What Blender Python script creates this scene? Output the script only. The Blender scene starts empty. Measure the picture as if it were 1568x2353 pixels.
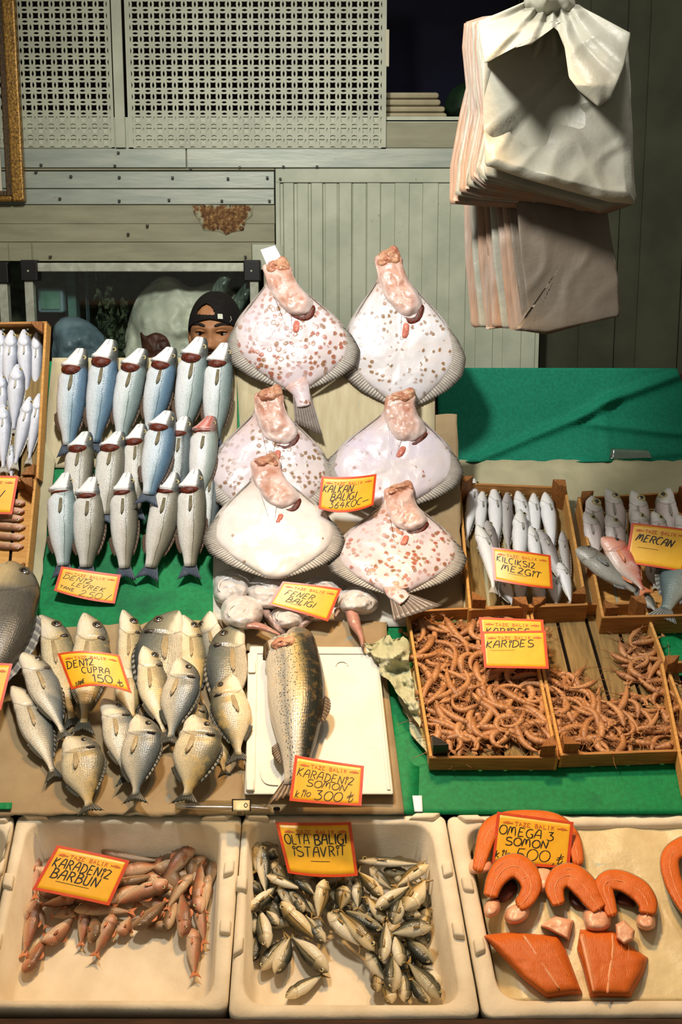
import bpy, math, random
import numpy as np
from mathutils import Vector, Matrix, noise as mnoise

random.seed(11)
SC = bpy.context.scene
COL = SC.collection
# ---------------------------------------------------------------- camera
F_PX, CX, CY = 2800.0, 784.0, 1176.5
PITCH = math.radians(11.5)
CAM = np.array([0.0, 0.0, 1.7])
FWD = np.array([0.0, math.cos(PITCH), -math.sin(PITCH)])
UPV = np.array([0.0, math.sin(PITCH), math.cos(PITCH)])
RGT = np.array([1.0, 0.0, 0.0])
cd = bpy.data.cameras.new('camera')
cd.sensor_fit = 'VERTICAL'; cd.sensor_height = 36.0; cd.lens = F_PX / 2353.0 * 36.0
cd.clip_start = 0.05
cam = bpy.data.objects.new('camera', cd); COL.objects.link(cam)
cam.location = CAM; cam.rotation_euler = (math.pi / 2 - PITCH, 0, 0)
SC.camera = cam
SC.view_settings.view_transform = 'Standard'
SC.view_settings.look = 'None'
SC.view_settings.gamma = 1.0
SC.view_settings.exposure = 0.12

def lin(r, g, b):
    f = lambda c: (c / 255 / 12.92) if c / 255 <= 0.04045 else ((c / 255 + 0.055) / 1.055) ** 2.4
    return (f(r), f(g), f(b), 1.0)

# ---------------------------------------------------------------- light
wd = bpy.data.worlds.new('world'); SC.world = wd; wd.use_nodes = True
wd.node_tree.nodes['Background'].inputs[0].default_value = (1.0, 0.93, 0.78, 1)
wd.node_tree.nodes['Background'].inputs[1].default_value = 0.19

def lamp(name, loc, power, col, radius=0.12, spot=None, target=None, blend=0.6):
    ld = bpy.data.lights.new(name, 'SPOT' if spot else 'POINT')
    ld.energy = power; ld.color = col; ld.shadow_soft_size = radius
    if spot:
        ld.spot_size = math.radians(spot); ld.spot_blend = blend
    o = bpy.data.objects.new(name, ld); COL.objects.link(o); o.location = loc
    if target is not None:
        o.rotation_euler = (Vector(target) - Vector(loc)).to_track_quat('-Z', 'Y').to_euler()
    return o

COOL = (1.0, 0.97, 0.92)
WARM = (1.0, 0.60, 0.24)
lamp('stall_lamp', (-0.40, 1.90, 2.75), 182, COOL, 0.12, spot=112, target=(-0.05, 3.55, 1.30), blend=0.9)
lamp('hanging_lamp', (0.55, 2.44, 2.84), 25, COOL, 0.08)
lamp('front_lamp', (0.10, 2.42, 2.55), 125, WARM, 0.10, spot=84, target=(0.10, 1.92, 0.40), blend=0.8)

# ---------------------------------------------------------------- node materials
def nodes(name):
    m = bpy.data.materials.new(name); m.use_nodes = True
    nt = m.node_tree
    return m, nt, nt.nodes['Principled BSDF']

def N(nt, t, **kw):
    n = nt.nodes.new(t)
    for k, v in kw.items(): setattr(n, k, v)
    return n

def setin(nt, sock, v):
    if isinstance(v, bpy.types.NodeSocket): nt.links.new(v, sock)
    else: sock.default_value = v

def mth(nt, op, a, b=0.0, clamp=False):
    n = N(nt, 'ShaderNodeMath', operation=op, use_clamp=clamp)
    setin(nt, n.inputs[0], a); setin(nt, n.inputs[1], b)
    return n.outputs[0]

def mix(nt, fac, a, b, mode='MIX'):
    n = N(nt, 'ShaderNodeMix', data_type='RGBA', blend_type=mode)
    setin(nt, n.inputs[0], fac); setin(nt, n.inputs[6], a); setin(nt, n.inputs[7], b)
    return n.outputs[2]

def ramp(nt, fac, stops, interp='LINEAR'):
    n = N(nt, 'ShaderNodeValToRGB'); cr = n.color_ramp; cr.interpolation = interp
    while len(cr.elements) < len(stops): cr.elements.new(0.5)
    for e, (p, c) in zip(cr.elements, stops):
        e.position = p; e.color = c if not isinstance(c, (int, float)) else (c, c, c, 1)
    setin(nt, n.inputs[0], fac)
    return n.outputs[0]

def coord(nt, which='Object'):
    return N(nt, 'ShaderNodeTexCoord').outputs[which]

def mapping(nt, vec, scale=(1, 1, 1), rot=(0, 0, 0)):
    n = N(nt, 'ShaderNodeMapping'); nt.links.new(vec, n.inputs[0])
    n.inputs['Scale'].default_value = scale; n.inputs['Rotation'].default_value = rot
    return n.outputs[0]

def nz(nt, vec, scale, detail=4, rough=0.55):
    n = N(nt, 'ShaderNodeTexNoise'); nt.links.new(vec, n.inputs['Vector'])
    n.inputs['Scale'].default_value = scale; n.inputs['Detail'].default_value = detail
    n.inputs['Roughness'].default_value = rough
    return n.outputs[0]

def vor(nt, vec, scale, feature='F1', rnd=1.0):
    n = N(nt, 'ShaderNodeTexVoronoi', feature=feature); nt.links.new(vec, n.inputs['Vector'])
    n.inputs['Scale'].default_value = scale; n.inputs['Randomness'].default_value = rnd
    return n

def bump(nt, bsdf, h, strength=0.3, dist=0.002):
    n = N(nt, 'ShaderNodeBump'); n.inputs['Strength'].default_value = strength
    n.inputs['Distance'].default_value = dist
    setin(nt, n.inputs['Height'], h); nt.links.new(n.outputs[0], bsdf.inputs['Normal'])

def M(name, c1, c2=None, scale=20, rough=0.6, spec=0.4, lo=0.35, hi=0.65, bmp=None, stretch=(1, 1, 1),
      metal=0.0, detail=5, c3=None, c3scale=6, c3lo=0.6, c3hi=0.7, trans=0.0):
    m, nt, b = nodes(name)
    b.inputs['Roughness'].default_value = rough
    b.inputs['Specular IOR Level'].default_value = spec
    b.inputs['Metallic'].default_value = metal
    co = mapping(nt, coord(nt), stretch)
    c = lin(*c1)
    if c2:
        f = ramp(nt, nz(nt, co, scale, detail), [(lo, 0.0), (hi, 1.0)])
        c = mix(nt, f, c, lin(*c2))
    if c3:
        f = ramp(nt, nz(nt, co, c3scale, 6, 0.65), [(c3lo, 0.0), (c3hi, 1.0)])
        c = mix(nt, f, c, lin(*c3))
    setin(nt, b.inputs['Base Color'], c)
    if bmp: bump(nt, b, nz(nt, co, bmp[0], 4), bmp[1], bmp[2] if len(bmp) > 2 else 0.003)
    if trans:
        t = N(nt, 'ShaderNodeBsdfTranslucent'); setin(nt, t.inputs[0], c)
        ms = N(nt, 'ShaderNodeMixShader'); ms.inputs[0].default_value = trans
        nt.links.new(b.outputs[0], ms.inputs[1]); nt.links.new(t.outputs[0], ms.inputs[2])
        nt.links.new(ms.outputs[0], nt.nodes['Material Output'].inputs[0])
    return m

def uvs(nt):
    n = N(nt, 'ShaderNodeUVMap'); n.uv_map = 'UVMap'
    s = N(nt, 'ShaderNodeSeparateXYZ'); nt.links.new(n.outputs[0], s.inputs[0])
    return n.outputs[0], s.outputs[0], s.outputs[1]

def fishmat(name, stops, head=None, head_t=0.2, scales=(60, 14, 0.35), rough=0.3, jitter=0.12, speck=None,
            bump_s=0.25, mottling=None, spec=0.5, tail=None):
    """v runs from the back (0) to the belly (1), u from snout (0) to tail (1)."""
    m, nt, b = nodes(name)
    uv, u, v = uvs(nt)
    ob = coord(nt)
    n1 = nz(nt, ob, 30, 4)
    v2 = mth(nt, 'ADD', v, mth(nt, 'MULTIPLY', mth(nt, 'SUBTRACT', n1, 0.5), jitter))
    c = ramp(nt, v2, [(p, lin(*k)) for p, k in stops])
    vo = vor(nt, mapping(nt, uv, (scales[0], scales[1], 1)), 1.0, rnd=0.35)
    sc = ramp(nt, vo.outputs['Distance'], [(0.15, 1.0), (0.75, 0.0)])
    k = mth(nt, 'SUBTRACT', 1.0, mth(nt, 'MULTIPLY', mth(nt, 'SUBTRACT', 1.0, sc), scales[2]))
    kk = N(nt, 'ShaderNodeCombineXYZ')
    for i in range(3): setin(nt, kk.inputs[i], k)
    body = mix(nt, 1.0, c, kk.outputs[0], 'MULTIPLY')
    if tail:
        ft = ramp(nt, u, [(tail[1], 0.0), (tail[2], 1.0)])
        body = mix(nt, ft, body, lin(*tail[0]))
    if head:
        hc = ramp(nt, v2, [(p, lin(*q)) for p, q in head])
        ff = ramp(nt, u, [(head_t - 0.02, 1.0), (head_t + 0.02, 0.0)])
        body = mix(nt, ff, body, hc)
    if speck:
        vs = vor(nt, ob, speck[1])
        f = ramp(nt, vs.outputs['Distance'], [(speck[2] * 0.75, 1.0), (speck[2], 0.0)])
        lim = ramp(nt, v, [(speck[3], 1.0), (speck[3] + 0.12, 0.0)])
        body = mix(nt, mth(nt, 'MULTIPLY', f, lim), body, lin(*speck[0]))
    if mottling:
        f = ramp(nt, nz(nt, ob, mottling[1], 5, 0.65), [(mottling[2], 0.0), (mottling[2] + 0.14, 1.0)])
        body = mix(nt, mth(nt, 'MULTIPLY', f, mottling[3] if len(mottling) > 3 else 0.8), body, lin(*mottling[0]))
    st = nz(nt, mapping(nt, uv, (7, 60, 1)), 1.0, 4)
    sk = N(nt, 'ShaderNodeCombineXYZ'); stv = ramp(nt, st, [(0.3, 0.80), (0.65, 1.06)])
    body = mix(nt, 1.0, body, stv, 'MULTIPLY')
    vv = mth(nt, 'SUBTRACT', mth(nt, 'MULTIPLY', v, 2.0), 1.05)
    edge_u = mth(nt, 'SUBTRACT', head_t + 0.035, mth(nt, 'MULTIPLY', mth(nt, 'MULTIPLY', vv, vv), 0.10))
    dd = mth(nt, 'ABSOLUTE', mth(nt, 'SUBTRACT', u, edge_u))
    crease = ramp(nt, dd, [(0.003, 0.42), (0.011, 0.0)])
    mo = mth(nt, 'MULTIPLY', ramp(nt, mth(nt, 'ABSOLUTE', mth(nt, 'SUBTRACT', v, 0.60)), [(0.012, 0.6), (0.04, 0.0)]), ramp(nt, u, [(0.045, 1.0), (0.065, 0.0)]))
    body = mix(nt, mth(nt, 'MAXIMUM', crease, mo), body, lin(58, 46, 34))
    setin(nt, b.inputs['Base Color'], body)
    b.inputs['Roughness'].default_value = rough
    b.inputs['Specular IOR Level'].default_value = spec
    hh = mth(nt, 'ADD', sc, mth(nt, 'MULTIPLY', nz(nt, ob, 90, 3), 1.2))
    bump(nt, b, hh, bump_s, 0.0012)
    return m

def finmat(name, c1, c2, rays=24, rough=0.4, edge=None):
    m, nt, b = nodes(name)
    uv, u, v = uvs(nt)
    w = mth(nt, 'SINE', mth(nt, 'MULTIPLY', u, rays * 6.283))
    w = mth(nt, 'ADD', w, mth(nt, 'MULTIPLY', mth(nt, 'SUBTRACT', nz(nt, coord(nt), 60, 3), 0.5), 2.0))
    f = ramp(nt, w, [(0.1, 0.0), (0.9, 1.0)])
    cc = mix(nt, f, lin(*c1), lin(*c2))
    if edge: cc = mix(nt, ramp(nt, v, [(0.25, 0.0), (1.0, 0.75)]), cc, lin(*edge))
    setin(nt, b.inputs['Base Color'], cc)
    b.inputs['Roughness'].default_value = rough
    bump(nt, b, w, 0.4, 0.002)
    return m

# ---------------------------------------------------------------- pixel -> place on the display
def ray(px, py):
    return FWD + (px - CX) / F_PX * RGT + (CY - py) / F_PX * UPV

def smooth_poly(pts, it=3):
    p = np.array(pts, float)
    for _ in range(it):
        q = [p[0]]
        for a, b in zip(p[:-1], p[1:]):
            q += [a * 0.8 + b * 0.2, a * 0.2 + b * 0.8]
        q.append(p[-1]); p = np.array(q)
    out = []
    for a, b in zip(p[:-1], p[1:]):
        k = max(1, int(np.linalg.norm(b - a) / 0.02))
        for i in range(k): out.append(a + (b - a) * i / k)
    out.append(p[-1])
    return np.array(out)

P0, P1 = np.array([2.02, 0.344]), np.array([3.91, 1.37])
DIRB = (P1 - P0) / np.linalg.norm(P1 - P0)
START = P0 - DIRB * 0.45
PROF = {}
PROF['plane'] = np.array([START, P0 + DIRB * 3.2])
PROF['rack'] = smooth_poly([START, (2.60, 0.659), (2.994, 0.873), (3.26, 1.189), (3.364, 1.475), (3.50, 1.86)])
PROF['bench'] = smooth_poly([START, (3.30, 1.039), (3.495, 1.145), (3.585, 1.50), (3.62, 1.66)], 2)
NRM = {}
for k, p in PROF.items():
    t = np.gradient(p, axis=0); t /= np.linalg.norm(t, axis=1)[:, None]
    NRM[k] = (t, np.stack([-t[:, 1], t[:, 0]], 1))

_cache = {}
def hit(py, n, prof):
    key = (round(py, 2), round(n, 5), prof)
    if key in _cache: return _cache[key]
    p = PROF[prof] + NRM[prof][1] * n
    d = FWD[1:] + (CY - py) / F_PX * UPV[1:]
    rel = p - CAM[1:]
    g = d[0] * rel[:, 1] - d[1] * rel[:, 0]
    idx = np.where((g[:-1] < 0) & (g[1:] >= 0))[0]
    if len(idx) == 0:
        i = 0 if g[0] > 0 else len(g) - 2
        a = -g[i] / (g[i + 1] - g[i])
    else:
        i = idx[0]; a = -g[i] / (g[i + 1] - g[i])
    q = p[i] * (1 - a) + p[i + 1] * a
    D = np.dot(q - CAM[1:], d) / np.dot(d, d)
    j = min(max(i, 0), len(p) - 2); aa = min(max(a, 0), 1)
    nn = NRM[prof][1][j] * (1 - aa) + NRM[prof][1][j + 1] * aa
    nn /= np.linalg.norm(nn)
    _cache[key] = (D, nn)
    return _cache[key]

def pos(px, py, n=0.0, prof='rack'):
    D, nn = hit(py, n, prof)
    return CAM + ray(px, py) * D

def nor(py, n=0.0, prof='rack'):
    nn = hit(py, n, prof)[1]
    return np.array([0.0, nn[0], nn[1]])

def onwall(px, py, Y):
    r = ray(px, py)
    return CAM + r * (Y / r[1])

def atdepth(px, py, D):
    return CAM + ray(px, py) * D

# ---------------------------------------------------------------- object helpers
def mesh(name, v, f, mat=None, uv=None, smooth=True, parent=None, origin=None):
    v = np.array(v, float)
    if origin is not None: v = v - np.array(origin)
    me = bpy.data.meshes.new(name)
    me.from_pydata(v.tolist(), [], f)
    if uv is not None:
        l = me.uv_layers.new(name='UVMap')
        idx = np.empty(len(me.loops), dtype=np.int32); me.loops.foreach_get('vertex_index', idx)
        l.data.foreach_set('uv', np.array(uv, dtype=np.float32)[idx].ravel())
    if smooth: me.polygons.foreach_set('use_smooth', [True] * len(me.polygons))
    me.validate()
    o = bpy.data.objects.new(name, me); COL.objects.link(o)
    if mat: me.materials.append(mat)
    if parent is not None: o.parent = parent
    elif origin is not None: o.location = origin
    return o

def empty(name, loc, label, cat, group=None):
    o = bpy.data.objects.new(name, None); COL.objects.link(o)
    o.empty_display_size = 0.03; o.location = loc
    return tag(o, label, cat, group)

def tag(o, label, cat, group=None):
    o['label'] = label; o['category'] = cat
    if group: o['group'] = group
    return o

def struct(o):
    o['kind'] = 'structure'; return o

class MB:
    """collects simple solids into one mesh"""
    def __init__(s): s.v = []; s.f = []
    def add(s, v, f):
        k = len(s.v); s.v += [tuple(map(float, p)) for p in v]; s.f += [[i + k for i in q] for q in f]
    def prism(s, quad_lo, quad_hi):
        n = len(quad_lo); v = list(quad_lo) + list(quad_hi)
        f = [list(range(n))[::-1], list(range(n, 2 * n))] + [[i, (i + 1) % n, n + (i + 1) % n, n + i] for i in range(n)]
        s.add(v, f)
    def box(s, a, b):
        x0, y0, z0 = a; x1, y1, z1 = b
        s.prism([(x0, y0, z0), (x1, y0, z0), (x1, y1, z0), (x0, y1, z0)], [(x0, y0, z1), (x1, y0, z1), (x1, y1, z1), (x0, y1, z1)])
    def tube(s, pts, r, k=6):
        pts = [np.array(p, float) for p in pts]; rr = r if hasattr(r, '__len__') else [r] * len(pts)
        v = []; f = []
        for i, p in enumerate(pts):
            t = pts[min(i + 1, len(pts) - 1)] - pts[max(i - 1, 0)]; t = t / (np.linalg.norm(t) + 1e-9)
            a = np.cross(t, [0.3, 0.5, 0.81]); a /= np.linalg.norm(a) + 1e-9; b = np.cross(t, a)
            for j in range(k):
                an = 2 * math.pi * j / k
                v.append(p + rr[i] * (math.cos(an) * a + math.sin(an) * b))
        for i in range(len(pts) - 1):
            for j in range(k):
                f.append([i * k + j, i * k + (j + 1) % k, (i + 1) * k + (j + 1) % k, (i + 1) * k + j])
        f.append(list(range(k))[::-1]); f.append([(len(pts) - 1) * k + j for j in range(k)])
        s.add(v, f)
    def build(s, name, mat, parent=None, origin=None, smooth=False, bevel=0):
        o = mesh(name, s.v, s.f, mat, None, smooth, parent, origin)
        if bevel: bev(o, bevel)
        return o

def bev(o, w, seg=2):
    md = o.modifiers.new('edge', 'BEVEL'); md.width = w; md.segments = seg; md.limit_method = 'ANGLE'; md.angle_limit = math.radians(40)
    return o

def catmull(pts, n, closed=True):
    p = np.array(pts, float); m = len(p); out = []
    segs = m if closed else m - 1
    dens = 8
    for i in range(segs):
        if closed: a, b, c, d = p[(i - 1) % m], p[i], p[(i + 1) % m], p[(i + 2) % m]
        else: a, b, c, d = p[max(i - 1, 0)], p[i], p[i + 1], p[min(i + 2, m - 1)]
        for k in range(dens):
            t = k / dens
            out.append(0.5 * ((2 * b) + (-a + c) * t + (2 * a - 5 * b + 4 * c - d) * t * t + (-a + 3 * b - 3 * c + d) * t ** 3))
    if not closed: out.append(p[-1])
    out = np.array(out)
    q = np.vstack([out, out[:1]]) if closed else out
    s = np.concatenate([[0], np.cumsum(np.linalg.norm(np.diff(q, axis=0), axis=1))])
    tt = np.linspace(0, s[-1], n + 1)[:-1] if closed else np.linspace(0, s[-1], n)
    return np.stack([np.interp(tt, s, q[:, j]) for j in range(q.shape[1])], 1)

def fbm(p, sc, seed=0.0, oct=3):
    return mnoise.fractal(Vector((p[0] * sc + seed, p[1] * sc + seed * 0.7, p[2] * sc - seed)), 1.0, 2.0, oct)

def blob(name, outline, n0, H, mat, parent=None, prof='rack', na=48, nr=9, power=2.4, noise=0.0, nsc=30, centre=None,
         seed=0.0, base=0.004, origin=None, smooth_outline=True, edge=0.0, hfun=None, to3=None, uvfun=None):
    """a mound with the given outline, following the surface it lies on"""
    o = catmull(outline, na) if smooth_outline else np.array(outline, float)
    na = len(o)
    c = o.mean(0) if centre is None else np.array(centre, float)
    T = to3 or (lambda x, y, n: pos(x, y, n, prof))
    v = []; uv = []; f = []
    for i in range(nr + 1):
        r = (i / nr) ** 0.8
        for j in range(na):
            q = c + (o[j] - c) * r
            h = H * max(0.0, 1 - r ** power) ** 0.6 + edge * (1 if i < nr else 0.0)
            if hfun: h = hfun(q, r, h)
            p = T(q[0], q[1], n0 + h)
            if noise and r < 0.98:
                p = T(q[0], q[1], n0 + h + noise * fbm(p, nsc, seed))
            v.append(p); uv.append(uvfun(q, r) if uvfun else ((j / na), r))
    for i in range(nr):
        for j in range(na):
            a, b = i * na + j, i * na + (j + 1) % na
            f.append([a, a + na, b + na, b])
    k = len(v)
    for j in range(na):
        v.append(T(o[j][0], o[j][1], n0 - base)); uv.append(uvfun(o[j], 1.0) if uvfun else (j / na, 1.0))
    for j in range(na):
        a, b = nr * na + j, nr * na + (j + 1) % na
        f.append([a, k + j, k + (j + 1) % na, b])
    f.append([k + j for j in range(na)][::-1])
    if origin is None and parent is None: origin = T(c[0], c[1], n0)
    if parent is not None: origin = np.array(parent.location)
    return mesh(name, v, f, mat, uv, True, parent, origin)

def sweep(name, path, widths, n0, H, mat, parent=None, prof='rack', ns=14, n=26, boxy=1.0, noise=0.0, seed=0.0, to3=None, heights=None):
    """a long body laid along a line on the surface; widths are half widths"""
    P = catmull(path, n, False)
    s = np.linspace(0, 1, len(widths)); W = np.interp(np.linspace(0, 1, n), s, widths)
    HH = np.interp(np.linspace(0, 1, n), np.linspace(0, 1, len(heights)), heights) if heights else np.ones(n)
    T = to3 or (lambda x, y, q: pos(x, y, q, prof))
    v = []; uv = []; f = []
    for i in range(n):
        t = P[min(i + 1, n - 1)] - P[max(i - 1, 0)]; t = t / (np.linalg.norm(t) + 1e-9)
        a = np.array([-t[1], t[0]])
        e = 1.0 if 0 < i < n - 1 else 0.55
        for j in range(ns):
            an = 2 * math.pi * j / ns
            cx = math.copysign(abs(math.cos(an)) ** boxy, math.cos(an)); sx = math.copysign(abs(math.sin(an)) ** boxy, math.sin(an))
            q = P[i] + a * W[i] * cx * e
            h = n0 + H * HH[i] * (0.5 + 0.5 * sx * e)
            p = T(q[0], q[1], h)
            if noise: p = T(q[0], q[1], h + noise * fbm(p, 40, seed))
            v.append(p); uv.append((i / (n - 1), j / ns))
    for i in range(n - 1):
        for j in range(ns):
            f.append([i * ns + j, i * ns + (j + 1) % ns, (i + 1) * ns + (j + 1) % ns, (i + 1) * ns + j])
    f.append(list(range(ns))[::-1]); f.append([(n - 1) * ns + j for j in range(ns)])
    origin = np.array(parent.location) if parent is not None else np.array(v).mean(0)
    return mesh(name, v, f, mat, uv, True, parent, origin)

def patch(name, quad, n0, mat, prof='rack', nu=24, nv=24, wave=0.0, wsc=9, thick=0.003, seed=0.0, ridges=(), parent=None, ragged=0.0, fn=None):
    """a sheet laid on the display; quad = TL TR BR BL in the picture"""
    q = [np.array(c, float) for c in quad]
    v = []; uv = []; f = []
    org = None
    for side in (0, 1):
        for i in range(nv + 1):
            for j in range(nu + 1):
                a, b = j / nu, i / nv
                p2 = (q[0] * (1 - a) + q[1] * a) * (1 - b) + (q[3] * (1 - a) + q[2] * a) * b
                if ragged and (i in (0, nv) or j in (0, nu)):
                    p2 = p2 + ragged * np.array([mnoise.noise(Vector((p2[0] * .03, p2[1] * .03, seed))), mnoise.noise(Vector((p2[0] * .03, p2[1] * .03, seed + 9)))])
                h = n0
                p = pos(p2[0], p2[1], h, prof)
                if wave: h += wave * (0.5 + 0.5 * fbm(p, wsc, seed, 4))
                for (x0, y0, x1, y1, amp, wd_) in ridges:
                    d = np.array([x1 - x0, y1 - y0], float); L = np.linalg.norm(d); d /= L
                    r = p2 - np.array([x0, y0]); s = np.dot(r, d); e = abs(r[0] * -d[1] + r[1] * d[0])
                    h += amp * math.exp(-(e / wd_) ** 2) * max(0, min(1, min(s, L - s) / 40 + 1))
                if fn: h += fn(p2, a, b)
                v.append(pos(p2[0], p2[1], h - (thick if side else 0), prof)); uv.append((a, 1 - b))
    m = (nu + 1) * (nv + 1)
    for i in range(nv):
        for j in range(nu):
            a = i * (nu + 1) + j; k = a + nu + 1
            f.append([a, k, k + 1, a + 1]); f.append([m + a, m + a + 1, m + k + 1, m + k])
    ring = [j for j in range(nu)] + [i * (nu + 1) + nu for i in range(nv)] + [nv * (nu + 1) + nu - j for j in range(nu)] + [(nv - i) * (nu + 1) for i in range(nv)]
    for a, b in zip(ring, ring[1:] + ring[:1]): f.append([a, b, m + b, m + a])
    org = np.array(parent.location) if parent is not None else np.array(v).mean(0)
    return mesh(name, v, f, mat, uv, True, parent, org)
# ---------------------------------------------------------------- materials of the place
m_wallpaint = M('wall_paint', (178, 182, 158), (160, 166, 142), 9, 0.5, 0.4, bmp=(60, 0.1), c3=(120, 112, 84), c3scale=40, c3lo=0.66, c3hi=0.74)
m_plank = M('plank_paint', (142, 140, 112), (126, 124, 98), 14, 0.55, 0.35, stretch=(0.4, 1, 2), bmp=(50, 0.12), c3=(112, 98, 66), c3scale=34, c3lo=0.66, c3hi=0.75)
m_flash = M('metal_flashing', (134, 142, 128), (154, 158, 142), 12, 0.42, 0.5, stretch=(0.5, 1, 3), metal=0.15, bmp=(30, 0.15), c3=(110, 102, 78), c3scale=30, c3lo=0.66, c3hi=0.74)
m_perf = M('perforated_sheet', (172, 174, 150), (154, 156, 134), 8, 0.5, 0.4)
m_shadewall = M('shade_painted_wall', (64, 66, 48), (50, 52, 37), 5, 0.7, 0.25)  # shade over the right-hand wall is put into this dark colour
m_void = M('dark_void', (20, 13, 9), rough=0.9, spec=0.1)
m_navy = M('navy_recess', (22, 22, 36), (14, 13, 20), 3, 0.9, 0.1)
m_black = M('black_plastic', (20, 18, 15), rough=0.4)
m_alu = M('aluminium', (190, 192, 172), (160, 162, 142), 40, 0.35, 0.6, metal=0.3, stretch=(1, 1, 1))
m_gold = M('gold_frame', (168, 126, 50), (96, 66, 22), 120, 0.35, 0.6, metal=0.5, bmp=(150, 0.5))
m_golddark = M('dark_frame', (44, 28, 14), (90, 66, 30), 160, 0.5)
m_cream = M('cream_mount', (190, 184, 158), rough=0.8)
def rustmat():
    m, nt, b = nodes('rust'); uv, u, r = uvs(nt); ob = coord(nt)
    g = nz(nt, ob, 70, 8, 0.7)
    c = ramp(nt, g, [(0.36, lin(58, 34, 12)), (0.5, lin(104, 68, 28)), (0.62, lin(150, 118, 70))])
    keep = mth(nt, 'ADD', mth(nt, 'MULTIPLY', r, 0.55), mth(nt, 'MULTIPLY', nz(nt, ob, 34, 6, 0.7), 0.9))
    f = ramp(nt, keep, [(0.92, 0.0), (1.0, 1.0)])
    setin(nt, b.inputs['Base Color'], mix(nt, f, c, lin(152, 150, 122))); b.inputs['Roughness'].default_value = 0.85
    bump(nt, b, g, 0.5, 0.003)
    return m
m_rust = rustmat()
m_screw = M('screw', (50, 44, 34), rough=0.5)
m_green = M('green_cloth', (6, 112, 60), (8, 128, 70), 90, 0.6, 0.25, bmp=(220, 0.25, 0.002), c3=(4, 84, 50), c3scale=5, c3lo=0.5, c3hi=0.7)
m_greenback = M('green_backcloth', (18, 118, 90), (12, 104, 78), 120, 0.75, 0.2, bmp=(260, 0.25, 0.002))
m_board = M('pale_board', (196, 184, 150), (180, 166, 130), 20, 0.75, 0.25, stretch=(3, 1, 0.4), c3=(150, 160, 150), c3scale=9, c3lo=0.66, c3hi=0.7)
m_paper = M('brown_paper', (160, 140, 104), (144, 122, 90), 10, 0.75, 0.25, bmp=(25, 0.35, 0.006), c3=(108, 142, 150), c3scale=15, c3lo=0.64, c3hi=0.70)
m_paper2 = M('grey_paper', (172, 164, 130), (154, 148, 118), 8, 0.7, 0.3, bmp=(20, 0.5, 0.006), c3=(104, 140, 142), c3scale=13, c3lo=0.70, c3hi=0.75)
m_wax = M('waxed_paper', (186, 184, 150), (166, 166, 130), 10, 0.5, 0.4, bmp=(22, 0.6, 0.008), c3=(110, 150, 160), c3scale=16, c3lo=0.72, c3hi=0.76)
m_wet = M('wet_wrapping_paper', (226, 208, 160), (206, 186, 138), 9, 0.4, 0.5, bmp=(14, 0.7, 0.008), c3=(110, 170, 180), c3scale=18, c3lo=0.67, c3hi=0.72)
m_poly = M('polystyrene', (232, 218, 190), (218, 202, 172), 14, 0.65, 0.3, bmp=(160, 0.25, 0.002), c3=(206, 160, 96), c3scale=9, c3lo=0.70, c3hi=0.78)
m_polyclean = M('clean_polystyrene', (226, 220, 204), (218, 211, 194), 14, 0.6, 0.3, bmp=(160, 0.2, 0.002))
m_wood = M('crate_wood', (176, 124, 66), (146, 98, 48), 24, 0.65, 0.3, stretch=(0.5, 6, 6), bmp=(60, 0.25), c3=(112, 74, 36), c3scale=18, c3lo=0.62, c3hi=0.74)
m_woodlight = M('cut_crate_edge', (206, 156, 88), (188, 134, 68), 30, 0.7, 0.2, stretch=(0.5, 5, 5))
m_woodpost = M('crate_post_wood', (150, 96, 46), (120, 74, 32), 34, 0.6, 0.3, stretch=(6, 6, 0.8), bmp=(80, 0.3))
m_woodold = M('weathered_crate_floor', (150, 122, 74), (118, 96, 56), 20, 0.7, 0.25, stretch=(7, 0.7, 0.7), bmp=(60, 0.3), c3=(92, 74, 44), c3scale=22, c3lo=0.62, c3hi=0.74)
m_counter = M('counter_wood', (70, 46, 28), (44, 28, 16), 18, 0.7, 0.3, stretch=(0.6, 4, 4))
m_floor = M('concrete_floor', (96, 90, 80), (80, 76, 68), 6, 0.8)
m_yellow = M('sign_card', (242, 184, 36), (236, 174, 30), 40, 0.38, 0.5)
m_orange = M('sign_border', (214, 76, 22), (204, 66, 16), 40, 0.38, 0.5)
m_print = M('sign_print', (206, 104, 30), rough=0.5)
m_ink = M('marker_ink', (30, 22, 12), rough=0.5)
m_white = M('white_plastic', (232, 236, 236), rough=0.5)
m_eye_d = M('fish_pupil', (14, 12, 12), rough=0.12, spec=0.8)
m_eye_g = M('fish_iris', (196, 182, 132), (150, 132, 84), 200, 0.2, 0.7)
m_eye_b = M('brown_fish_iris', (92, 78, 56), (60, 50, 36), 200, 0.2, 0.7)
m_gill = M('gill_red', (116, 48, 26), (62, 20, 10), 90, 0.3, 0.4, stretch=(3, 1, 1), bmp=(200, 0.5))

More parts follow.
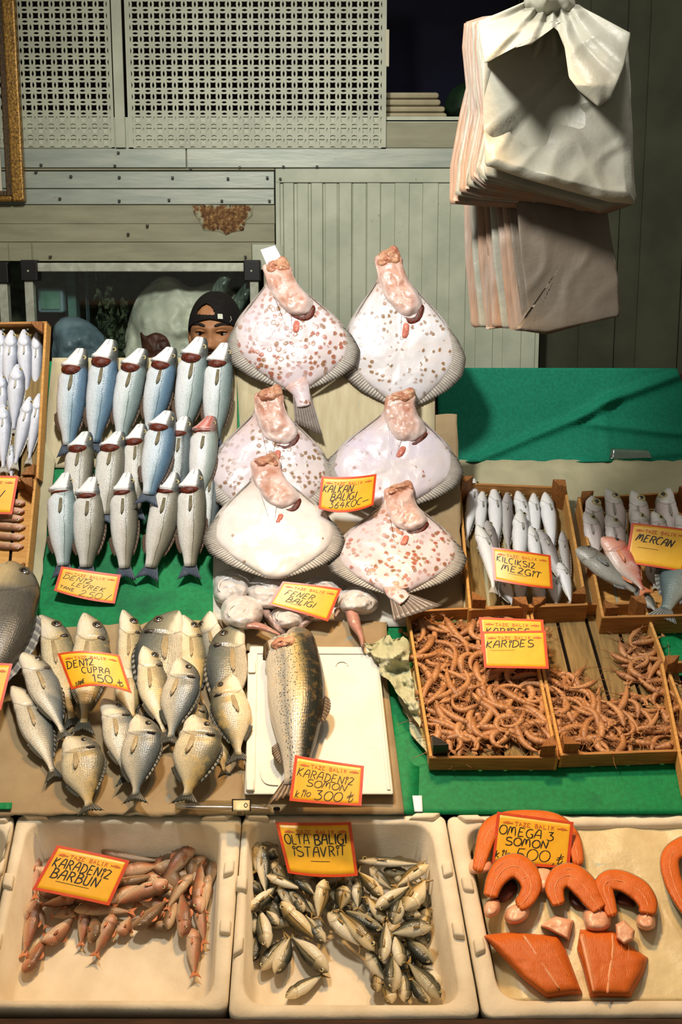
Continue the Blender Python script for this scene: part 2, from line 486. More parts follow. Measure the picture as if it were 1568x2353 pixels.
BASS_HEAD = [(0.0, (48, 54, 54)), (0.22, (80, 84, 80)), (0.33, (126, 124, 116)), (0.41, (226, 224, 220)), (1.0, (246, 242, 238))]
m_bass = {
 'blue': fishmat('bass_skin_blue', [(0, (58, 78, 94)), (0.2, (88, 118, 142)), (0.40, (126, 154, 170)), (0.425, (70, 90, 102)), (0.45, (146, 170, 180)), (0.62, (214, 224, 228)), (1, (244, 242, 240))], BASS_HEAD, 0.19, (70, 26, 0.32)),
 'silver': fishmat('bass_skin_silver', [(0, (74, 86, 82)), (0.2, (120, 138, 136)), (0.40, (158, 174, 170)), (0.425, (80, 90, 86)), (0.45, (176, 190, 184)), (0.62, (224, 230, 228)), (1, (244, 242, 240))], BASS_HEAD, 0.19, (70, 26, 0.30)),
 'warm': fishmat('bass_skin_warm', [(0, (72, 70, 58)), (0.2, (116, 112, 96)), (0.40, (156, 150, 130)), (0.425, (76, 72, 56)), (0.45, (176, 170, 152)), (0.62, (222, 216, 204)), (1, (242, 238, 230))], BASS_HEAD, 0.19, (70, 26, 0.34)),
 'dark': fishmat('bass_skin_dark', [(0, (50, 58, 62)), (0.3, (104, 116, 116)), (0.385, (60, 66, 66)), (0.45, (150, 156, 148)), (0.62, (210, 212, 204)), (1, (232, 230, 222))], BASS_HEAD, 0.19, (70, 26, 0.42)),
 'red': fishmat('bass_skin_redhead', [(0, (98, 112, 100)), (0.3, (164, 176, 168)), (0.5, (222, 220, 214)), (1, (240, 234, 228))], [(0, (84, 70, 64)), (0.3, (150, 116, 106)), (0.45, (184, 84, 70)), (0.58, (214, 168, 158)), (0.75, (196, 104, 90)), (1, (224, 190, 180))], 0.19, (70, 26, 0.30)),
}
m_bassfin = finmat('bass_fin', (96, 88, 66), (150, 138, 104), 10)
m_basstail = finmat('bass_tail_fin', (52, 62, 78), (96, 104, 112), 12)
m_bassback = finmat('bass_back_fin', (70, 50, 36), (98, 76, 54), 8)

BREAM_HEAD = [(0.0, (62, 62, 54)), (0.22, (104, 102, 90)), (0.40, (170, 160, 134)), (0.56, (222, 210, 180)), (1.0, (238, 228, 206))]
m_bream = {
 'gold': fishmat('bream_skin_gold', [(0, (78, 76, 62)), (0.2, (118, 114, 92)), (0.44, (182, 164, 122)), (0.66, (226, 208, 164)), (1, (234, 222, 190))], BREAM_HEAD, 0.24, (54, 22, 0.36), mottling=((214, 178, 96), 22, 0.5, 0.45)),
 'silver': fishmat('bream_skin_silver', [(0, (70, 78, 82)), (0.22, (104, 112, 112)), (0.46, (158, 156, 142)), (0.68, (214, 204, 178)), (1, (232, 222, 198))], BREAM_HEAD, 0.24, (54, 22, 0.40)),
 'grey': fishmat('bream_skin_grey', [(0, (58, 66, 70)), (0.3, (104, 108, 98)), (0.55, (132, 130, 112)), (0.75, (190, 180, 154)), (1, (232, 222, 196))], [(0, (66, 66, 58)), (0.45, (122, 118, 98)), (0.62, (150, 144, 120)), (0.75, (226, 214, 186)), (1, (236, 226, 202))], 0.24, (54, 22, 0.38)),
}
m_breamfin = finmat('bream_fin', (150, 128, 90), (200, 182, 140), 5)
m_breamtail = finmat('bream_tail_fin', (50, 50, 40), (80, 76, 60), 10)
m_mark = M('bream_gill_mark', (34, 30, 26), (70, 58, 44), 90, 0.4)
m_whiting = fishmat('whiting_skin', [(0, (92, 92, 86)), (0.16, (140, 140, 134)), (0.33, (214, 214, 212)), (0.6, (234, 234, 234)), (1, (244, 242, 240))], [(0, (88, 88, 84)), (0.35, (160, 160, 154)), (0.6, (226, 224, 218)), (1, (240, 238, 232))], 0.22, (70, 18, 0.14))
m_whitingdark = fishmat('whiting_skin_grey', [(0, (90, 84, 80)), (0.35, (136, 128, 124)), (0.6, (176, 170, 166)), (1, (214, 210, 206))], None, 0.2, (70, 18, 0.2))
m_palefin = finmat('pale_fin', (170, 164, 148), (206, 200, 186), 9)
m_greyfin = finmat('grey_fin', (92, 92, 88), (144, 142, 132), 9)
m_mercan = fishmat('pink_bream_skin', [(0, (150, 134, 122)), (0.25, (206, 188, 178)), (0.45, (232, 216, 210)), (1, (244, 236, 230))], [(0, (128, 122, 108)), (0.3, (190, 184, 168)), (0.5, (222, 216, 208)), (1, (236, 228, 220))], 0.26, (50, 22, 0.2))
m_redfish = fishmat('red_bream_skin', [(0, (186, 74, 54)), (0.3, (206, 104, 80)), (0.55, (222, 152, 130)), (0.8, (228, 196, 180)), (1, (236, 220, 208))], [(0, (168, 104, 84)), (0.5, (214, 142, 118)), (1, (228, 188, 170))], 0.26, (50, 22, 0.25), mottling=((226, 206, 194), 16, 0.54, 0.6))
m_greyfish = fishmat('gurnard_skin', [(0, (78, 72, 62)), (0.3, (118, 112, 98)), (0.6, (152, 150, 138)), (1, (196, 194, 182))], None, 0.2, (60, 20, 0.3), mottling=((84, 78, 66), 26, 0.52, 0.6))
m_bigfish = fishmat('big_bluish_fish_skin', [(0, (70, 86, 88)), (0.3, (104, 118, 114)), (0.6, (134, 140, 128)), (1, (180, 178, 160))], None, 0.2, (44, 26, 0.3), mottling=((92, 112, 112), 14, 0.5, 0.6))
m_grouper = fishmat('big_dark_fish_skin', [(0, (58, 54, 46)), (0.3, (96, 90, 76)), (0.6, (126, 118, 100)), (1, (196, 176, 136))], [(0, (66, 60, 48)), (0.3, (120, 108, 82)), (0.6, (196, 170, 122)), (1, (214, 196, 158))], 0.22, (80, 40, 0.45))
m_silver = fishmat('bonito_skin', [(0, (96, 104, 116)), (0.2, (150, 156, 168)), (0.42, (206, 208, 218)), (0.65, (234, 234, 240)), (1, (242, 240, 242))], None, 0.2, (50, 12, 0.1), rough=0.25)
m_mullet = fishmat('red_mullet_skin', [(0, (112, 80, 58)), (0.3, (158, 110, 78)), (0.5, (192, 136, 98)), (0.7, (212, 174, 136)), (1, (228, 204, 172))], [(0, (124, 84, 60)), (0.4, (186, 130, 98)), (1, (222, 190, 158))], 0.22, (48, 14, 0.34), mottling=((186, 92, 56), 40, 0.54, 0.55))
m_mulletdark = fishmat('brown_mullet_skin', [(0, (104, 80, 56)), (0.4, (148, 116, 84)), (0.7, (196, 158, 118)), (1, (220, 190, 150))], None, 0.22, (48, 14, 0.3), mottling=((176, 90, 56), 34, 0.56, 0.5))
m_mulletfin = finmat('mullet_fin', (204, 112, 66), (226, 162, 110), 8)
m_mack = {
 'gold': fishmat('horse_mackerel_gold', [(0, (56, 50, 32)), (0.22, (92, 80, 48)), (0.36, (158, 130, 70)), (0.42, (84, 66, 36)), (0.5, (206, 172, 104)), (0.72, (234, 214, 168)), (1, (236, 224, 190))], [(0, (70, 62, 42)), (0.35, (150, 126, 78)), (0.6, (222, 200, 152)), (1, (230, 214, 176))], 0.24, (50, 12, 0.26), rough=0.22),
 'silver': fishmat('horse_mackerel_silver', [(0, (34, 36, 30)), (0.22, (64, 66, 54)), (0.37, (126, 120, 92)), (0.43, (58, 52, 36)), (0.50, (196, 180, 136)), (0.66, (232, 220, 188)), (1, (240, 232, 208))], [(0, (54, 52, 42)), (0.35, (122, 112, 84)), (0.6, (206, 190, 152)), (1, (226, 212, 180))], 0.24, (50, 12, 0.26), rough=0.22),
 'dark': fishmat('horse_mackerel_dark', [(0, (34, 36, 30)), (0.3, (60, 62, 50)), (0.42, (104, 100, 76)), (0.46, (60, 54, 40)), (0.6, (150, 142, 110)), (1, (206, 194, 160))], None, 0.24, (50, 12, 0.3), rough=0.22),
}
m_mackfin = finmat('horse_mackerel_fin', (150, 118, 60), (206, 168, 96), 8)
m_salmon = fishmat('black_sea_salmon_skin', [(0, (28, 30, 24)), (0.24, (44, 46, 36)), (0.31, (120, 108, 72)), (0.40, (196, 172, 112)), (0.50, (206, 194, 160)), (0.62, (150, 148, 138)), (0.74, (206, 196, 172)), (1, (236, 222, 198))], [(0, (58, 60, 54)), (0.4, (92, 94, 88)), (0.6, (170, 164, 150)), (1, (220, 200, 180))], 0.09, (60, 26, 0.22), speck=((40, 38, 32), 190, 0.30, 0.72), mottling=((206, 158, 76), 60, 0.52, 0.16))
m_salmonfin = finmat('salmon_fin', (72, 56, 36), (130, 100, 62), 8)

def turbotmat(name, spot, dens, size, warm=(208, 192, 196), sc=62):
    m, nt, b = nodes(name)
    ob = coord(nt); uv, u, r = uvs(nt)
    base = mix(nt, ramp(nt, nz(nt, ob, 9, 4), [(0.35, 0.0), (0.7, 1.0)]), lin(*warm), lin(212, 204, 200))
    base = mix(nt, mth(nt, 'MULTIPLY', ramp(nt, nz(nt, ob, 26, 5), [(0.48, 0.0), (0.72, 1.0)]), 0.55), base, lin(212, 194, 184))
    wob = N(nt, 'ShaderNodeVectorMath', operation='ADD')
    nn = N(nt, 'ShaderNodeTexNoise'); nt.links.new(ob, nn.inputs['Vector']); nn.inputs['Scale'].default_value = 60
    sc_ = N(nt, 'ShaderNodeVectorMath', operation='SCALE'); nt.links.new(nn.outputs['Color'], sc_.inputs[0]); sc_.inputs['Scale'].default_value = 0.010
    nt.links.new(ob, wob.inputs[0]); nt.links.new(sc_.outputs[0], wob.inputs[1])
    v = vor(nt, wob.outputs[0], sc)
    s = ramp(nt, v.outputs['Distance'], [(size * 0.6, 1.0), (size, 0.0)])
    sel = ramp(nt, N(nt, 'ShaderNodeSeparateColor').outputs[0], [(0, 0), (1, 1)])
    sp = N(nt, 'ShaderNodeSeparateColor'); nt.links.new(v.outputs['Color'], sp.inputs[0])
    pick = mth(nt, 'LESS_THAN', sp.outputs[0], dens)
    patchy = ramp(nt, nz(nt, ob, 9, 2), [(0.36, 0.25), (0.50, 1.0)])
    f = mth(nt, 'MULTIPLY', mth(nt, 'MULTIPLY', s, pick), patchy)
    col = mix(nt, sp.outputs[1], lin(*spot), lin(132, 96, 54))
    c = mix(nt, mth(nt, 'MULTIPLY', f, 0.95), base, col)
    neck = mth(nt, 'MULTIPLY', ramp(nt, u, [(0.10, 0.85), (0.36, 0.0)]), ramp(nt, nz(nt, ob, 18, 4), [(0.3, 0.45), (0.6, 1.0)]))
    c = mix(nt, neck, c, lin(204, 160, 140))
    rim = ramp(nt, mth(nt, 'ADD', r, mth(nt, 'MULTIPLY', mth(nt, 'SUBTRACT', nz(nt, ob, 40, 4), 0.5), 0.2)), [(0.88, 0.0), (1.02, 0.7)])
    c = mix(nt, rim, c, lin(168, 156, 142))
    setin(nt, b.inputs['Base Color'], c)
    b.inputs['Roughness'].default_value = 0.3
    b.inputs['Specular IOR Level'].default_value = 0.5
    bump(nt, b, mth(nt, 'ADD', nz(nt, ob, 50, 5), mth(nt, 'MULTIPLY', f, 0.6)), 0.35, 0.004)
    return m
m_turbot = [turbotmat('turbot_skin_dense', (166, 84, 56), 0.97, 0.50), turbotmat('turbot_skin_even', (146, 108, 66), 0.72, 0.40, (212, 210, 212)),
            turbotmat('turbot_skin_brown', (136, 98, 60), 0.88, 0.46), turbotmat('turbot_skin_few', (168, 100, 72), 0.18, 0.36, (212, 200, 212)),
            turbotmat('turbot_skin_plain', (170, 124, 84), 0.10, 0.33, (220, 216, 206)), turbotmat('turbot_skin_red', (168, 74, 50), 0.97, 0.48)]
m_turbotfin = finmat('turbot_fin', (150, 142, 130), (212, 204, 192), 64, edge=(78, 72, 62))
m_turbottail = finmat('turbot_tail_fin', (104, 94, 86), (150, 136, 124), 9)
def flapmat():
    m, nt, b = nodes('turbot_throat_flap'); uv, u, r = uvs(nt); ob = coord(nt)
    c = mix(nt, ramp(nt, nz(nt, ob, 20, 5), [(0.36, 0.0), (0.62, 1.0)]), lin(224, 192, 178), lin(190, 140, 116))
    c = mix(nt, mth(nt, 'MULTIPLY', ramp(nt, nz(nt, ob, 44, 5), [(0.5, 0.0), (0.7, 1.0)]), 0.6), c, lin(172, 104, 78))
    e = mth(nt, 'MULTIPLY', ramp(nt, r, [(0.55, 0.0), (1.0, 1.0)]), ramp(nt, u, [(0.10, 0.0), (0.22, 0.9)]))
    c = mix(nt, e, c, lin(224, 212, 206))
    setin(nt, b.inputs['Base Color'], c); b.inputs['Roughness'].default_value = 0.32
    bump(nt, b, nz(nt, ob, 60, 5), 0.5, 0.004)
    return m
m_turbothead = flapmat()
m_turbotcut = M('turbot_cut_mouth', (166, 98, 74), (206, 160, 124), 50, 0.3, 0.5, bmp=(90, 0.6))
m_turbotpink = M('turbot_pink_fin', (206, 130, 110), (190, 104, 84), 60, 0.3)
m_monk = M('monkfish_belly', (214, 208, 202), (190, 182, 174), 22, 0.24, 0.5, bmp=(30, 0.8, 0.006), c3=(184, 174, 164), c3scale=20, c3lo=0.62, c3hi=0.76)
m_monkskin = M('monkfish_skin', (150, 126, 118), (176, 150, 140), 30, 0.25, 0.6, bmp=(60, 0.5), c3=(84, 74, 66), c3scale=26, c3lo=0.55, c3hi=0.7)
m_monktail = M('monkfish_tail', (186, 138, 122), (160, 112, 98), 30, 0.25, 0.6, bmp=(50, 0.5), c3=(214, 190, 176), c3scale=30, c3lo=0.56, c3hi=0.7)

def salmonmeat(name, c1=(216, 108, 26), c2=(194, 80, 12), fat=(236, 170, 110), sc=95):
    m, nt, b = nodes(name); ob = coord(nt)
    w = N(nt, 'ShaderNodeTexWave'); nt.links.new(ob, w.inputs[0]); w.inputs['Scale'].default_value = sc
    w.inputs['Distortion'].default_value = 7; w.inputs['Detail'].default_value = 3; w.inputs['Detail Scale'].default_value = 1.6
    c = mix(nt, nz(nt, ob, 30, 4), lin(*c1), lin(*c2))
    c = mix(nt, mth(nt, 'MULTIPLY', ramp(nt, w.outputs['Fac'], [(0.72, 0.0), (0.98, 1.0)]), 0.28), c, lin(*fat))
    setin(nt, b.inputs['Base Color'], c); b.inputs['Roughness'].default_value = 0.45; b.inputs['Specular IOR Level'].default_value = 0.25
    bump(nt, b, mth(nt, 'ADD', mth(nt, 'MULTIPLY', w.outputs['Fac'], 0.4), nz(nt, ob, 120, 4)), 0.3, 0.002)
    return m
m_meat = salmonmeat('salmon_flesh')
m_fat = M('salmon_fat_line', (224, 146, 92), (216, 128, 76), 60, 0.35)
m_pale = M('pale_salmon_belly', (236, 186, 150), (226, 156, 116), 30, 0.35, 0.5, bmp=(60, 0.3))
m_skin = M('salmon_silver_skin', (150, 144, 128), (96, 92, 82), 70, 0.25, 0.6, bmp=(160, 0.4))
m_skindark = M('salmon_dark_skin', (46, 42, 36), (84, 78, 66), 70, 0.25, 0.6)
m_hollow = M('salmon_cavity', (70, 28, 14), (110, 52, 24), 50, 0.5)

def shrimpmat():
    m, nt, b = nodes('shrimp_shell'); uv, u, v = uvs(nt); ob = coord(nt)
    oi = N(nt, 'ShaderNodeObjectInfo').outputs['Random']
    c = mix(nt, nz(nt, ob, 60, 4), lin(184, 128, 74), lin(142, 90, 48))
    c = mix(nt, oi, c, mix(nt, 0.45, c, lin(204, 154, 106)))
    hd = ramp(nt, u, [(0.2, 1.0), (0.36, 0.0)])
    hc = mix(nt, ramp(nt, nz(nt, ob, 120, 3), [(0.42, 0.0), (0.62, 1.0)]), lin(176, 116, 70), lin(84, 64, 42))
    c = mix(nt, mth(nt, 'MULTIPLY', hd, 0.8), c, hc)
    seg = mth(nt, 'SINE', mth(nt, 'MULTIPLY', u, 56.0))
    c = mix(nt, ramp(nt, seg, [(0.8, 0.0), (1.0, 0.35)]), c, lin(170, 84, 44))
    setin(nt, b.inputs['Base Color'], c); b.inputs['Roughness'].default_value = 0.38
    bump(nt, b, mth(nt, 'ADD', seg, nz(nt, ob, 200, 2)), 0.3, 0.001)
    return m
m_shrimp = shrimpmat()
m_feeler = M('shrimp_feeler', (176, 116, 70), (110, 78, 50), 60, 0.5)
m_bag = M('carrier_bag_film', (176, 174, 158), (160, 158, 142), 5, 0.42, 0.4, bmp=(18, 0.35, 0.01), trans=0.35)
m_bagpink = M('carrier_bag_edge', (184, 146, 116), (170, 154, 140), 5, 0.45, 0.4, bmp=(18, 0.3, 0.008), trans=0.4, stretch=(6, 1, 0.6))
m_baglow = M('carrier_bag_grey_film', (128, 116, 100), (114, 104, 90), 5, 0.45, 0.4, bmp=(16, 0.35, 0.01), trans=0.3)
m_skinp = M('skin', (176, 124, 82), (160, 108, 70), 30, 0.5, 0.35, bmp=(120, 0.1))
m_brow = M('eyebrow_hair', (30, 22, 16), rough=0.8)
m_cap = M('black_cap', (20, 17, 15), (28, 24, 20), 60, 0.85, 0.2, bmp=(200, 0.2))
m_shirt = M('dark_jacket', (40, 42, 46), (52, 54, 58), 30, 0.85, 0.2)
m_eyew = M('eye_white', (150, 138, 122), rough=0.3)
m_sack = M('plastic_sack', (216, 218, 198), (176, 184, 166), 6, 0.45, 0.4, bmp=(10, 0.6, 0.02), c3=(150, 134, 100), c3scale=7, c3lo=0.58, c3hi=0.7)
m_bluebag = M('blue_grey_bag', (130, 154, 166), (88, 108, 118), 8, 0.4, 0.4, bmp=(14, 0.6, 0.02))
m_teal = M('teal_post', (78, 124, 112), (60, 100, 92), 8, 0.5)
m_bluepost = M('pale_blue_post', (110, 140, 146), rough=0.5)
m_leaf = M('dark_greens', (84, 102, 74), (36, 42, 32), 26, 0.5, 0.4, detail=8, c3=(110, 124, 96), c3scale=30, c3lo=0.6, c3hi=0.7)
m_brownfish = M('brown_hide', (92, 54, 38), (62, 34, 26), 30, 0.5)
m_folded = M('folded_cloth', (170, 160, 130), (150, 140, 112), 10, 0.85, 0.2, bmp=(30, 0.3))
def glassmat(name, col, alpha=0.25, rough=0.05):
    m, nt, b = nodes(name)
    g = N(nt, 'ShaderNodeBsdfGlossy'); g.inputs['Roughness'].default_value = rough
    t = N(nt, 'ShaderNodeBsdfTransparent'); t.inputs[0].default_value = lin(*col)
    ms = N(nt, 'ShaderNodeMixShader'); ms.inputs[0].default_value = alpha
    nt.links.new(t.outputs[0], ms.inputs[1]); nt.links.new(g.outputs[0], ms.inputs[2])
    nt.links.new(ms.outputs[0], nt.nodes['Material Output'].inputs[0])
    return m
m_glass = glassmat('window_glass', (250, 252, 250), 0.04)
m_plasticclear = glassmat('clear_plastic', (235, 232, 222), 0.22, 0.12)
m_tealglass = M('green_glass_block', (70, 116, 98), (104, 146, 128), 12, 0.15, 0.6)
# ---------------------------------------------------------------- the setting
YW = 4.30
def W(px, py, y=YW):
    return onwall(px, py, y)

b = MB(); b.box((-4, -1.0, -0.02), (4, 6.2, 0.0)); struct(b.build('floor', m_floor))
def wbox(mb, x0, y0, x1, y1, yf=YW, depth=0.03, out=0.0):
    """box on the back wall between picture points; out = how far it stands proud"""
    a = W(x0, y0); c = W(x1, y1)
    s = (yf - out)
    mb.box((a[0], s, c[2]), (c[0], yf + depth, a[2]))

# back wall: pieces around the opening behind the framed pane and around the recess
b = MB()
wbox(b, -700, 276, 632, 600, depth=0.06); wbox(b, 606, 600, 632, 1500, depth=0.06); wbox(b, -700, 600, -330, 1500, depth=0.06)
wbox(b, -330, 1010, 606, 1500, depth=0.06)
struct(b.build('wall_back', m_plank))
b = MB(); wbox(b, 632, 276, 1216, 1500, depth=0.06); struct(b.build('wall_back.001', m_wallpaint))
b = MB(); wbox(b, 1216, -300, 2600, 1500, yf=YW + 0.10, depth=0.06); struct(b.build('wall_right', m_shadewall))
for k, (xa, xb) in enumerate(((1216, 1224), (1384, 1391), (1529, 1533))):
    b = MB(); wbox(b, xa, -300, xb, 1500, yf=YW + 0.10, out=0.012 if k else 0.04); struct(b.build('trim_%d' % (k + 1), m_void if k == 0 else m_shadewall))
b = MB()
a = W(-700, -400, YW + 0.75)
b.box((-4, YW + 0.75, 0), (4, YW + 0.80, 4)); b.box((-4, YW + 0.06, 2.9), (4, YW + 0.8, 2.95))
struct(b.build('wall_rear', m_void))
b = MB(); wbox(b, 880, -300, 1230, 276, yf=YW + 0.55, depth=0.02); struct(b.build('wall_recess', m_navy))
b = MB(); wbox(b, 884, 268, 1216, 279, yf=YW + 0.0, depth=0.56); struct(b.build('trim_4', m_wallpaint))
# flashing strips
for k, (x0, y0, x1, y1, o, mt) in enumerate(((-700, 341, 429, 386, 0.012, m_flash), (430, 341, 1216, 386, 0.012, m_flash),
        (-700, 388, 632, 392, 0.016, m_plank), (-700, 394, 631, 433, 0.008, m_flash), (-700, 435, 631, 470, 0.010, m_flash), (-700, 471, 632, 514, 0.003, m_plank), (-700, 515, 632, 556, 0.005, m_plank),
        (-700, 558, 20, 600, 0.004, m_plank), (20, 558, 74, 600, 0.006, m_plank), (75, 558, 579, 600, 0.008, m_plank), (580, 562, 650, 620, 0.006, m_wallpaint),
        (634, 388, 1216, 420, 0.012, m_wallpaint), (633, 388, 648, 860, 0.010, m_wallpaint), (886, 281, 1216, 340, 0.006, m_plank))):
    b = MB(); wbox(b, x0, y0, x1, y1, out=o, depth=0.0); o_ = b.build('trim_%d' % (k + 5), mt, bevel=0.002); struct(o_)
# raised vertical profile of the ribbed panel
b = MB(); n = 0
for x in range(650, 1215, 32):
    p0, p1 = W(x, 421), W(x + 31, 980)
    hgt = 0.010 if n % 2 == 0 else 0.004
    b.prism([(p0[0], YW, p1[2]), (p0[0] + .004, YW - hgt, p1[2]), (p1[0] - .004, YW - hgt, p1[2]), (p1[0], YW, p1[2])],
            [(p0[0], YW, p0[2]), (p0[0] + .004, YW - hgt, p0[2]), (p1[0] - .004, YW - hgt, p0[2]), (p1[0], YW, p0[2])]); n += 1
o = b.build('wall_panel', m_wallpaint); struct(o)
# rust patch: a scab of flaking paint
rp = [(440, 472), (475, 470), (530, 472), (583, 471), (580, 496), (566, 506), (560, 530), (535, 534), (520, 541), (502, 532), (468, 530), (456, 505), (446, 492)]
Tw = lambda x, y, n: W(x, y, YW - 0.006 - n)
o = blob('wall_rust', rp, 0.0, 0.002, m_rust, na=70, nr=6, to3=Tw, noise=0.002, nsc=60, smooth_outline=False); struct(o)
b = MB()
for (x, y) in [(85, 396), (165, 406), (276, 408), (398, 409), (525, 411), (615, 409), (140, 457), (276, 462), (390, 460), (511, 462), (620, 462), (97, 380), (266, 382), (440, 388), (552, 386),
               (652, 384), (729, 384), (118, 590), (296, 538), (340, 519), (274, 352), (565, 590), (645, 412)]:
    p = W(x, y); b.box((p[0] - .004, YW - .022, p[2] - .004), (p[0] + .004, YW - .004, p[2] + .004))
struct(b.build('wall_screws', m_screw, bevel=0.001))

# ---- perforated screens (one cell is cut, then repeated)
def perforated(name, x0, y0, x1, y1, pitch, yf, label):
    a = W(x0, y0, yf); c = W(x1, y1, yf)
    k = abs(W(100, 200, yf)[0] - W(100 + pitch, 200, yf)[0])
    w, h = c[0] - a[0], a[2] - c[2]
    nx, ny = int(w / k), int(h / k)
    cu = bpy.data.curves.new('cell', 'CURVE'); cu.dimensions = '2D'; cu.fill_mode = 'BOTH'; cu.extrude = 0.0012
    def spl(pts):
        s = cu.splines.new('POLY'); s.points.add(len(pts) - 1)
        for q, p in zip(s.points, pts): q.co = (p[0], p[1], 0, 1)
        s.use_cyclic_u = True
    H = k / 2
    lv = [(0.10 * k * math.cos(t), t) for t in np.linspace(-math.pi / 2, math.pi / 2, 7)]
    out = []
    # outline with half-lens notches on the four sides
    out += [(-H, -H)] + [(x, -H + 0.10 * k * math.cos(t)) for x, t in ((-.27 * k + .54 * k * i / 6, -math.pi / 2 + math.pi * i / 6) for i in range(7))]
    out += [(H, -H)] + [(H - 0.10 * k * math.cos(t), y) for y, t in ((-.27 * k + .54 * k * i / 6, -math.pi / 2 + math.pi * i / 6) for i in range(7))]
    out += [(H, H)] + [(x, H - 0.10 * k * math.cos(t)) for x, t in ((.27 * k - .54 * k * i / 6, -math.pi / 2 + math.pi * i / 6) for i in range(7))]
    out += [(-H, H)] + [(-H + 0.10 * k * math.cos(t), y) for y, t in ((.27 * k - .54 * k * i / 6, -math.pi / 2 + math.pi * i / 6) for i in range(7))]
    spl(out); s = 0.252 * k
    spl([(-s, -s), (-s * .86, 0), (-s, s), (0, s * .86), (s, s), (s * .86, 0), (s, -s), (0, -s * .86)])
    t = bpy.data.objects.new('cell', cu); COL.objects.link(t)
    dg = bpy.context.evaluated_depsgraph_get()
    me = bpy.data.meshes.new_from_object(t.evaluated_get(dg))
    cv = [tuple(v.co) for v in me.vertices]; cf = [list(p.vertices) for p in me.polygons]
    bpy.data.objects.remove(t); bpy.data.curves.remove(cu); bpy.data.meshes.remove(me)
    mb = MB()
    ox = (w - nx * k) / 2; oz = (h - ny * k) / 2
    for i in range(nx):
        for j in range(ny):
            X = a[0] + ox + (i + .5) * k; Z = c[2] + oz + (j + .5) * k
            mb.add([(X + p[0], yf + p[2], Z + p[1]) for p in cv], cf)
    for (xa, xb, za, zb) in ((a[0], a[0] + ox, c[2], a[2]), (c[0] - ox, c[0], c[2], a[2]), (a[0], c[0], c[2], c[2] + oz), (a[0], c[0], a[2] - oz, a[2])):
        mb.box((xa, yf - .0012, za), (xb, yf + .0012, zb))
    return tag(mb.build(name, m_perf, origin=(a[0], yf, c[2])), label, 'screen', 'perforated screens on the back wall')
perforated('perforated_screen', -70, -60, 264, 340, 25, YW - .016, 'narrow perforated pale screen beside the gold picture frame')
perforated('perforated_screen', 283, -60, 887, 341, 25, YW - .016, 'wide perforated pale screen left of the dark recess')
b = MB(); wbox(b, 255, -60, 292, 341, out=0.026, depth=-0.014); struct(b.build('trim_20', m_perf, bevel=.002))
b = MB(); wbox(b, 886, 70, 894, 155, out=0.02, depth=0); tag(b.build('hinge', m_cream, bevel=.002), 'small pale hinge at the edge of the wide perforated screen', 'hinge')
b = MB(); wbox(b, -70, 270, 886, 341, out=.010, depth=0); struct(b.build('wall_strip', m_wallpaint))
# folded cloths in the recess
for k, (x0, y0, x1, y1, lab) in enumerate(((884, 243, 1028, 272, 'lower folded beige cloth on the recess shelf'), (884, 211, 1014, 242, 'upper folded beige cloth lying on another folded cloth'))):
    a, c = W(x0, y0, YW + .05), W(x1, y1, YW + .05)
    mb = MB(); h = (a[2] - c[2])
    mb.box((a[0], YW + .05, c[2]), (c[0], YW + .3, c[2] + h * .47)); mb.box((a[0], YW + .055, c[2] + h * .53), (c[0] - .006, YW + .3, a[2]))
    o = mb.build('folded_cloth', m_folded, origin=(a[0], YW + .05, c[2]), bevel=.012)
    tag(o, lab, 'cloth', 'folded cloths in the recess')
o = blob('bag', [(1020, 262), (1040, 205), (1085, 190), (1130, 215), (1140, 266), (1080, 272)], 0, .12, M('dark_green_bag', (24, 52, 24), (12, 26, 14), 10, .6), to3=lambda x, y, n: W(x, y, YW + .3 - n))
tag(o, 'dark green bag in the shadowy recess behind the hanging bags', 'bag')

# ---- gilt picture frame at the edge
r = empty('picture_frame', W(-160, 462, YW - .02), 'ornate gilt picture frame hanging at the edge beside the perforated screen', 'picture')
ro = np.array(r.location)
L0, T0, R0, B0 = -340, -400, 36, 465
def rail(mb, a, c, o1, o2): 
    p, q = W(*a), W(*c); mb.box((p[0], YW - o2, q[2]), (q[0], YW - o1, p[2]))
b = MB(); rail(b, (22, -400), (37, 465), .016, .055); rail(b, (-340, 452), (37, 465), .016, .055)
b.build('gilt_moulding', m_gold, r, ro, bevel=.006)
b = MB(); rail(b, (9, -400), (22, 452), .016, .04); rail(b, (-340, 440), (22, 452), .016, .04); b.build('dark_inner_moulding', m_golddark, r, ro, bevel=.004)
b = MB(); rail(b, (-340, -400), (9, 440), .016, .022); b.build('mount', m_cream, r, ro)

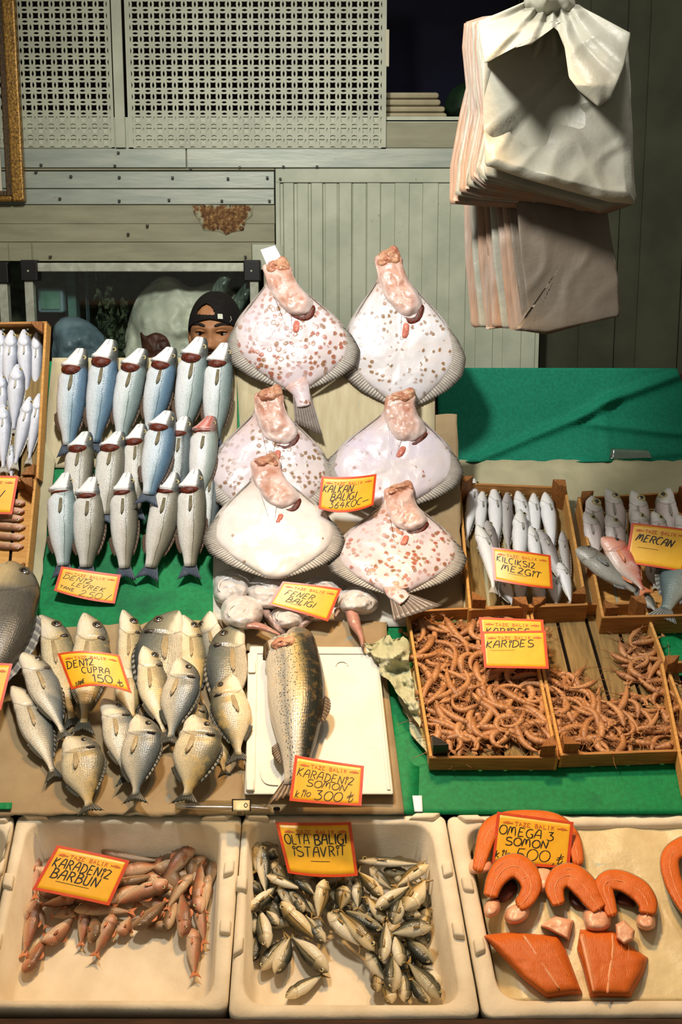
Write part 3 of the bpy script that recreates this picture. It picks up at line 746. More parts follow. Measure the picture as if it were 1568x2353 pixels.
# ---- framed panes below, with the things seen through them
def pane_frame(x0, y0, x1, y1, label, corners):
    p, q = W(x0, y0), W(x1, y1)
    r = empty('framed_pane', ((p[0] + q[0]) / 2, YW, q[2]), label, 'frame', 'framed panes below the planks'); ro = np.array(r.location)
    k = 0.030
    b = MB(); b.box((p[0], YW - .03, p[2] - k), (q[0], YW + .01, p[2])); b.build('top_rail', m_alu, r, ro, bevel=.003)
    for xa in (p[0], q[0] - k):
        b = MB(); b.box((xa, YW - .029, q[2]), (xa + k, YW + .01, p[2] - .03)); b.build('side_rail', m_alu, r, ro, bevel=.003)
    b = MB(); b.box((p[0] + k, YW - .028, q[2]), (q[0] - k, YW + .01, q[2] + k)); b.build('bottom_rail', m_alu, r, ro, bevel=.003)
    b = MB(); b.box((p[0] + k, YW - .01, q[2] + k), (q[0] - k, YW - .006, p[2] - k)); b.build('glass', m_glass, r, ro)
    for xa in corners:
        c = p[0] - .008 if xa == 0 else q[0] - .05
        b = MB(); b.box((c, YW - .04, p[2] - .062), (c + .058, YW - .001, p[2] + .01))
        o = b.build('corner_bracket', m_black, r, ro, bevel=.004)
        b = MB(); b.box((c + .024, YW - .043, p[2] - .03), (c + .030, YW - .04, p[2] - .024)); b.build('rivet', m_alu, o, None)
        o2 = [x for x in o.children][0]; o2.location = -ro
    return r
pane_frame(58, 604, 600, 1000, 'wide framed pane with black corners behind the man in the cap', (0, 1))
pane_frame(-320, 609, 40, 1000, 'framed pane at the edge beside the wide framed pane', (1,))
YB = YW + .18
B = lambda x, y, n: W(x, y, YB - n)
b = MB(); b.box((-3, YW + .5, 0), (0.0, YW + .52, 2.2)); struct(b.build('wall_behind_pane', m_leaf))
mb = MB(); p, q = W(150, 560, YB), W(192, 1100, YB); mb.box((p[0], YB, q[2]), (q[0], YB + .06, p[2])); tag(mb.build('teal_post', m_teal), 'teal post behind the framed pane', 'post')
mb = MB(); p, q = W(192, 560, YB), W(214, 1100, YB); mb.box((p[0], YB, q[2]), (q[0], YB + .06, p[2])); tag(mb.build('pale_blue_post', m_bluepost), 'pale blue post beside the teal post behind glass', 'post')
r = empty('glass_block', W(120, 718, YB), 'square green glass block seen behind the framed pane', 'glass block'); ro = np.array(r.location)
p, q = W(92, 660, YB), W(154, 718, YB)
mb = MB(); mb.box((p[0], YB - .05, q[2]), (q[0], YB, p[2])); mb.build('rim', m_bluepost, r, ro, bevel=.01)
mb = MB(); mb.box((p[0] + .012, YB - .056, q[2] + .012), (q[0] - .012, YB - .04, p[2] - .012)); mb.build('pane', m_tealglass, r, ro, bevel=.004)
mb = MB(); p, q = W(70, 718, YB), W(160, 1100, YB); mb.box((p[0], YB - .06, q[2]), (q[0], YB + .05, p[2])); tag(mb.build('dark_cabinet', m_void), 'dark cabinet under the green glass block', 'cabinet')
o = blob('plastic_sack', [(280, 830), (290, 760), (312, 690), (345, 652), (372, 634), (400, 636), (440, 660), (500, 650), (560, 690), (590, 760), (590, 1000), (280, 1000)], 0, .12, m_sack, to3=B, noise=.035, nsc=11, na=120, nr=40)
tag(o, 'big crumpled pale plastic sack behind the framed pane', 'sack')
o = blob('brown_fish', [(322, 765), (335, 772), (360, 764), (385, 778), (396, 820), (380, 850), (340, 840)], .135, .025, m_brownfish, to3=B, noise=.01, nsc=30)
tag(o, 'dark brown fish hung in front of the pale sack', 'fish')
o = blob('blue_grey_bag', [(115, 790), (122, 745), (150, 728), (190, 732), (230, 760), (250, 800), (230, 850), (160, 870), (118, 850)], .03, .10, m_bluebag, to3=B, noise=.03, nsc=12, na=60, nr=14)
tag(o, 'blue grey bag lying low behind the framed pane', 'bag')
for k, (pp, lab) in enumerate(((([(470, 700), (500, 640), (520, 615), (545, 612), (520, 670), (490, 730)]), 'shiny streaked plastic sheet above the cap'), (([(520, 720), (540, 680), (566, 650), (585, 655), (570, 700), (540, 735)]), 'shiny streaked plastic sheet beside the frame'))):
    o = blob('plastic_sheet', pp, .12, .05, M('streaky_plastic_%d' % k, (110, 128, 116), (60, 74, 62), 18, .3, .6, stretch=(4, 1, 1)), to3=B, noise=.02, nsc=16)
    tag(o, lab, 'plastic sheet')
# ---- bunches of greens hanging behind glass
for k, (x, y, lab) in enumerate(((240, 690, 'bunch of dark greens hanging beside the pale blue post'), (268, 760, 'bunch of dark greens hanging low beside the pale sack'))):
    mb = MB(); rnd = random.Random(k)
    for i in range(40):
        cx, cy = x + rnd.uniform(-22, 22), y + rnd.uniform(-60, 60)
        a = rnd.uniform(-.6, .6); l = rnd.uniform(10, 22); w = rnd.uniform(3, 6)
        dx, dy = math.sin(a) * l, math.cos(a) * l
        q = [B(cx - dx, cy - dy, .05 + rnd.uniform(0, .04)), B(cx - w, cy, .08), B(cx + dx, cy + dy, .05), B(cx + w, cy, .09)]
        mb.prism(q, [p + np.array([0, .004, 0]) for p in q])
    tag(mb.build('bunch_of_greens', m_leaf, origin=B(x, y, 0)), lab, 'greens', 'greens behind glass')

# ---------------------------------------------------------------- the display itself
def extrude_profile(prof, xa, xb, ya, yb, drop=0.02):
    p = PROF[prof] - NRM[prof][1] * drop
    y_lo, y_hi = ya, yb
    s = [q for q in p if y_lo <= q[0] <= y_hi]
    poly = [(q[0], q[1]) for q in s]
    return poly
xm = pos(1006, 1000, 0, 'rack')[0]
def counter_solid(name, prof, xa, xb, ytop_px, mat, label):
    top = pos(784, ytop_px, 0, prof)
    bot = pos(784, 1868, 0, 'plane') + np.array([0, .078, 0])
    p = PROF[prof] - NRM[prof][1] * 0.012
    s = [q for q in p if bot[1] <= q[0] and q[1] <= top[2]]
    mb = MB(); lo = []; 
    poly = [(q[0], q[1]) for q in s]
    back = [(poly[-1][0] + .03, poly[-1][1]), (poly[-1][0] + .03, 0.0), (poly[0][0], 0.0)]
    allp = poly + back
    n = len(allp)
    v = [(xa, y, z) for y, z in allp] + [(xb, y, z) for y, z in allp]
    f = [[i, (i + 1) % n, n + (i + 1) % n, n + i] for i in range(n)] + [list(range(n))[::-1], list(range(n, 2 * n))]
    mb.add(v, f)
    return mb.build(name, mat, origin=((xa + xb) / 2, poly[0][0], 0))
o = counter_solid('display_rack', 'rack', -1.6, xm, 822, m_counter, ''); tag(o, 'steep stepped display rack holding sea bass and turbot', 'rack')
o = counter_solid('display_bench', 'bench', xm + .001, 1.7, 848, m_counter, ''); tag(o, 'sloping display bench under the shrimp crates and green cloth', 'bench')
# low shelf for the polystyrene boxes
q0 = pos(784, 1868, -.140, 'plane'); q0 = q0 + np.array([0, DIRB[0], DIRB[1]]) * .004; q1 = pos(784, 2385, -.140, 'plane')
mb = MB(); d = np.array([0, DIRB[0], DIRB[1]])
nn = np.array([0, -DIRB[1], DIRB[0]])
a0 = np.array([-1.6, q0[1], q0[2]]); a1 = np.array([1.7, q0[1], q0[2]]); b0 = np.array([-1.6, q1[1], q1[2]]); b1 = np.array([1.7, q1[1], q1[2]])
fl = lambda p: np.array([p[0], p[1], 0.0])
mb.prism([fl(b0), fl(b1), fl(a1), fl(a0)], [b0, b1, a1, a0])
tag(mb.build('front_shelf', m_counter, origin=(0, q1[1], 0)), 'low front shelf carrying the polystyrene fish boxes', 'shelf')
f0 = pos(784, 2334, -.012, 'plane')
mb = MB(); mb.box((-1.6, f0[1] - .030, 0.0), (1.7, f0[1] - .006, f0[2])); tag(mb.build('front_board', m_counter, origin=(0, f0[1], 0), bevel=.004), 'dark brown front board below the polystyrene boxes', 'board')

# green cloths
o = patch('green_cloth', [(-260, 830), (1004, 830), (960, 1872), (-260, 1872)], .004, m_green, 'rack', 40, 60, .003, 14, seed=2)
tag(o, 'green cloth spread under the sea bass and sea bream', 'cloth')
o = patch('green_cloth', [(1004, 845), (1556, 846), (1640, 1062), (1010, 1062)], .006, m_greenback, 'bench', 70, 40, .004, 6, seed=5,
          ridges=[(1085, 1062, 1340, 955, .018, 9), (1340, 955, 1400, 920, .02, 10), (1400, 920, 1590, 850, .022, 11), (1370, 975, 1600, 1000, .012, 9), (1340, 1062, 1560, 1040, .01, 8), (1390, 950, 1400, 1062, .006, 10)])
tag(o, 'upright green cloth with a diagonal fold behind the crates', 'cloth')
o = patch('green_cloth', [(862, 1370), (1660, 1370), (1720, 1872), (925, 1872)], .004, m_green, 'bench', 40, 30, .003, 12, seed=8)
tag(o, 'green cloth on the bench under the shrimp crates', 'cloth')
# papers and boards
o = patch('cardboard_sheet', [(1010, 1057), (1660, 1057), (1700, 1420), (1000, 1420)], .012, m_paper2, 'bench', 40, 24, .006, 9, seed=3, ragged=6,
          ridges=[(1120, 1085, 1370, 1090, .012, 6), (1290, 1048, 1300, 1075, .015, 9), (1420, 1060, 1440, 1140, .008, 7)])
tag(o, 'stained beige paper lining behind the upper crates', 'paper')
o = patch('plastic_scrap', [(1405, 1030), (1490, 1034), (1500, 1052), (1400, 1056)], .022, m_plasticclear, 'bench', 10, 6, .006, 20, seed=4)
tag(o, 'clear plastic scrap at the foot of the upright green cloth', 'plastic')
o = patch('pale_board', [(120, 822), (545, 822), (545, 1075), (95, 1075)], .010, m_board, 'rack', 20, 20, .001, 9, thick=.008)
tag(o, 'pale board behind the top rows of sea bass', 'board')
o = patch('pale_board', [(543, 838), (1000, 838), (1000, 1130), (560, 1130)], .016, m_board, 'rack', 20, 20, .001, 9, thick=.008)
tag(o, 'pale printed board behind the turbots', 'board')
o = patch('brown_paper', [(930, 960), (1050, 950), (1066, 1400), (900, 1400)], .010, m_paper, 'rack', 20, 20, .004, 14, seed=12, ragged=5)
tag(o, 'brown paper lining between the turbots and the whiting crate', 'paper')
o = patch('polystyrene_sheet', [(490, 1160), (880, 1160), (940, 1440), (490, 1440)], .010, m_polyclean, 'rack', 12, 12, 0, 1, thick=.008)
tag(o, 'white polystyrene sheet under the lower turbots and monkfish', 'board')
o = patch('wooden_strip', [(84, 985), (128, 1055), (84, 1425), (8, 1425)], .020, m_paper2, 'rack', 10, 24, .008, 12, seed=22, ragged=4)
tag(o, 'crumpled grey wrapping between the edge crates and the sea bass', 'wrapping')
o = patch('brown_paper', [(-240, 1460), (560, 1420), (560, 1875), (-260, 1875)], .010, m_paper, 'rack', 50, 40, .008, 9, seed=6, ragged=8)
tag(o, 'brown wrapping paper under the sea bream', 'paper')
o = patch('green_strip', [(-60, 1846), (28, 1844), (26, 1860), (-60, 1862)], .020, m_green, 'plane', 6, 4)
tag(o, 'short strip of green cloth lying on the brown paper', 'cloth')
o = patch('cardboard_sheet', [(500, 1425), (890, 1428), (888, 1490), (560, 1495)], .018, m_paper, 'rack', 24, 8, .006, 20, seed=16, ragged=5)
tag(o, 'folded cardboard edge between the monkfish and the white lid', 'cardboard')
o = patch('cardboard_sheet', [(560, 1490), (885, 1520), (930, 1872), (545, 1872)], .012, m_paper, 'rack', 20, 20, .002, 9, seed=17)
tag(o, 'grey cardboard under the white polystyrene lid', 'cardboard')
o = patch('waxed_paper', [(838, 1482), (932, 1458), (968, 1672), (892, 1560)], .030, m_wax, 'rack', 50, 50, .070, 17, seed=19, ragged=18)
tag(o, 'crumpled waxed paper beside the shrimp crate', 'paper')
o = patch('waxed_paper', [(905, 1560), (955, 1540), (985, 1740), (950, 1690)], .016, m_wax, 'rack', 20, 30, .016, 16, seed=29, ragged=10)
tag(o, 'torn end of waxed paper under the shrimp crate', 'paper')
# ---------------------------------------------------------------- fish
SP = {}
SP['bass'] = dict(st=[(0, .17, .17, .20, .15), (.025, .16, .22, .25, .19), (.07, .12, .29, .33, .24), (.12, .08, .35, .43, .29), (.165, .05, .38, .52, .33), (.178, .05, .39, .40, .30), (.20, .04, .42, .36, .30), (.24, .01, .47, .46, .34), (.38, 0, .5, .5, .37), (.54, 0, .47, .48, .35), (.68, 0, .37, .39, .27), (.8, 0, .24, .25, .16), (.88, 0, .20, .20, .08)],
    tail=(.85, .32, .05), eye=(.088, .19, .022), pec=(.265, -.02, .15, .05), dors=(.42, .74, .06), anal=(.58, .74, .10))
SP['bream'] = dict(st=[(0, -.14, .07, .07, .05), (.03, -.12, .19, .14, .10), (.10, -.04, .35, .30, .18), (.18, .01, .43, .37, .21), (.235, .02, .46, .42, .235), (.25, .02, .455, .42, .22), (.36, .02, .49, .48, .24), (.5, 0, .44, .46, .22), (.65, 0, .29, .31, .16), (.76, 0, .15, .16, .09), (.84, 0, .085, .09, .05), (.90, 0, .10, .10, .025)],
    tail=(.86, .26, .05), eye=(.135, .17, .036), pec=(.285, -.10, .21, .05), dors=(.3, .74, .05), anal=(.58, .74, .07))
SP['whiting'] = dict(st=[(0, 0, .08, .10, .08), (.04, 0, .20, .22, .18), (.12, 0, .36, .38, .32), (.21, 0, .45, .48, .39), (.23, 0, .44, .46, .37), (.35, 0, .48, .5, .42), (.5, 0, .42, .43, .36), (.7, 0, .27, .27, .22), (.85, 0, .13, .13, .09), (.92, 0, .11, .11, .05)],
    tail=(.88, .26, .02), eye=(.075, .16, .028), pec=(.24, -.02, .12, .05), dors=(.32, .8, .06), anal=(.5, .8, .05))
SP['mackerel'] = dict(st=[(0, -.03, .05, .07, .05), (.05, -.02, .22, .22, .16), (.14, 0, .38, .40, .28), (.235, 0, .46, .48, .33), (.25, 0, .45, .47, .31), (.4, 0, .5, .5, .34), (.55, 0, .42, .42, .28), (.72, 0, .24, .24, .16), (.84, 0, .09, .09, .08), (.88, 0, .08, .08, .04)],
    tail=(.85, .42, .09), eye=(.085, .12, .042), pec=(.26, -.05, .15, .05), dors=None, anal=None)
SP['mullet'] = dict(st=[(0, -.12, .10, .12, .10), (.04, -.08, .30, .26, .22), (.12, -.02, .43, .42, .33), (.21, 0, .48, .48, .37), (.23, 0, .47, .47, .35), (.35, 0, .5, .5, .38), (.55, 0, .40, .40, .30), (.72, 0, .25, .25, .18), (.84, 0, .13, .13, .08), (.89, 0, .11, .11, .04)],
    tail=(.85, .32, .06), eye=(.10, .24, .034), pec=(.25, -.12, .13, .05), dors=(.3, .45, .16), anal=None)
SP['salmon'] = dict(st=[(0, .16, .16, .10, .14), (.03, .12, .30, .16, .22), (.07, .06, .40, .22, .28), (.085, .02, .44, .42, .33), (.14, 0, .47, .47, .36), (.3, 0, .5, .5, .40), (.45, 0, .49, .5, .39), (.62, 0, .38, .36, .30), (.76, .03, .25, .24, .18), (.86, .05, .19, .18, .09), (.9, .05, .19, .18, .05)],
    tail=(.87, .34, .04), eye=None, pec=(.10, -.42, .10, .06), dors=(.42, .56, .10), anal=(.66, .76, .12))
SP['thick'] = dict(st=[(0, -.05, .10, .12, .08), (.04, -.03, .26, .24, .16), (.12, 0, .40, .38, .25), (.2, 0, .46, .44, .30), (.24, 0, .46, .45, .29), (.4, 0, .5, .5, .32), (.6, 0, .38, .40, .25), (.78, 0, .17, .18, .12), (.88, 0, .12, .12, .05)],
    tail=(.85, .28, .02), eye=(.10, .2, .03), pec=(.26, -.08, .18, .09), dors=(.3, .72, .10), anal=(.6, .74, .10))

SP['pink'] = dict(SP['bream'], eye=(.145, .14, .058))
def gl_w(q): return math.sin(math.pi * q)
def herm(st, t):
    x = [s[0] for s in st]
    out = []
    for k in range(1, 5):
        y = [s[k] for s in st]
        # monotone-ish cubic through the stations
        m = np.gradient(np.array(y), np.array(x))
        i = min(max(np.searchsorted(x, t) - 1, 0), len(x) - 2)
        h = x[i + 1] - x[i]; q = min(max((t - x[i]) / h, 0), 1)
        d = (y[i + 1] - y[i]) / h
        m0, m1 = m[i], m[i + 1]
        if h < .03: m0 = m1 = d
        out.append((2 * q**3 - 3 * q**2 + 1) * y[i] + (q**3 - 2 * q**2 + q) * h * m0 + (-2 * q**3 + 3 * q**2) * y[i + 1] + (q**3 - q**2) * h * m1)
    return out

def fin_plate(name, base, tip, mat, parent, th=.0012, rays=10, ripple=.0008, nrows=4):
    """a thin rayed fin between a root line and a tip line (local coordinates of the fish)"""
    B_, T_ = np.array(base, float), np.array(tip, float)
    n = rays * 2 + 1
    tb = np.linspace(0, 1, len(B_)); tt = np.linspace(0, 1, len(T_)); q = np.linspace(0, 1, n)
    bb = np.stack([np.interp(q, tb, B_[:, k]) for k in range(3)], 1); tp = np.stack([np.interp(q, tt, T_[:, k]) for k in range(3)], 1)
    nrm = np.cross(B_[-1] - B_[0], T_[len(T_) // 2] - B_[0]); nrm = nrm / (np.linalg.norm(nrm) + 1e-9)
    v = []; uv = []; f = []
    for s in (1, -1):
        for i in range(nrows + 1):
            r = i / nrows
            for j in range(n):
                k = (ripple if j % 2 else -ripple) * r
                jag = .03 if (i == nrows and j % 2) else 0
                p = bb[j] * (1 - r + jag) + tp[j] * (r - jag)
                v.append(p + nrm * (k + s * th * (1 - .7 * r))); uv.append((j / (n - 1), r))
    m = (nrows + 1) * n
    for i in range(nrows):
        for j in range(n - 1):
            a = i * n + j
            f.append([a, a + 1, a + n + 1, a + n]); f.append([m + a, m + a + n, m + a + n + 1, m + a + 1])
    ring = list(range(n)) + [i * n + n - 1 for i in range(1, nrows + 1)] + [nrows * n + j for j in range(n - 2, -1, -1)] + [i * n for i in range(nrows - 1, 0, -1)]
    for a, b in zip(ring, ring[1:] + ring[:1]): f.append([a, m + a, m + b, b])
    return mesh(name, v, f, mat, uv, True, parent)

def ball(name, c, rad, mat, parent, nu=14, nv=8, nse=None, seed=0):
    v = []; uv = []; f = []
    for i in range(nv + 1):
        a = math.pi * i / nv
        for j in range(nu):
            o_ = 2 * math.pi * j / nu
            p = np.array([math.sin(a) * math.cos(o_), math.sin(a) * math.sin(o_), math.cos(a)])
            k = 1 + (nse * fbm(p, 2.2, seed) if nse else 0)
            v.append(np.array(c) + p * np.array(rad) * k); uv.append((j / nu, i / nv))
    for i in range(nv):
        for j in range(nu):
            f.append([i * nu + j, (i + 1) * nu + j, (i + 1) * nu + (j + 1) % nu, i * nu + (j + 1) % nu])
    return mesh(name, v, f, mat, uv, True, parent)

def fish(name, label, cat, group, sp, head, tail, w, dors, mat, tmat, fmat, n=0.0, n2=None, roll=0, bend=0, prof='rack', eye=True, detail=True,
         gill=False, eyem=None, mark=None, sag=0.0, nseg=18, nst=30, hwk=1.0, bfin=None):
    S = SP[sp]
    hx, hy = head; tx, ty = tail
    D = hit((hy + ty) / 2, n, prof)[0]
    wm = w * D / F_PX
    hwmax = max(s[4] for s in S['st']) * wm * hwk
    n2 = n if n2 is None else n2
    Ph, Pt = pos(hx, hy, n + hwmax * .8, prof), pos(tx, ty, n2 + hwmax * .6, prof)
    L = np.linalg.norm(Pt - Ph); X = (Pt - Ph) / L
    nv = nor(hy, n, prof) + nor(ty, n, prof); nv /= np.linalg.norm(nv)
    V = nv - np.dot(nv, X) * X; V /= np.linalg.norm(V)
    Z = dors * np.cross(V, X)
    vs = -dors
    a = math.radians(roll)
    Zr = math.cos(a) * Z - math.sin(a) * V
    Y = np.cross(Zr, X)
    base = (Ph + Pt) / 2 - V * hwmax * .7
    R = Matrix(((X[0], Y[0], Zr[0], base[0]), (X[1], Y[1], Zr[1], base[1]), (X[2], Y[2], Zr[2], base[2]), (0, 0, 0, 1)))
    root = empty(name, (0, 0, 0), label, cat, group)
    root.matrix_world = R
    off = np.array(R.inverted() @ Vector((Ph + Pt) / 2))     # middle of the axis in local terms
    up = np.array(R.inverted().to_3x3() @ Vector(V))
    def cen(t):
        s = herm(S['st'], min(t, S['st'][-1][0]))
        p = off + np.array([(t - .5) * L, 0, s[0] * wm])
        p[2] += bend * L * (4 * t * (1 - t) - .5)
        return p - up * sag * L * (4 * (t - .4) ** 2), s
    v = []; uv = []; f = []
    ts = np.unique(np.concatenate([np.linspace(0, 1, nst) ** 1.15 * S['st'][-1][0], [s[0] for s in S['st']]]))
    for t in ts:
        p, s = cen(t)
        for j in range(nseg):
            o_ = 2 * math.pi * j / nseg
            cz, sy = math.cos(o_), math.sin(o_)
            z = (s[1] if cz > 0 else s[2]) * wm * math.copysign(abs(cz) ** .92, cz)
            v.append(p + np.array([0, s[3] * hwk * wm * math.copysign(abs(sy) ** .92, sy), z])); uv.append((t, .5 - .5 * cz))
    m = len(ts)
    for i in range(m - 1):
        for j in range(nseg):
            f.append([i * nseg + j, i * nseg + (j + 1) % nseg, (i + 1) * nseg + (j + 1) % nseg, (i + 1) * nseg + j])
    f.append(list(range(nseg))[::-1]); f.append([(m - 1) * nseg + j for j in range(nseg)])
    mesh('body', v, f, mat, uv, True, root)
    def surf(t, z, lift=0.0):
        p, s = cen(t); k = (s[1] if z > 0 else s[2]) * wm
        q = min(abs(z * wm) / max(k, 1e-6), .98)
        return p + np.array([0, vs * (s[3] * hwk * wm * (1 - q ** 2.2) ** .5 + lift), z * wm])
    # tail fin
    t0, ht, fork = S['tail']
    pc, s = cen(t0)
    pe, _ = cen(1.0); lx = .5 * L + off[0]
    hb = s[1] * wm * .9; he = ht * wm * 1.25
    base_ = [pc + np.array([0, 0, hb]), pc + np.array([0, 0, -hb])]
    pe = pe.copy()
    tip = [pe + np.array([0, 0, he]), pe + np.array([-fork * L * .6, 0, he * .45]), pe + np.array([-fork * L, 0, 0]), pe + np.array([-fork * L * .6, 0, -he * .45]), pe + np.array([0, 0, -he])]
    fin_plate('tail_fin', base_, tip, tmat, root, .0015, 8, .0012 * wm / .07)
    if eye and S['eye']:
        t, z, r = S['eye']; r_ = r * L
        c = surf(t, z, -.0015)
        e = ball('eye', c, (r_, r_ * .45, r_), eyem or m_eye_g, root)
        ball('pupil', c + np.array([0, vs * r_ * .22, 0]), (r_ * .55, r_ * .32, r_ * .55), m_eye_d, e, 12, 6)
    if detail:
        t, z, l, wd_ = S['pec']
        pb = [surf(t, z + .045, .0005), surf(t, z - .045, .0005)]
        t2 = t + l
        pt_ = [surf(t + l * .55, z + wd_, .003), surf(t + l * .85, z + wd_ * .6 - .02, .004), surf(t2, z - .05, .004), surf(t + l * .85, z - .05 - wd_ * .7, .004), surf(t + l * .5, z - .03 - wd_, .003)]
        fin_plate('pectoral_fin', pb, pt_, fmat, root, .0012, 6, .001)
        if S['dors']:
            ta, tb, hh = S['dors']; tq = np.linspace(ta, tb, 6)
            bb = []; tp = []
            for i, q in enumerate(tq):
                p, s = cen(q); bb.append(p + np.array([0, 0, s[1] * wm * .93]))
                tp.append(p + np.array([.03 * L, 0, s[1] * wm + hh * wm * math.sin(math.pi * (.25 + .7 * i / 5))]))
            fin_plate('dorsal_fin', bb, tp, bfin or fmat, root, .0012, 9, .001)
        if S['anal']:
            ta, tb, hh = S['anal']; tq = np.linspace(ta, tb, 4)
            bb = []; tp = []
            for i, q in enumerate(tq):
                p, s = cen(q); bb.append(p - np.array([0, 0, s[2] * wm * .93]))
                tp.append(p - np.array([-.03 * L, 0, s[2] * wm + hh * wm * math.sin(math.pi * (.3 + .6 * i / 3))]))
            fin_plate('anal_fin', bb, tp, bfin or fmat, root, .0012, 6, .001)
    if gill:
        # the gill lies open: a dark red crescent from the throat to under the eye
        mb = MB(); pp = []; rr = []
        for q in np.linspace(0, 1, 13):
            z = -.46 + .66 * q; t = .188 + .026 * gl_w(q) * gill
            pp.append(surf(t, z * .93, -.001)); rr.append(max(.05, math.sin(math.pi * min(1, q * .9 + .08))) ** .6 * .040 * gill * L)
        mb.tube(pp, rr, 12); mb.build('gill', m_gill, root, smooth=True)
    if mark:
        c = surf(.25, .22, -.001); ball('gill_mark', c - np.array([0, vs * .004, 0]), (.020 * L, .008, .13 * wm), m_mark, root, 12, 8, .3, hx)
    return root

ORD = ['first', 'second', 'third', 'fourth', 'fifth', 'sixth', 'seventh', 'eighth', 'ninth', 'tenth']
# ---- sea bass, three rows (points read off the photograph, in a 3.136x enlargement at 60,740)
zb = lambda x, y: (60 + x / 3.136, 740 + y / 3.136)
row1 = [((362, 195), (300, 985), 212, 'blue', 1, 'with a blue back and no neighbour towards the wooden crate'), ((585, 130), (480, 970), 212, 'blue', 1, 'slim blue-backed'),
        ((800, 192), (670, 930), 208, 'silver', 1, ''), ((1015, 183), (880, 880), 206, 'blue', 1, ''), ((1232, 112), (1120, 900), 218, 'silver', 1, ''), ((1405, 155), (1350, 950), 212, 'silver', .8, '')]
lab1 = ['sea bass at the crate end of the top row', 'tall second sea bass of the top row with blue back', 'third sea bass of the top row with pale green back', 'fourth sea bass of the top row, head lower than its neighbours',
        'fifth sea bass of the top row, standing highest in front of the man', 'last sea bass of the top row beside the upper turbot']
for i, (h, t, w, k, g, _) in enumerate(row1):
    fish('sea_bass', lab1[i], 'fish', 'sea bass on the rack', 'bass', zb(*h), zb(*t), w / 3.136, 1, m_bass[k], m_basstail, m_bassfin, n=.018, roll=5, gill=1.25 * g, bend=(-.012, .01, -.015, 0, .012, 0)[i], bfin=m_bassback)
row2 = [((402, 800), (350, 1480), 206, 'warm', 1.2, 'sea bass at the crate end of the middle row'), ((640, 798), (560, 1470), 214, 'warm', 1.25, 'second sea bass of the middle row with big dark gill'),
        ((800, 745), (790, 1440), 190, 'warm', 1.1, 'sea bass in the middle row half hidden behind the bluish one'), ((1118, 690), (1080, 1380), 196, 'dark', .9, 'dull dark sea bass in the middle row'),
        ((1300, 685), (1240, 1330), 205, 'red', .4, 'sea bass with a reddish head at the turbot end of the middle row')]
for i, (h, t, w, k, g, lab) in enumerate(row2):
    fish('sea_bass', lab, 'fish', 'sea bass on the rack', 'bass', zb(*h), zb(*t), w / 3.136, 1, m_bass[k], m_basstail, m_bassfin, n=.050 + (.008 if i == 1 else 0), roll=5, gill=g, bfin=m_bassback)
fish('sea_bass', 'bluish sea bass lying highest on the middle row', 'fish', 'sea bass on the rack', 'bass', zb(1000, 648), zb(870, 1330), 222 / 3.136, 1, m_bass['blue'], m_basstail, m_bassfin, n=.088, roll=4, gill=1.2, bend=.02, bfin=m_bassback)
row3 = [((262, 1095), (270, 1850), 218, 'silver', .35, 'sea bass at the crate end of the bottom row, tail under the price sign'), ((462, 1125), (430, 1860), 232, 'warm', .8, 'second sea bass of the bottom row, tail under the price sign'),
        ((705, 1093), (712, 1872), 205, 'warm', .7, 'third sea bass of the bottom row with a dark tail beside the sign'), ((1045, 1088), (880, 1868), 222, 'warm', .6, 'fourth sea bass of the bottom row bending towards its dark tail'),
        ((1195, 1070), (1182, 1860), 216, 'warm', .95, 'last sea bass of the bottom row, its dark tail on the green cloth')]
for i, (h, t, w, k, g, lab) in enumerate(row3):
    fish('sea_bass', lab, 'fish', 'sea bass on the rack', 'bass', zb(*h), zb(*t), w / 3.136, 1, m_bass[k], m_basstail, m_bassfin, n=.070, n2=.012, roll=5, gill=g, bend=(.0, .02, .0, .035, .01)[i], bfin=m_bassback)
fish('sea_bass', 'sea bass mostly hidden under the turbot fins, only its tail end showing', 'fish', 'sea bass on the rack', 'bass', zb(1335, 1000), zb(1300, 1640), 170 / 3.136, 1, m_bass['dark'], m_basstail, m_bassfin, n=.03, roll=10, bfin=m_bassback)

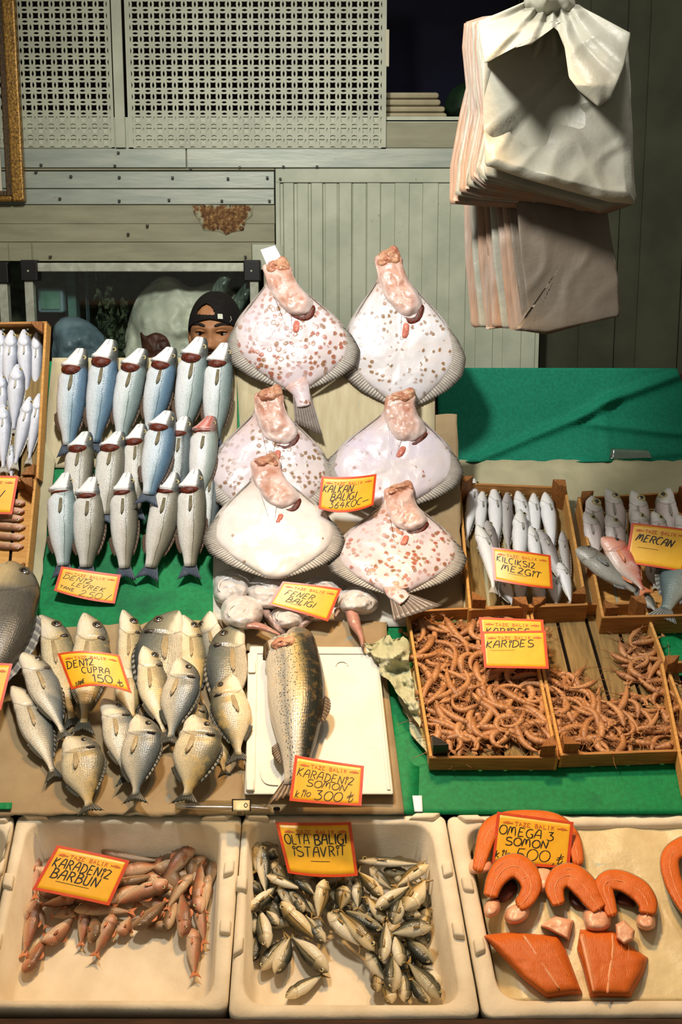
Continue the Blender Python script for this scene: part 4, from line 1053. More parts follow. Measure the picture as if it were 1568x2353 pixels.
# ---- turbots
TB = [(0, .19), (.05, .20), (.11, .22), (.17, .28), (.25, .44), (.33, .60), (.42, .76), (.52, .86), (.62, .88), (.72, .80), (.82, .60), (.91, .34), (.975, .13)]
def turbot(label, cx, y0, y1, hw, off, n, mi, tailpx=None, red=False, card=False, seed=0):
    h = y1 - y0
    def P(u, v): return (cx + u * hw + off * (1 - v) ** 1.6 * hw, y0 + v * h)
    D = hit(y0 + h * .6, n, 'rack')[0]
    right = [P(u, v) for v, u in TB]; left = [P(-u, v) for v, u in TB[::-1]]
    outline = right + left
    c = P(0, .60)
    root = empty('turbot', pos(c[0], c[1], n), label, 'fish', 'turbots stacked on the rack')
    dens = []
    for k, (a, b_) in enumerate(zip(outline, outline[1:] + outline[:1])):
        for q in range(3): dens.append((a[0] + (b_[0] - a[0]) * q / 3, a[1] + (b_[1] - a[1]) * q / 3))
    o_ = catmull(outline, 96)
    blob('body', o_, n, .026, m_turbot[mi], root, 'rack', nr=18, power=3.4, noise=.0045, nsc=16, centre=c, seed=seed, smooth_outline=False, base=.006, uvfun=lambda q, rr: ((q[1] - y0) / h, rr))
    # fringe fins down both sides
    for nm, sg, sl in (('dorsal_fin', 1, 1), ('anal_fin', -1, 1)):
        n_ = 130
        vs_ = np.linspace(.16, .97, n_) + np.array([(i % 2) * .002 for i in range(n_)]); us = np.interp(vs_, [a for a, _ in TB], [b_ for _, b_ in TB])
        v = []; uv = []; f = []
        inv = Matrix.Translation(-Vector(root.location))
        for s in (0, 1):
            for r in range(4):
                for i in range(n_):
                    g = vs_[i]
                    wdt = (1 + .10 * mnoise.noise(Vector((i * .9, seed * 3, sg))) ) * .014 + .21 * max(0, math.sin(math.pi * min(1, max(0, (g - .42) / .56)))) ** 1.2
                    rr = r / 3
                    u_ = us[i] * (.93) + wdt * rr * (1.0 if g < .6 else 1.0 - .5 * (g - .6) / .4)
                    v_ = g + wdt * rr * .55 * (g - .30)
                    q = P(sg * u_, v_)
                    hh = n + .006 + .004 * (1 - rr) + (.0012 if i % 2 else -.0012) * rr + .0025 * mnoise.noise(Vector((i * .35, seed, sg))) * rr - s * .0018
                    v.append(pos(q[0], q[1], hh) - np.array(root.location)); uv.append((i / n_, rr))
        m = 4 * n_
        for r in range(3):
            for i in range(n_ - 1):
                a = r * n_ + i; f.append([a, a + n_, a + n_ + 1, a + 1]); f.append([m + a, m + a + 1, m + a + n_ + 1, m + a + n_])
        for i in range(n_ - 1):
            a = 3 * n_ + i; f.append([a, m + a, m + a + 1, a + 1])
        mesh(nm, v, f, m_turbotfin, uv, True, root)
    if tailpx:
        (bx0, by0, bx1, by1, ex0, ey0, ex1, ey1) = tailpx
        L0 = np.array(root.location)
        st = np.linspace(0, 1, 5)
        bb = [pos(bx0 + (bx1 - bx0) * q, by0 + (by1 - by0) * q, n + .012) - L0 for q in st]
        tt = [pos(ex0 + (ex1 - ex0) * q, ey0 + (ey1 - ey0) * q - 14 * math.sin(math.pi * q) * 0 , n + .014) - L0 for q in st]
        fin_plate('tail_fin', bb, tt, m_turbottail, root, .002, 9, .0018, 6)
        mid = P(0, .95)
        sweep('tail_root', [P(0, .90), ((bx0 + bx1) / 2, (by0 + by1) / 2), ((bx0 + bx1) / 2 * .6 + (ex0 + ex1) / 2 * .4, (by0 + by1) / 2 * .6 + (ey0 + ey1) / 2 * .4)], [hw * .20, abs(bx1 - bx0) * .5, abs(bx1 - bx0) * .42], n + .002, .022, m_turbot[mi], root)
    # the pulled-back throat flap and the cut mouth at the top
    fl = [(-.21, .0), (.0, -.02), (.18, -.01), (.21, .08), (.27, .16), (.38, .24), (.42, .31), (.33, .375), (.16, .40), (-.02, .365), (-.14, .28), (-.20, .18), (-.22, .09)]
    fp = [P(u, v) for u, v in fl]
    def flap_height(q, rr, hh):
        v_ = (q[1] - y0) / h; u_ = (q[0] - cx) / hw - off * (1 - v_) ** 1.6
        k = max(0, min(1, (v_ + .55 * u_) / .42))        # thick only at the lower lip
        return .012 * (1 - rr ** 3) * (1 - k) + k * (.020 * (1 - rr ** 7) + .008 * (1 - rr ** 2))
    blob('throat_flap', fp, n + .017, .02, m_turbothead, root, 'rack', na=70, nr=18, noise=.008, nsc=26, seed=seed + 3, base=.014, centre=P(.06, .2), hfun=flap_height, uvfun=lambda q, rr: ((q[1] - y0) / h, rr))
    mp = [P(u, v) for u, v in [(-.20, .02), (-.12, -.03), (.0, -.05), (.10, -.075), (.17, -.05), (.19, .02), (.10, .05), (-.06, .06), (-.18, .06)]]
    blob('cut_mouth', mp, n + .016, .016, m_turbotcut, root, 'rack', na=50, nr=10, noise=.010, nsc=50, seed=seed + 6, base=.02)
    gp = [P(u, v) for u, v in [(.02, .385), (.16, .40), (.30, .38), (.41, .31), (.44, .33), (.38, .40), (.28, .435), (.14, .435)]]
    blob('gill_slit', gp, n + .020, .006, m_gill, root, 'rack', na=36, nr=5, base=.01, centre=P(.26, .40))
    pf = [P(u, v) for u, v in [(.10, .43), (.17, .44), (.15, .50), (.10, .53), (.04, .52), (.06, .47)]]
    blob('pelvic_fin', pf, n + .024, .006, m_turbotpink, root, 'rack', na=30, nr=5, noise=.003, nsc=60, base=.01)
    if card:
        mb = MB(); k = np.array(root.location); q = [pos(x, y, n + .02) for x, y in ((599, 574), (632, 564), (650, 598), (616, 614))]
        mb.prism([p - k for p in q], [p - k + np.array([0, -.002, 0]) for p in q]); o = mb.build('white_tag', m_white, root); o['label'] = 'small white paper tag tucked at the mouth'
    return root
turbot('turbot with only its upper half speckled, at the top beside the hanging bags', 930, 590, 945, 146, -.25, .020, 1, seed=1)
turbot('densely brown spotted turbot at the top with a white tag at its mouth', 680, 610, 905, 153, -.28, .045, 0, tailpx=(672, 900, 712, 900, 678, 972, 742, 1003), card=True, seed=2)
turbot('turbot with scattered brown spots in the second row beside the sea bass', 620, 905, 1205, 156, .0, .060, 2, seed=3)
turbot('pale lilac turbot with few spots in the second row above the price sign', 896, 910, 1178, 163, .17, .060, 3, seed=4)
turbot('almost plain white turbot in the bottom row over the monkfish', 634, 1060, 1335, 161, -.14, .095, 4, seed=5)
turbot('reddish spotted turbot in the bottom row with its tail beside the shrimp', 910, 1122, 1372, 160, .06, .085, 5, tailpx=(893, 1360, 932, 1362, 905, 1428, 1016, 1392), seed=6)

# ---- monkfish, belly up
def monk(label, outline, n, H, tail=None, twid=None, seed=0, flaps=()):
    c = np.mean(outline, 0)
    root = empty('monkfish', pos(c[0], c[1], n), label, 'fish', 'monkfish below the turbots')
    blob('body', outline, n, H, m_monk, root, 'rack', na=60, nr=16, power=2.6, noise=.010, nsc=26, seed=seed, base=.004)
    cx, cy = c; rx = (max(p[0] for p in outline) - min(p[0] for p in outline)) / 2; ry = (max(p[1] for p in outline) - min(p[1] for p in outline)) / 2
    ring = [(cx + rx * .62 * math.cos(a), cy + ry * .55 * math.sin(a)) for a in np.linspace(2.6, 6.4, 9)]
    sweep('belly_fold', ring, [1.5, 3.5, 4, 3.5, 1.5], n + H * .70, .008, m_monk, root, ns=8, n=24, noise=.002, seed=seed)
    for pts in flaps:
        blob('side_flap', pts, n + .004, .018, m_monkskin, root, 'rack', na=36, nr=7, noise=.008, nsc=40, seed=seed + 1)
    if tail:
        sweep('tail', tail, twid, n + .004, .034, m_monktail, root, noise=.004, seed=seed, ns=14, n=24)
    return root
monk('monkfish with a domed belly at the green cloth end, upper of two', [(490, 1350), (497, 1322), (522, 1309), (560, 1313), (583, 1330), (575, 1365), (545, 1385), (512, 1388), (494, 1376)], .02, .045, seed=1)
monk('monkfish behind the top corner of its price sign', [(566, 1358), (580, 1330), (615, 1320), (655, 1328), (676, 1350), (665, 1385), (630, 1400), (590, 1396)], .03, .045, seed=2)
monk('round white monkfish lowest beside the sea bream, tail trailing', [(508, 1398), (522, 1374), (555, 1367), (590, 1375), (606, 1400), (598, 1430), (570, 1446), (535, 1444), (512, 1428)], .045, .050, [(565, 1436), (600, 1440), (645, 1460)], [9, 8, 3], 3)
monk('monkfish with dark side flaps under the lower edge of its sign', [(622, 1404), (640, 1388), (680, 1388), (704, 1404), (700, 1430), (670, 1446), (640, 1444), (624, 1428)], .030, .040, None, None, 4,
     [[(598, 1404), (615, 1392), (630, 1420), (660, 1445), (655, 1462), (630, 1446)], [(662, 1458), (690, 1428), (715, 1412), (722, 1422), (700, 1444), (672, 1464)]])
monk('monkfish mostly hidden behind its price sign', [(690, 1340), (720, 1328), (765, 1334), (800, 1352), (790, 1375), (740, 1372), (700, 1362)], .02, .035, seed=5)
monk('monkfish with a long pink tail hanging over the cardboard', [(776, 1385), (786, 1358), (820, 1344), (852, 1352), (873, 1378), (864, 1402), (840, 1412), (808, 1411), (784, 1404)], .035, .050, [(806, 1398), (815, 1430), (830, 1462), (834, 1486)], [14, 15, 8, 4], 6,
     [[(768, 1404), (776, 1396), (784, 1404), (776, 1418), (768, 1420)]])

# ---- sea bream
zm = lambda x, y: (x / 2.613, 1370 + y / 2.613)
BR = [  # head, tail, width, dorsal side, skin, height, bend, roll, label
 ((285, 112), (452, 810), 222, 1, 'gold', .014, .03, 8, 'sea bream at the back beside the big dark fish, behind its sign'),
 ((552, 108), (500, 840), 242, 1, 'gold', .030, .03, 8, 'golden sea bream whose head rises above the price sign and tail below'),
 ((770, 88), (800, 720), 170, 1, 'gold', .014, .02, 14, 'pale sea bream between the sign and the big grey bream'),
 ((1235, 108), (1345, 600), 190, -1, 'silver', .010, 0, 25, 'white-bellied sea bream half hidden at the back by the monkfish'),
 ((1130, 118), (1200, 700), 170, 1, 'gold', .020, .02, 14, 'narrow pale sea bream beside the biggest grey bream'),
 ((1015, 88), (880, 800), 300, -1, 'grey', .026, .03, -6, 'biggest dark grey sea bream at the back turned the other way'),
 ((1390, 165), (1340, 860), 262, -1, 'grey', .034, .02, -6, 'dark grey sea bream beside the white lid with a big dark eye'),
 ((1180, 610), (1110, 1010), 190, 1, 'gold', .014, 0, 8, 'yellowish sea bream mostly under its neighbours in the middle'),
 ((770, 430), (800, 760), 190, 1, 'gold', .012, 0, 8, 'sea bream covered by the corner of the price sign'),
 ((160, 335), (405, 875), 216, 1, 'silver', .050, .03, 22, 'sea bream slanting down from the upper corner of the brown paper'),
 ((110, 540), (345, 1115), 214, 1, 'silver', .030, .03, 20, 'slanting sea bream at the edge of the heap, dark tail on the paper'),
 ((880, 302), (1000, 880), 196, 1, 'gold', .050, -.06, 12, 'pale curved sea bream with eye showing right of the price sign'),
 ((1115, 378), (1015, 905), 236, 1, 'silver', .064, .02, -4, 'blue grey sea bream in the middle with a dark short tail'),
 ((1355, 480), (1440, 1010), 246, -1, 'gold', .060, -.02, 0, 'sea bream lying over the dark one next to the white lid'),
 ((665, 615), (770, 1140), 215, 1, 'silver', .046, .06, 10, 'sea bream curving below the price sign with a thin tail'),
 ((1310, 760), (1350, 1085), 130, 1, 'gold', .016, 0, 8, 'sea bream under the lowest one, only its tail showing'),
 ((865, 715), (810, 1250), 252, 1, 'silver', .070, .0, -4, 'silver blue sea bream lowest in the middle, forked dark tail down'),
 ((1215, 720), (1115, 1255), 300, 1, 'gold', .076, .03, -2, 'broad golden sea bream lowest toward the white lid'),
 ((455, 835), (545, 1310), 272, 1, 'gold', .046, .03, -2, 'golden sea bream lying lowest of all, tail at the box rim')]
for (h, t, w, d, k, n, bd, rl, lab) in BR:
    fish('sea_bream', lab, 'fish', 'sea bream on brown paper', 'bream', zm(*h), zm(*t), w / 2.613, d, m_bream[k], m_breamtail, m_breamfin, n=n, n2=max(.006, n * .45), roll=rl, bend=bd * .6, mark=True, eyem=m_eye_b, bfin=m_breamtail)

# ---- the big fish cut by the edge, and the salmon
fish('sea_bass', 'big dark fish at the edge of the rack above the brown paper', 'fish', None, 'thick', (36, 1298), (-75, 1690), 168, 1, m_grouper, m_breamtail, m_greyfin, n=.03, eyem=m_eye_b, roll=4).name = 'dark_grouper'
s_ = fish('salmon', 'whole gutted salmon with golden speckled flank on the white lid', 'fish', None, 'salmon', (672, 1453), (672, 1846), 134, 1, m_salmon, m_salmonfin, m_salmonfin, n=.040, roll=-10, prof='rack', bend=.045, sag=.0)
zs = lambda x, y: (540 + x / 3.409, 1420 + y / 3.409)
L0 = s_
c_ = pos(652, 1472, .075)
loc = s_.matrix_world.inverted()
g = blob('cut_gill', [(622, 1482), (640, 1464), (672, 1457), (686, 1466), (680, 1482), (656, 1490), (634, 1494)], .112, .022, m_turbotcut, None, 'rack', na=44, nr=9, noise=.010, nsc=50, base=.05)
s_.matrix_world = s_.matrix_world; bpy.context.view_layer.update()
g.parent = s_; g.matrix_parent_inverse = s_.matrix_world.inverted()
g['label'] = 'raw red cut at the gill'

# ---- crates
def unit(a): a = np.array(a, float); return a / np.linalg.norm(a)
def crate(label, rim, hgt, prof, floor_mat=m_woodold, post_up=.03, group='wooden fish crates', n_floor=.012, planks=5, postw=.034, blackposts=(), group_on=True, wall=.007, frontposts=True):
    """rim: TL TR BR BL of the outer top edge in the picture; stands square on the display"""
    n1 = n_floor + hgt
    C4 = [pos(x, y, n1, prof) for x, y in rim]
    nv = nor(sum(p[1] for p in rim) / 4, n_floor, prof)
    lo = [p - nv * hgt for p in C4]
    cen = sum(lo) / 4
    root = empty('wooden_crate', cen, label, 'crate', group)
    def board(name, a, b_, h0, h1, inward, mat, t=wall):
        i = unit(inward) * t
        mb = MB(); mb.prism([a + nv * h0 - cen, b_ + nv * h0 - cen, b_ + i + nv * h0 - cen, a + i + nv * h0 - cen], [a + nv * h1 - cen, b_ + nv * h1 - cen, b_ + i + nv * h1 - cen, a + i + nv * h1 - cen])
        return mb.build(name, mat, root, bevel=.0012)
    TL, TR, BR_, BL = lo
    ex = unit(TR - TL); ey = unit(BL - TL)
    # floor planks
    mb = MB(); gap = .004
    for k in range(planks):
        a0, a1 = k / planks, (k + 1) / planks
        p = lambda u, v: TL * (1 - u) * (1 - v) + TR * u * (1 - v) + BR_ * u * v + BL * (1 - u) * v
        du = gap / np.linalg.norm(TR - TL)
        q = [p(a0 + du, .01), p(a1 - du, .01), p(a1 - du, .99), p(a0 + du, .99)]
        mb.prism([x - cen for x in q], [x + nv * .005 - cen for x in q])
    o = mb.build('floor_planks', floor_mat, root, bevel=.001)
    mb = MB(); q = [p(.02, .02), p(.98, .02), p(.98, .98), p(.02, .98)]
    mb.prism([x - nv * .004 - cen for x in q], [x - nv * .001 - cen for x in q]); mb.build('underside', m_void, root)
    board('side_board', TL, BL, .0, hgt, ex, m_woodlight); board('side_board', TR, BR_, .0, hgt, -ex, m_woodlight)
    board('end_board', TL, TR, hgt * .15, hgt, ey, m_wood); board('end_board', BL, BR_, .0, hgt, -ey, m_wood)
    for i, (c, sx, sy) in enumerate(((TL, ex, ey), (TR, -ex, ey), (BR_, -ex, -ey), (BL, ex, -ey))):
        a = c + sx * wall * 1.0 + sy * wall * 1.0
        tri = [a, a + sx * postw, a + sx * postw * .55 + sy * postw * .55, a + sy * postw * .9]
        up = hgt + post_up
        if i >= 2 and not frontposts: up = hgt + .004
        mb = MB(); mb.prism([x + nv * .005 - cen for x in tri], [x + nv * (up if k != 2 else up - .004) - cen for k, x in enumerate(tri)])
        mb.build('corner_post', m_black if i in blackposts else m_woodpost, root, bevel=.0015)
    return root, lo, nv
shr1, lo1, nv1 = crate('wooden crate full of shrimp, standing towards the white lid', [(934, 1402), (1212, 1388), (1284, 1742), (988, 1742)], .042, 'bench', post_up=.034, blackposts=(3,), planks=5)
shr2, lo2, nv2 = crate('half-empty wooden crate of shrimp with bare floor planks', [(1214, 1387), (1482, 1383), (1610, 1725), (1288, 1736)], .042, 'bench', post_up=.030, planks=4)
whi, lo3, nv3 = crate('wooden crate packed with whiting', [(1052, 1108), (1302, 1118), (1352, 1390), (1078, 1402)], .060, 'bench', post_up=.030)
mer, lo4, nv4 = crate('wooden crate holding pink and grey bream by the edge', [(1328, 1142), (1590, 1128), (1680, 1412), (1384, 1420)], .060, 'bench', floor_mat=m_woodlight, post_up=.026)
crx, lo5, nv5 = crate('wooden crate cut off at the edge below the bare crate', [(1518, 1520), (1780, 1510), (1860, 1800), (1575, 1810)], .042, 'bench', post_up=.028, n_floor=.014)
lf1, lo6, nv6 = crate('tall wooden crate of silver fish at the edge of the rack', [(-170, 742), (108, 738), (88, 1100), (-190, 1110)], .05, 'rack', post_up=.022, n_floor=.03)
lf2, lo7, nv7 = crate('wooden crate of red mullet below the silver fish', [(-190, 1108), (84, 1100), (62, 1322), (-210, 1330)], .05, 'rack', floor_mat=m_woodlight, post_up=.02, n_floor=.034, frontposts=False)

zw = lambda x, y: (1000 + x / 2.7606, 830 + y / 2.7606)
WH = [((255, 748), (195, 1180), 84, 1, 0, .030), ((302, 823), (285, 1200), 84, 1, 0, .026), ((378, 803), (390, 1250), 98, 1, 0, .030), ((458, 828), (470, 1240), 80, 1, 1, .028), ((528, 823), (610, 1220), 98, 1, 0, .030),
      ((625, 836), (655, 1230), 86, 1, 0, .028), ((703, 836), (755, 1240), 104, 1, 0, .034), ((330, 1015), (410, 1380), 96, 1, 1, .046), ((660, 1068), (830, 1450), 100, 1, 1, .044), ((805, 1080), (862, 1440), 70, 1, 1, .030),
      ((545, 945), (530, 1400), 112, 1, 0, .058), ((605, 1048), (680, 1400), 92, 1, 0, .054), ((283, 1045), (385, 1480), 110, 1, 0, .060), ((330, 1240), (420, 1500), 60, 1, 0, .036), ((420, 1390), (500, 1560), 90, -1, 0, .040),
      ((545, 1390), (545, 1560), 90, 1, 0, .038), ((650, 1410), (690, 1560), 90, 1, 0, .038), ((755, 1370), (772, 1560), 92, 1, 0, .048), ((790, 1280), (870, 1550), 92, 1, 0, .046)]
WL = ['whiting beside the crate wall nearest the turbots, head up at the post', 'second whiting from the turbot side in the back row', 'third whiting of the back row with a broad white flank', 'greyish fourth whiting of the back row', 'fifth whiting of the back row, leaning',
      'sixth whiting of the back row', 'last whiting of the back row under the corner post', 'dark-backed whiting behind the curved one in the front row', 'dark grey whiting slanting past the sign', 'narrow grey whiting along the crate wall by the bream crate',
      'whiting lying on top in the middle above its sign', 'whiting whose head peeps over the sign edge', 'curved white whiting in front near the corner post', 'thin pale whiting tail beside the sign', 'whiting end below the sign near the front post',
      'whiting end below the middle of the sign', 'whiting end below the sign, third along', 'whiting with cut end at the front board', 'whiting slanting to the front corner by the bream crate']
for k, ((h, t, w, d, dk, n), lab) in enumerate(zip(WH, WL)):
    fish('whiting', lab, 'fish', 'whiting in the crate', 'whiting', zw(*h), zw(*t), w / 2.7606, d, m_whitingdark if dk else m_whiting, m_palefin, m_palefin, n=n + .006, n2=max(.022, n - .010), prof='bench', roll=18 if not dk else 0, bend=.05 if k == 12 else .012 * (-1) ** k)
ME = [((995, 845), (1040, 1300), 138, 1, .078, 'mercan', 'pink bream by the crate wall, back row'), ((1110, 812), (1200, 1200), 140, 1, .078, 'mercan', 'pink bream with ringed eye, second in the back row'), ((1275, 826), (1330, 1230), 148, 1, .078, 'mercan', 'pink bream with dark clouded eye, third in the back row'),
      ((1460, 806), (1500, 1230), 155, -1, .078, 'mercan', 'pink bream with yellow eye beside the post'), ((970, 955), (1050, 1280), 128, 1, .088, 'mercan', 'pink bream lying over the first one'), ((1110, 975), (1200, 1300), 140, 1, .088, 'mercan', 'pink bream lying over the second one'),
      ((1280, 945), (1340, 1260), 140, 1, .088, 'mercan', 'pink bream just above the edge of its sign'), ((1400, 955), (1470, 1260), 120, 1, .088, 'mercan', 'smaller pink bream behind the sign, eye showing'), ((1560, 975), (1640, 1300), 150, 1, .08, 'mercan', 'bream at the picture edge behind the sign')]
for k, (h, t, w, d, n, mt, lab) in enumerate(ME):
    fish('pink_bream', lab, 'fish', 'bream in the edge crate', 'pink', zw(*h), zw(*t), w / 2.7606, d, m_mercan, m_palefin, m_palefin, n=n - .004, n2=.03, prof='bench', roll=6)
fish('red_bream', 'orange red bream lying across the pink ones', 'fish', None, 'bream', zw(1085, 1110), zw(1350, 1490), 200 / 2.76, 1, m_redfish, m_mulletfin, m_mulletfin, n=.098, n2=.045, prof='bench', eyem=m_eye_b)
fish('gurnard', 'mottled grey gurnard slanting below the red bream', 'fish', None, 'thick', zw(905, 1185), zw(1330, 1500), 170 / 2.76, 1, m_greyfish, m_greyfin, m_greyfin, n=.086, n2=.03, prof='bench', eyem=m_eye_b)
fish('grey_bream', 'big blue grey fish at the front of the edge crate', 'fish', None, 'thick', zw(1640, 1150), zw(1440, 1640), 260 / 2.76, -1, m_bigfish, m_greyfin, m_greyfin, n=.045, prof='bench', eyem=m_eye_b)
fish('grey_bream', 'grey tail end of a fish sticking over the crate board', 'fish', None, 'thick', zw(1270, 1440), zw(1420, 1600), 90 / 2.76, 1, m_greyfish, m_greyfin, m_greyfin, n=.03, prof='bench', eye=False)
fish('pink_bream', 'small pale pink fish under the lower edge of the sign', 'fish', None, 'bream', zw(1360, 1270), zw(1400, 1450), 90 / 2.76, 1, m_mercan, m_palefin, m_palefin, n=.02, prof='bench', eye=False)

# crates at the left edge
ze = lambda x, y: (x / 2.613, 560 + y / 2.613)
LS = [((72, 520), (45, 960), 100, .040, 'silver fish third from the crate wall in the back row'), ((145, 515), (165, 960), 98, .042, 'silver fish second from the crate wall in the back row'), ((222, 532), (215, 980), 80, .036, 'silver fish along the crate wall, back row'), ((5, 515), (5, 960), 90, .038, 'silver fish at the picture edge in the back row'),
      ((108, 725), (80, 1150), 108, .060, 'silver fish lying on top in the middle of the crate'), ((8, 775), (10, 1180), 90, .058, 'silver fish on top at the picture edge'), ((182, 920), (85, 1360), 90, .062, 'silver fish slanting towards the front with its tail low'), ((238, 900), (170, 1330), 84, .056, 'silver fish slanting along the crate wall'),
      ((22, 965), (20, 1380), 96, .064, 'silver fish in front near the picture edge above the sign'), ((62, 1200), (70, 1420), 70, .050, 'small silver fish end above the sign')]
for h, t, w, n, lab in LS:
    fish('bonito', lab, 'fish', 'silver fish in the tall crate', 'whiting', ze(*h), ze(*t), w / 2.613, 1, m_silver, m_palefin, m_palefin, n=n, n2=n - .01, prof='rack', roll=10)
for k, y in enumerate((1118, 1163, 1203, 1250, 1303, 1355)):
    yy = 680 + y / 2.353
    fish('red_mullet', '%s red mullet down in the edge crate' % ('topmost', 'second', 'third', 'fourth', 'fifth', 'lowest')[k], 'fish', 'red mullet in the edge crate', 'mullet', (58 - (k % 3) * 2, yy + 2), (-60, yy - 6), 20, 1, m_mullet, m_mulletfin, m_mulletfin, n=.046, prof='rack', detail=False)
# ---- shrimp
def shrimp_mesh(curl, seed):
    """one shrimp, about 1 unit long; origin at the middle"""
    rnd = random.Random(seed)
    n = 22; pts = []; x = y = 0.0; a = -curl * .35
    for i in range(n):
        t = i / (n - 1)
        pts.append((x, y)); st = 1.0 / (n - 1)
        x += math.cos(a) * st; y += math.sin(a) * st
        a += curl / (n - 1) * (0.3 if t < .3 else 1.4)
    pts = np.array(pts); pts -= pts.mean(0)
    R = np.interp(np.linspace(0, 1, n), [0, .06, .2, .34, .5, .7, .88, 1], [.014, .050, .080, .084, .076, .062, .040, .018])
    v = []; uv = []; f = []; k = 9
    for i in range(n):
        t = pts[min(i + 1, n - 1)] - pts[max(i - 1, 0)]; t /= np.linalg.norm(t); nn = np.array([-t[1], t[0]])
        for j in range(k):
            an = 2 * math.pi * j / k
            sg = 1.0 + (.10 * (((i * .62) % 1.0) - .5) if i > 7 else 0)
            q = pts[i] + nn * R[i] * sg * math.cos(an) * 1.1
            v.append((q[0], q[1], R[i] * math.sin(an) * .95)); uv.append((i / (n - 1), j / k))
    for i in range(n - 1):
        for j in range(k): f.append([i * k + j, i * k + (j + 1) % k, (i + 1) * k + (j + 1) % k, (i + 1) * k + j])
    f.append(list(range(k))[::-1]); f.append([(n - 1) * k + j for j in range(k)])
    def mk(nm, v, f, uv, mat):
        me = bpy.data.meshes.new(nm); me.from_pydata([tuple(map(float, p)) for p in v], [], f)
        l = me.uv_layers.new(name='UVMap'); idx = [lp.vertex_index for lp in me.loops]
        for q, i in zip(l.data, idx): q.uv = uv[i]
        me.polygons.foreach_set('use_smooth', [True] * len(me.polygons)); me.materials.append(mat); return me
    body = mk('body', v, f, uv, m_shrimp)
    # feelers and legs
    mb = MB(); h = pts[0]; d = pts[0] - pts[2]; d /= np.linalg.norm(d); nn = np.array([-d[1], d[0]])
    for s in (-1, 1, .3):
        p = [h]
        ang = s * .25 + rnd.uniform(-.2, .2)
        for q in range(6):
            ang += s * rnd.uniform(.02, .22)
            p.append(p[-1] + (d * math.cos(ang) + nn * math.sin(ang)) * (.075 if s != .3 else .03))
        mb.tube([(q[0], q[1], .01 * i * (1 if s > 0 else -.2)) for i, q in enumerate(p)], [.011, .009, .008, .007, .006, .005, .003], 4)
    fe = mk('feelers', mb.v, mb.f, [(0, 0)] * len(mb.v), m_feeler)
    mb = MB()
    for i in range(8):
        q = 3 + i; c = pts[q]; t = pts[q + 1] - pts[q - 1]; t /= np.linalg.norm(t); nn = np.array([-t[1], t[0]]) * (1 if curl > 0 else -1)
        l = rnd.uniform(.12, .24)
        e = c + nn * (R[q] + l * .6) - t * l * .5 * rnd.uniform(-.3, 1); e2 = e + nn * l * .3 + t * l * rnd.uniform(-.4, .5)
        mb.tube([(c[0], c[1], .03), (e[0], e[1], .05 * rnd.uniform(-.6, 1)), (e2[0], e2[1], 0)], [.010, .009, .004], 4)
    lg = mk('legs', mb.v, mb.f, [(0, 0)] * len(mb.v), m_feeler)
    mb = MB(); c = pts[-1]; t = pts[-1] - pts[-3]; t /= np.linalg.norm(t); nn = np.array([-t[1], t[0]])
    for s in (-.6, -.2, .2, .6):
        dd = t * math.cos(s) + nn * math.sin(s); w = np.array([-dd[1], dd[0]]) * .022; e = c + dd * .13
        lo = [(c[0], c[1], -.006), (*(c + dd * .08 - w), -.004), (*e, -.003), (*(c + dd * .08 + w), -.004)]
        mb.prism(lo, [(p[0], p[1], p[2] + .012) for p in lo])
    tf = mk('tail_fan', mb.v, mb.f, [(.9, 0)] * len(mb.v), m_shrimp)
    return body, fe, lg, tf
VAR = [shrimp_mesh(c, i) for i, c in enumerate((1.0, 1.7, -1.2, 2.3, -1.9, .5, -2.6, 1.4, 3.1, -.7))]
def put_shrimp(px, py, n, ang, L, k, tilt, label, group):
    p = pos(px, py, n, 'bench'); nv = nor(py, n, 'bench')
    ex = np.array([1.0, 0, 0]); ey = np.cross(nv, ex)
    a = ex * math.cos(ang) + ey * math.sin(ang); nz_ = nv * math.cos(tilt) + np.cross(a, nv) * math.sin(tilt); b_ = np.cross(nz_, a)
    Mx = Matrix(((a[0], b_[0], nz_[0], p[0]), (a[1], b_[1], nz_[1], p[1]), (a[2], b_[2], nz_[2], p[2]), (0, 0, 0, 1))) @ Matrix.Scale(L, 4)
    r = empty('shrimp', (0, 0, 0), label, 'shrimp', group); r.matrix_world = Mx
    for nm, me in zip(('body', 'feelers', 'legs', 'tail_fan'), VAR[k]):
        o = bpy.data.objects.new(nm, me); COL.objects.link(o); o.parent = r
    return r
rnd = random.Random(4)
def quadpt(q, u, v):
    q = [np.array(c, float) for c in q]
    return q[0] * (1 - u) * (1 - v) + q[1] * u * (1 - v) + q[2] * u * v + q[3] * (1 - u) * v
QL = [(958, 1440), (1218, 1428), (1272, 1706), (1004, 1712)]
pts = []
def far(p, lst, d): return all((p[0] - q[0]) ** 2 + (p[1] - q[1]) ** 2 > d * d for q in lst)
LAB1 = 'orange brown shrimp heaped in the full wooden crate'; LAB2 = 'orange brown shrimp lying in the half-empty crate'
for layer, (cnt, n, dmin) in enumerate(((88, .026, 22), (102, .038, 20))):
    got = []; tries = 0
    while len(got) < cnt and tries < 6000:
        tries += 1; p = quadpt(QL, rnd.random(), rnd.random())
        if far(p, got, dmin): got.append(p)
    for p in got:
        put_shrimp(p[0], p[1], n + rnd.uniform(0, .008), rnd.uniform(0, 6.28), rnd.uniform(.076, .106), rnd.randrange(10), rnd.uniform(-.35, .35), LAB1, 'shrimp in the full crate')
regs = [([(1225, 1545), (1330, 1560), (1420, 1640), (1440, 1705), (1300, 1712)], 46), ([(1440, 1450), (1490, 1445), (1540, 1590), (1430, 1560)], 24), ([(1330, 1620), (1560, 1590), (1570, 1706), (1320, 1712)], 52)]
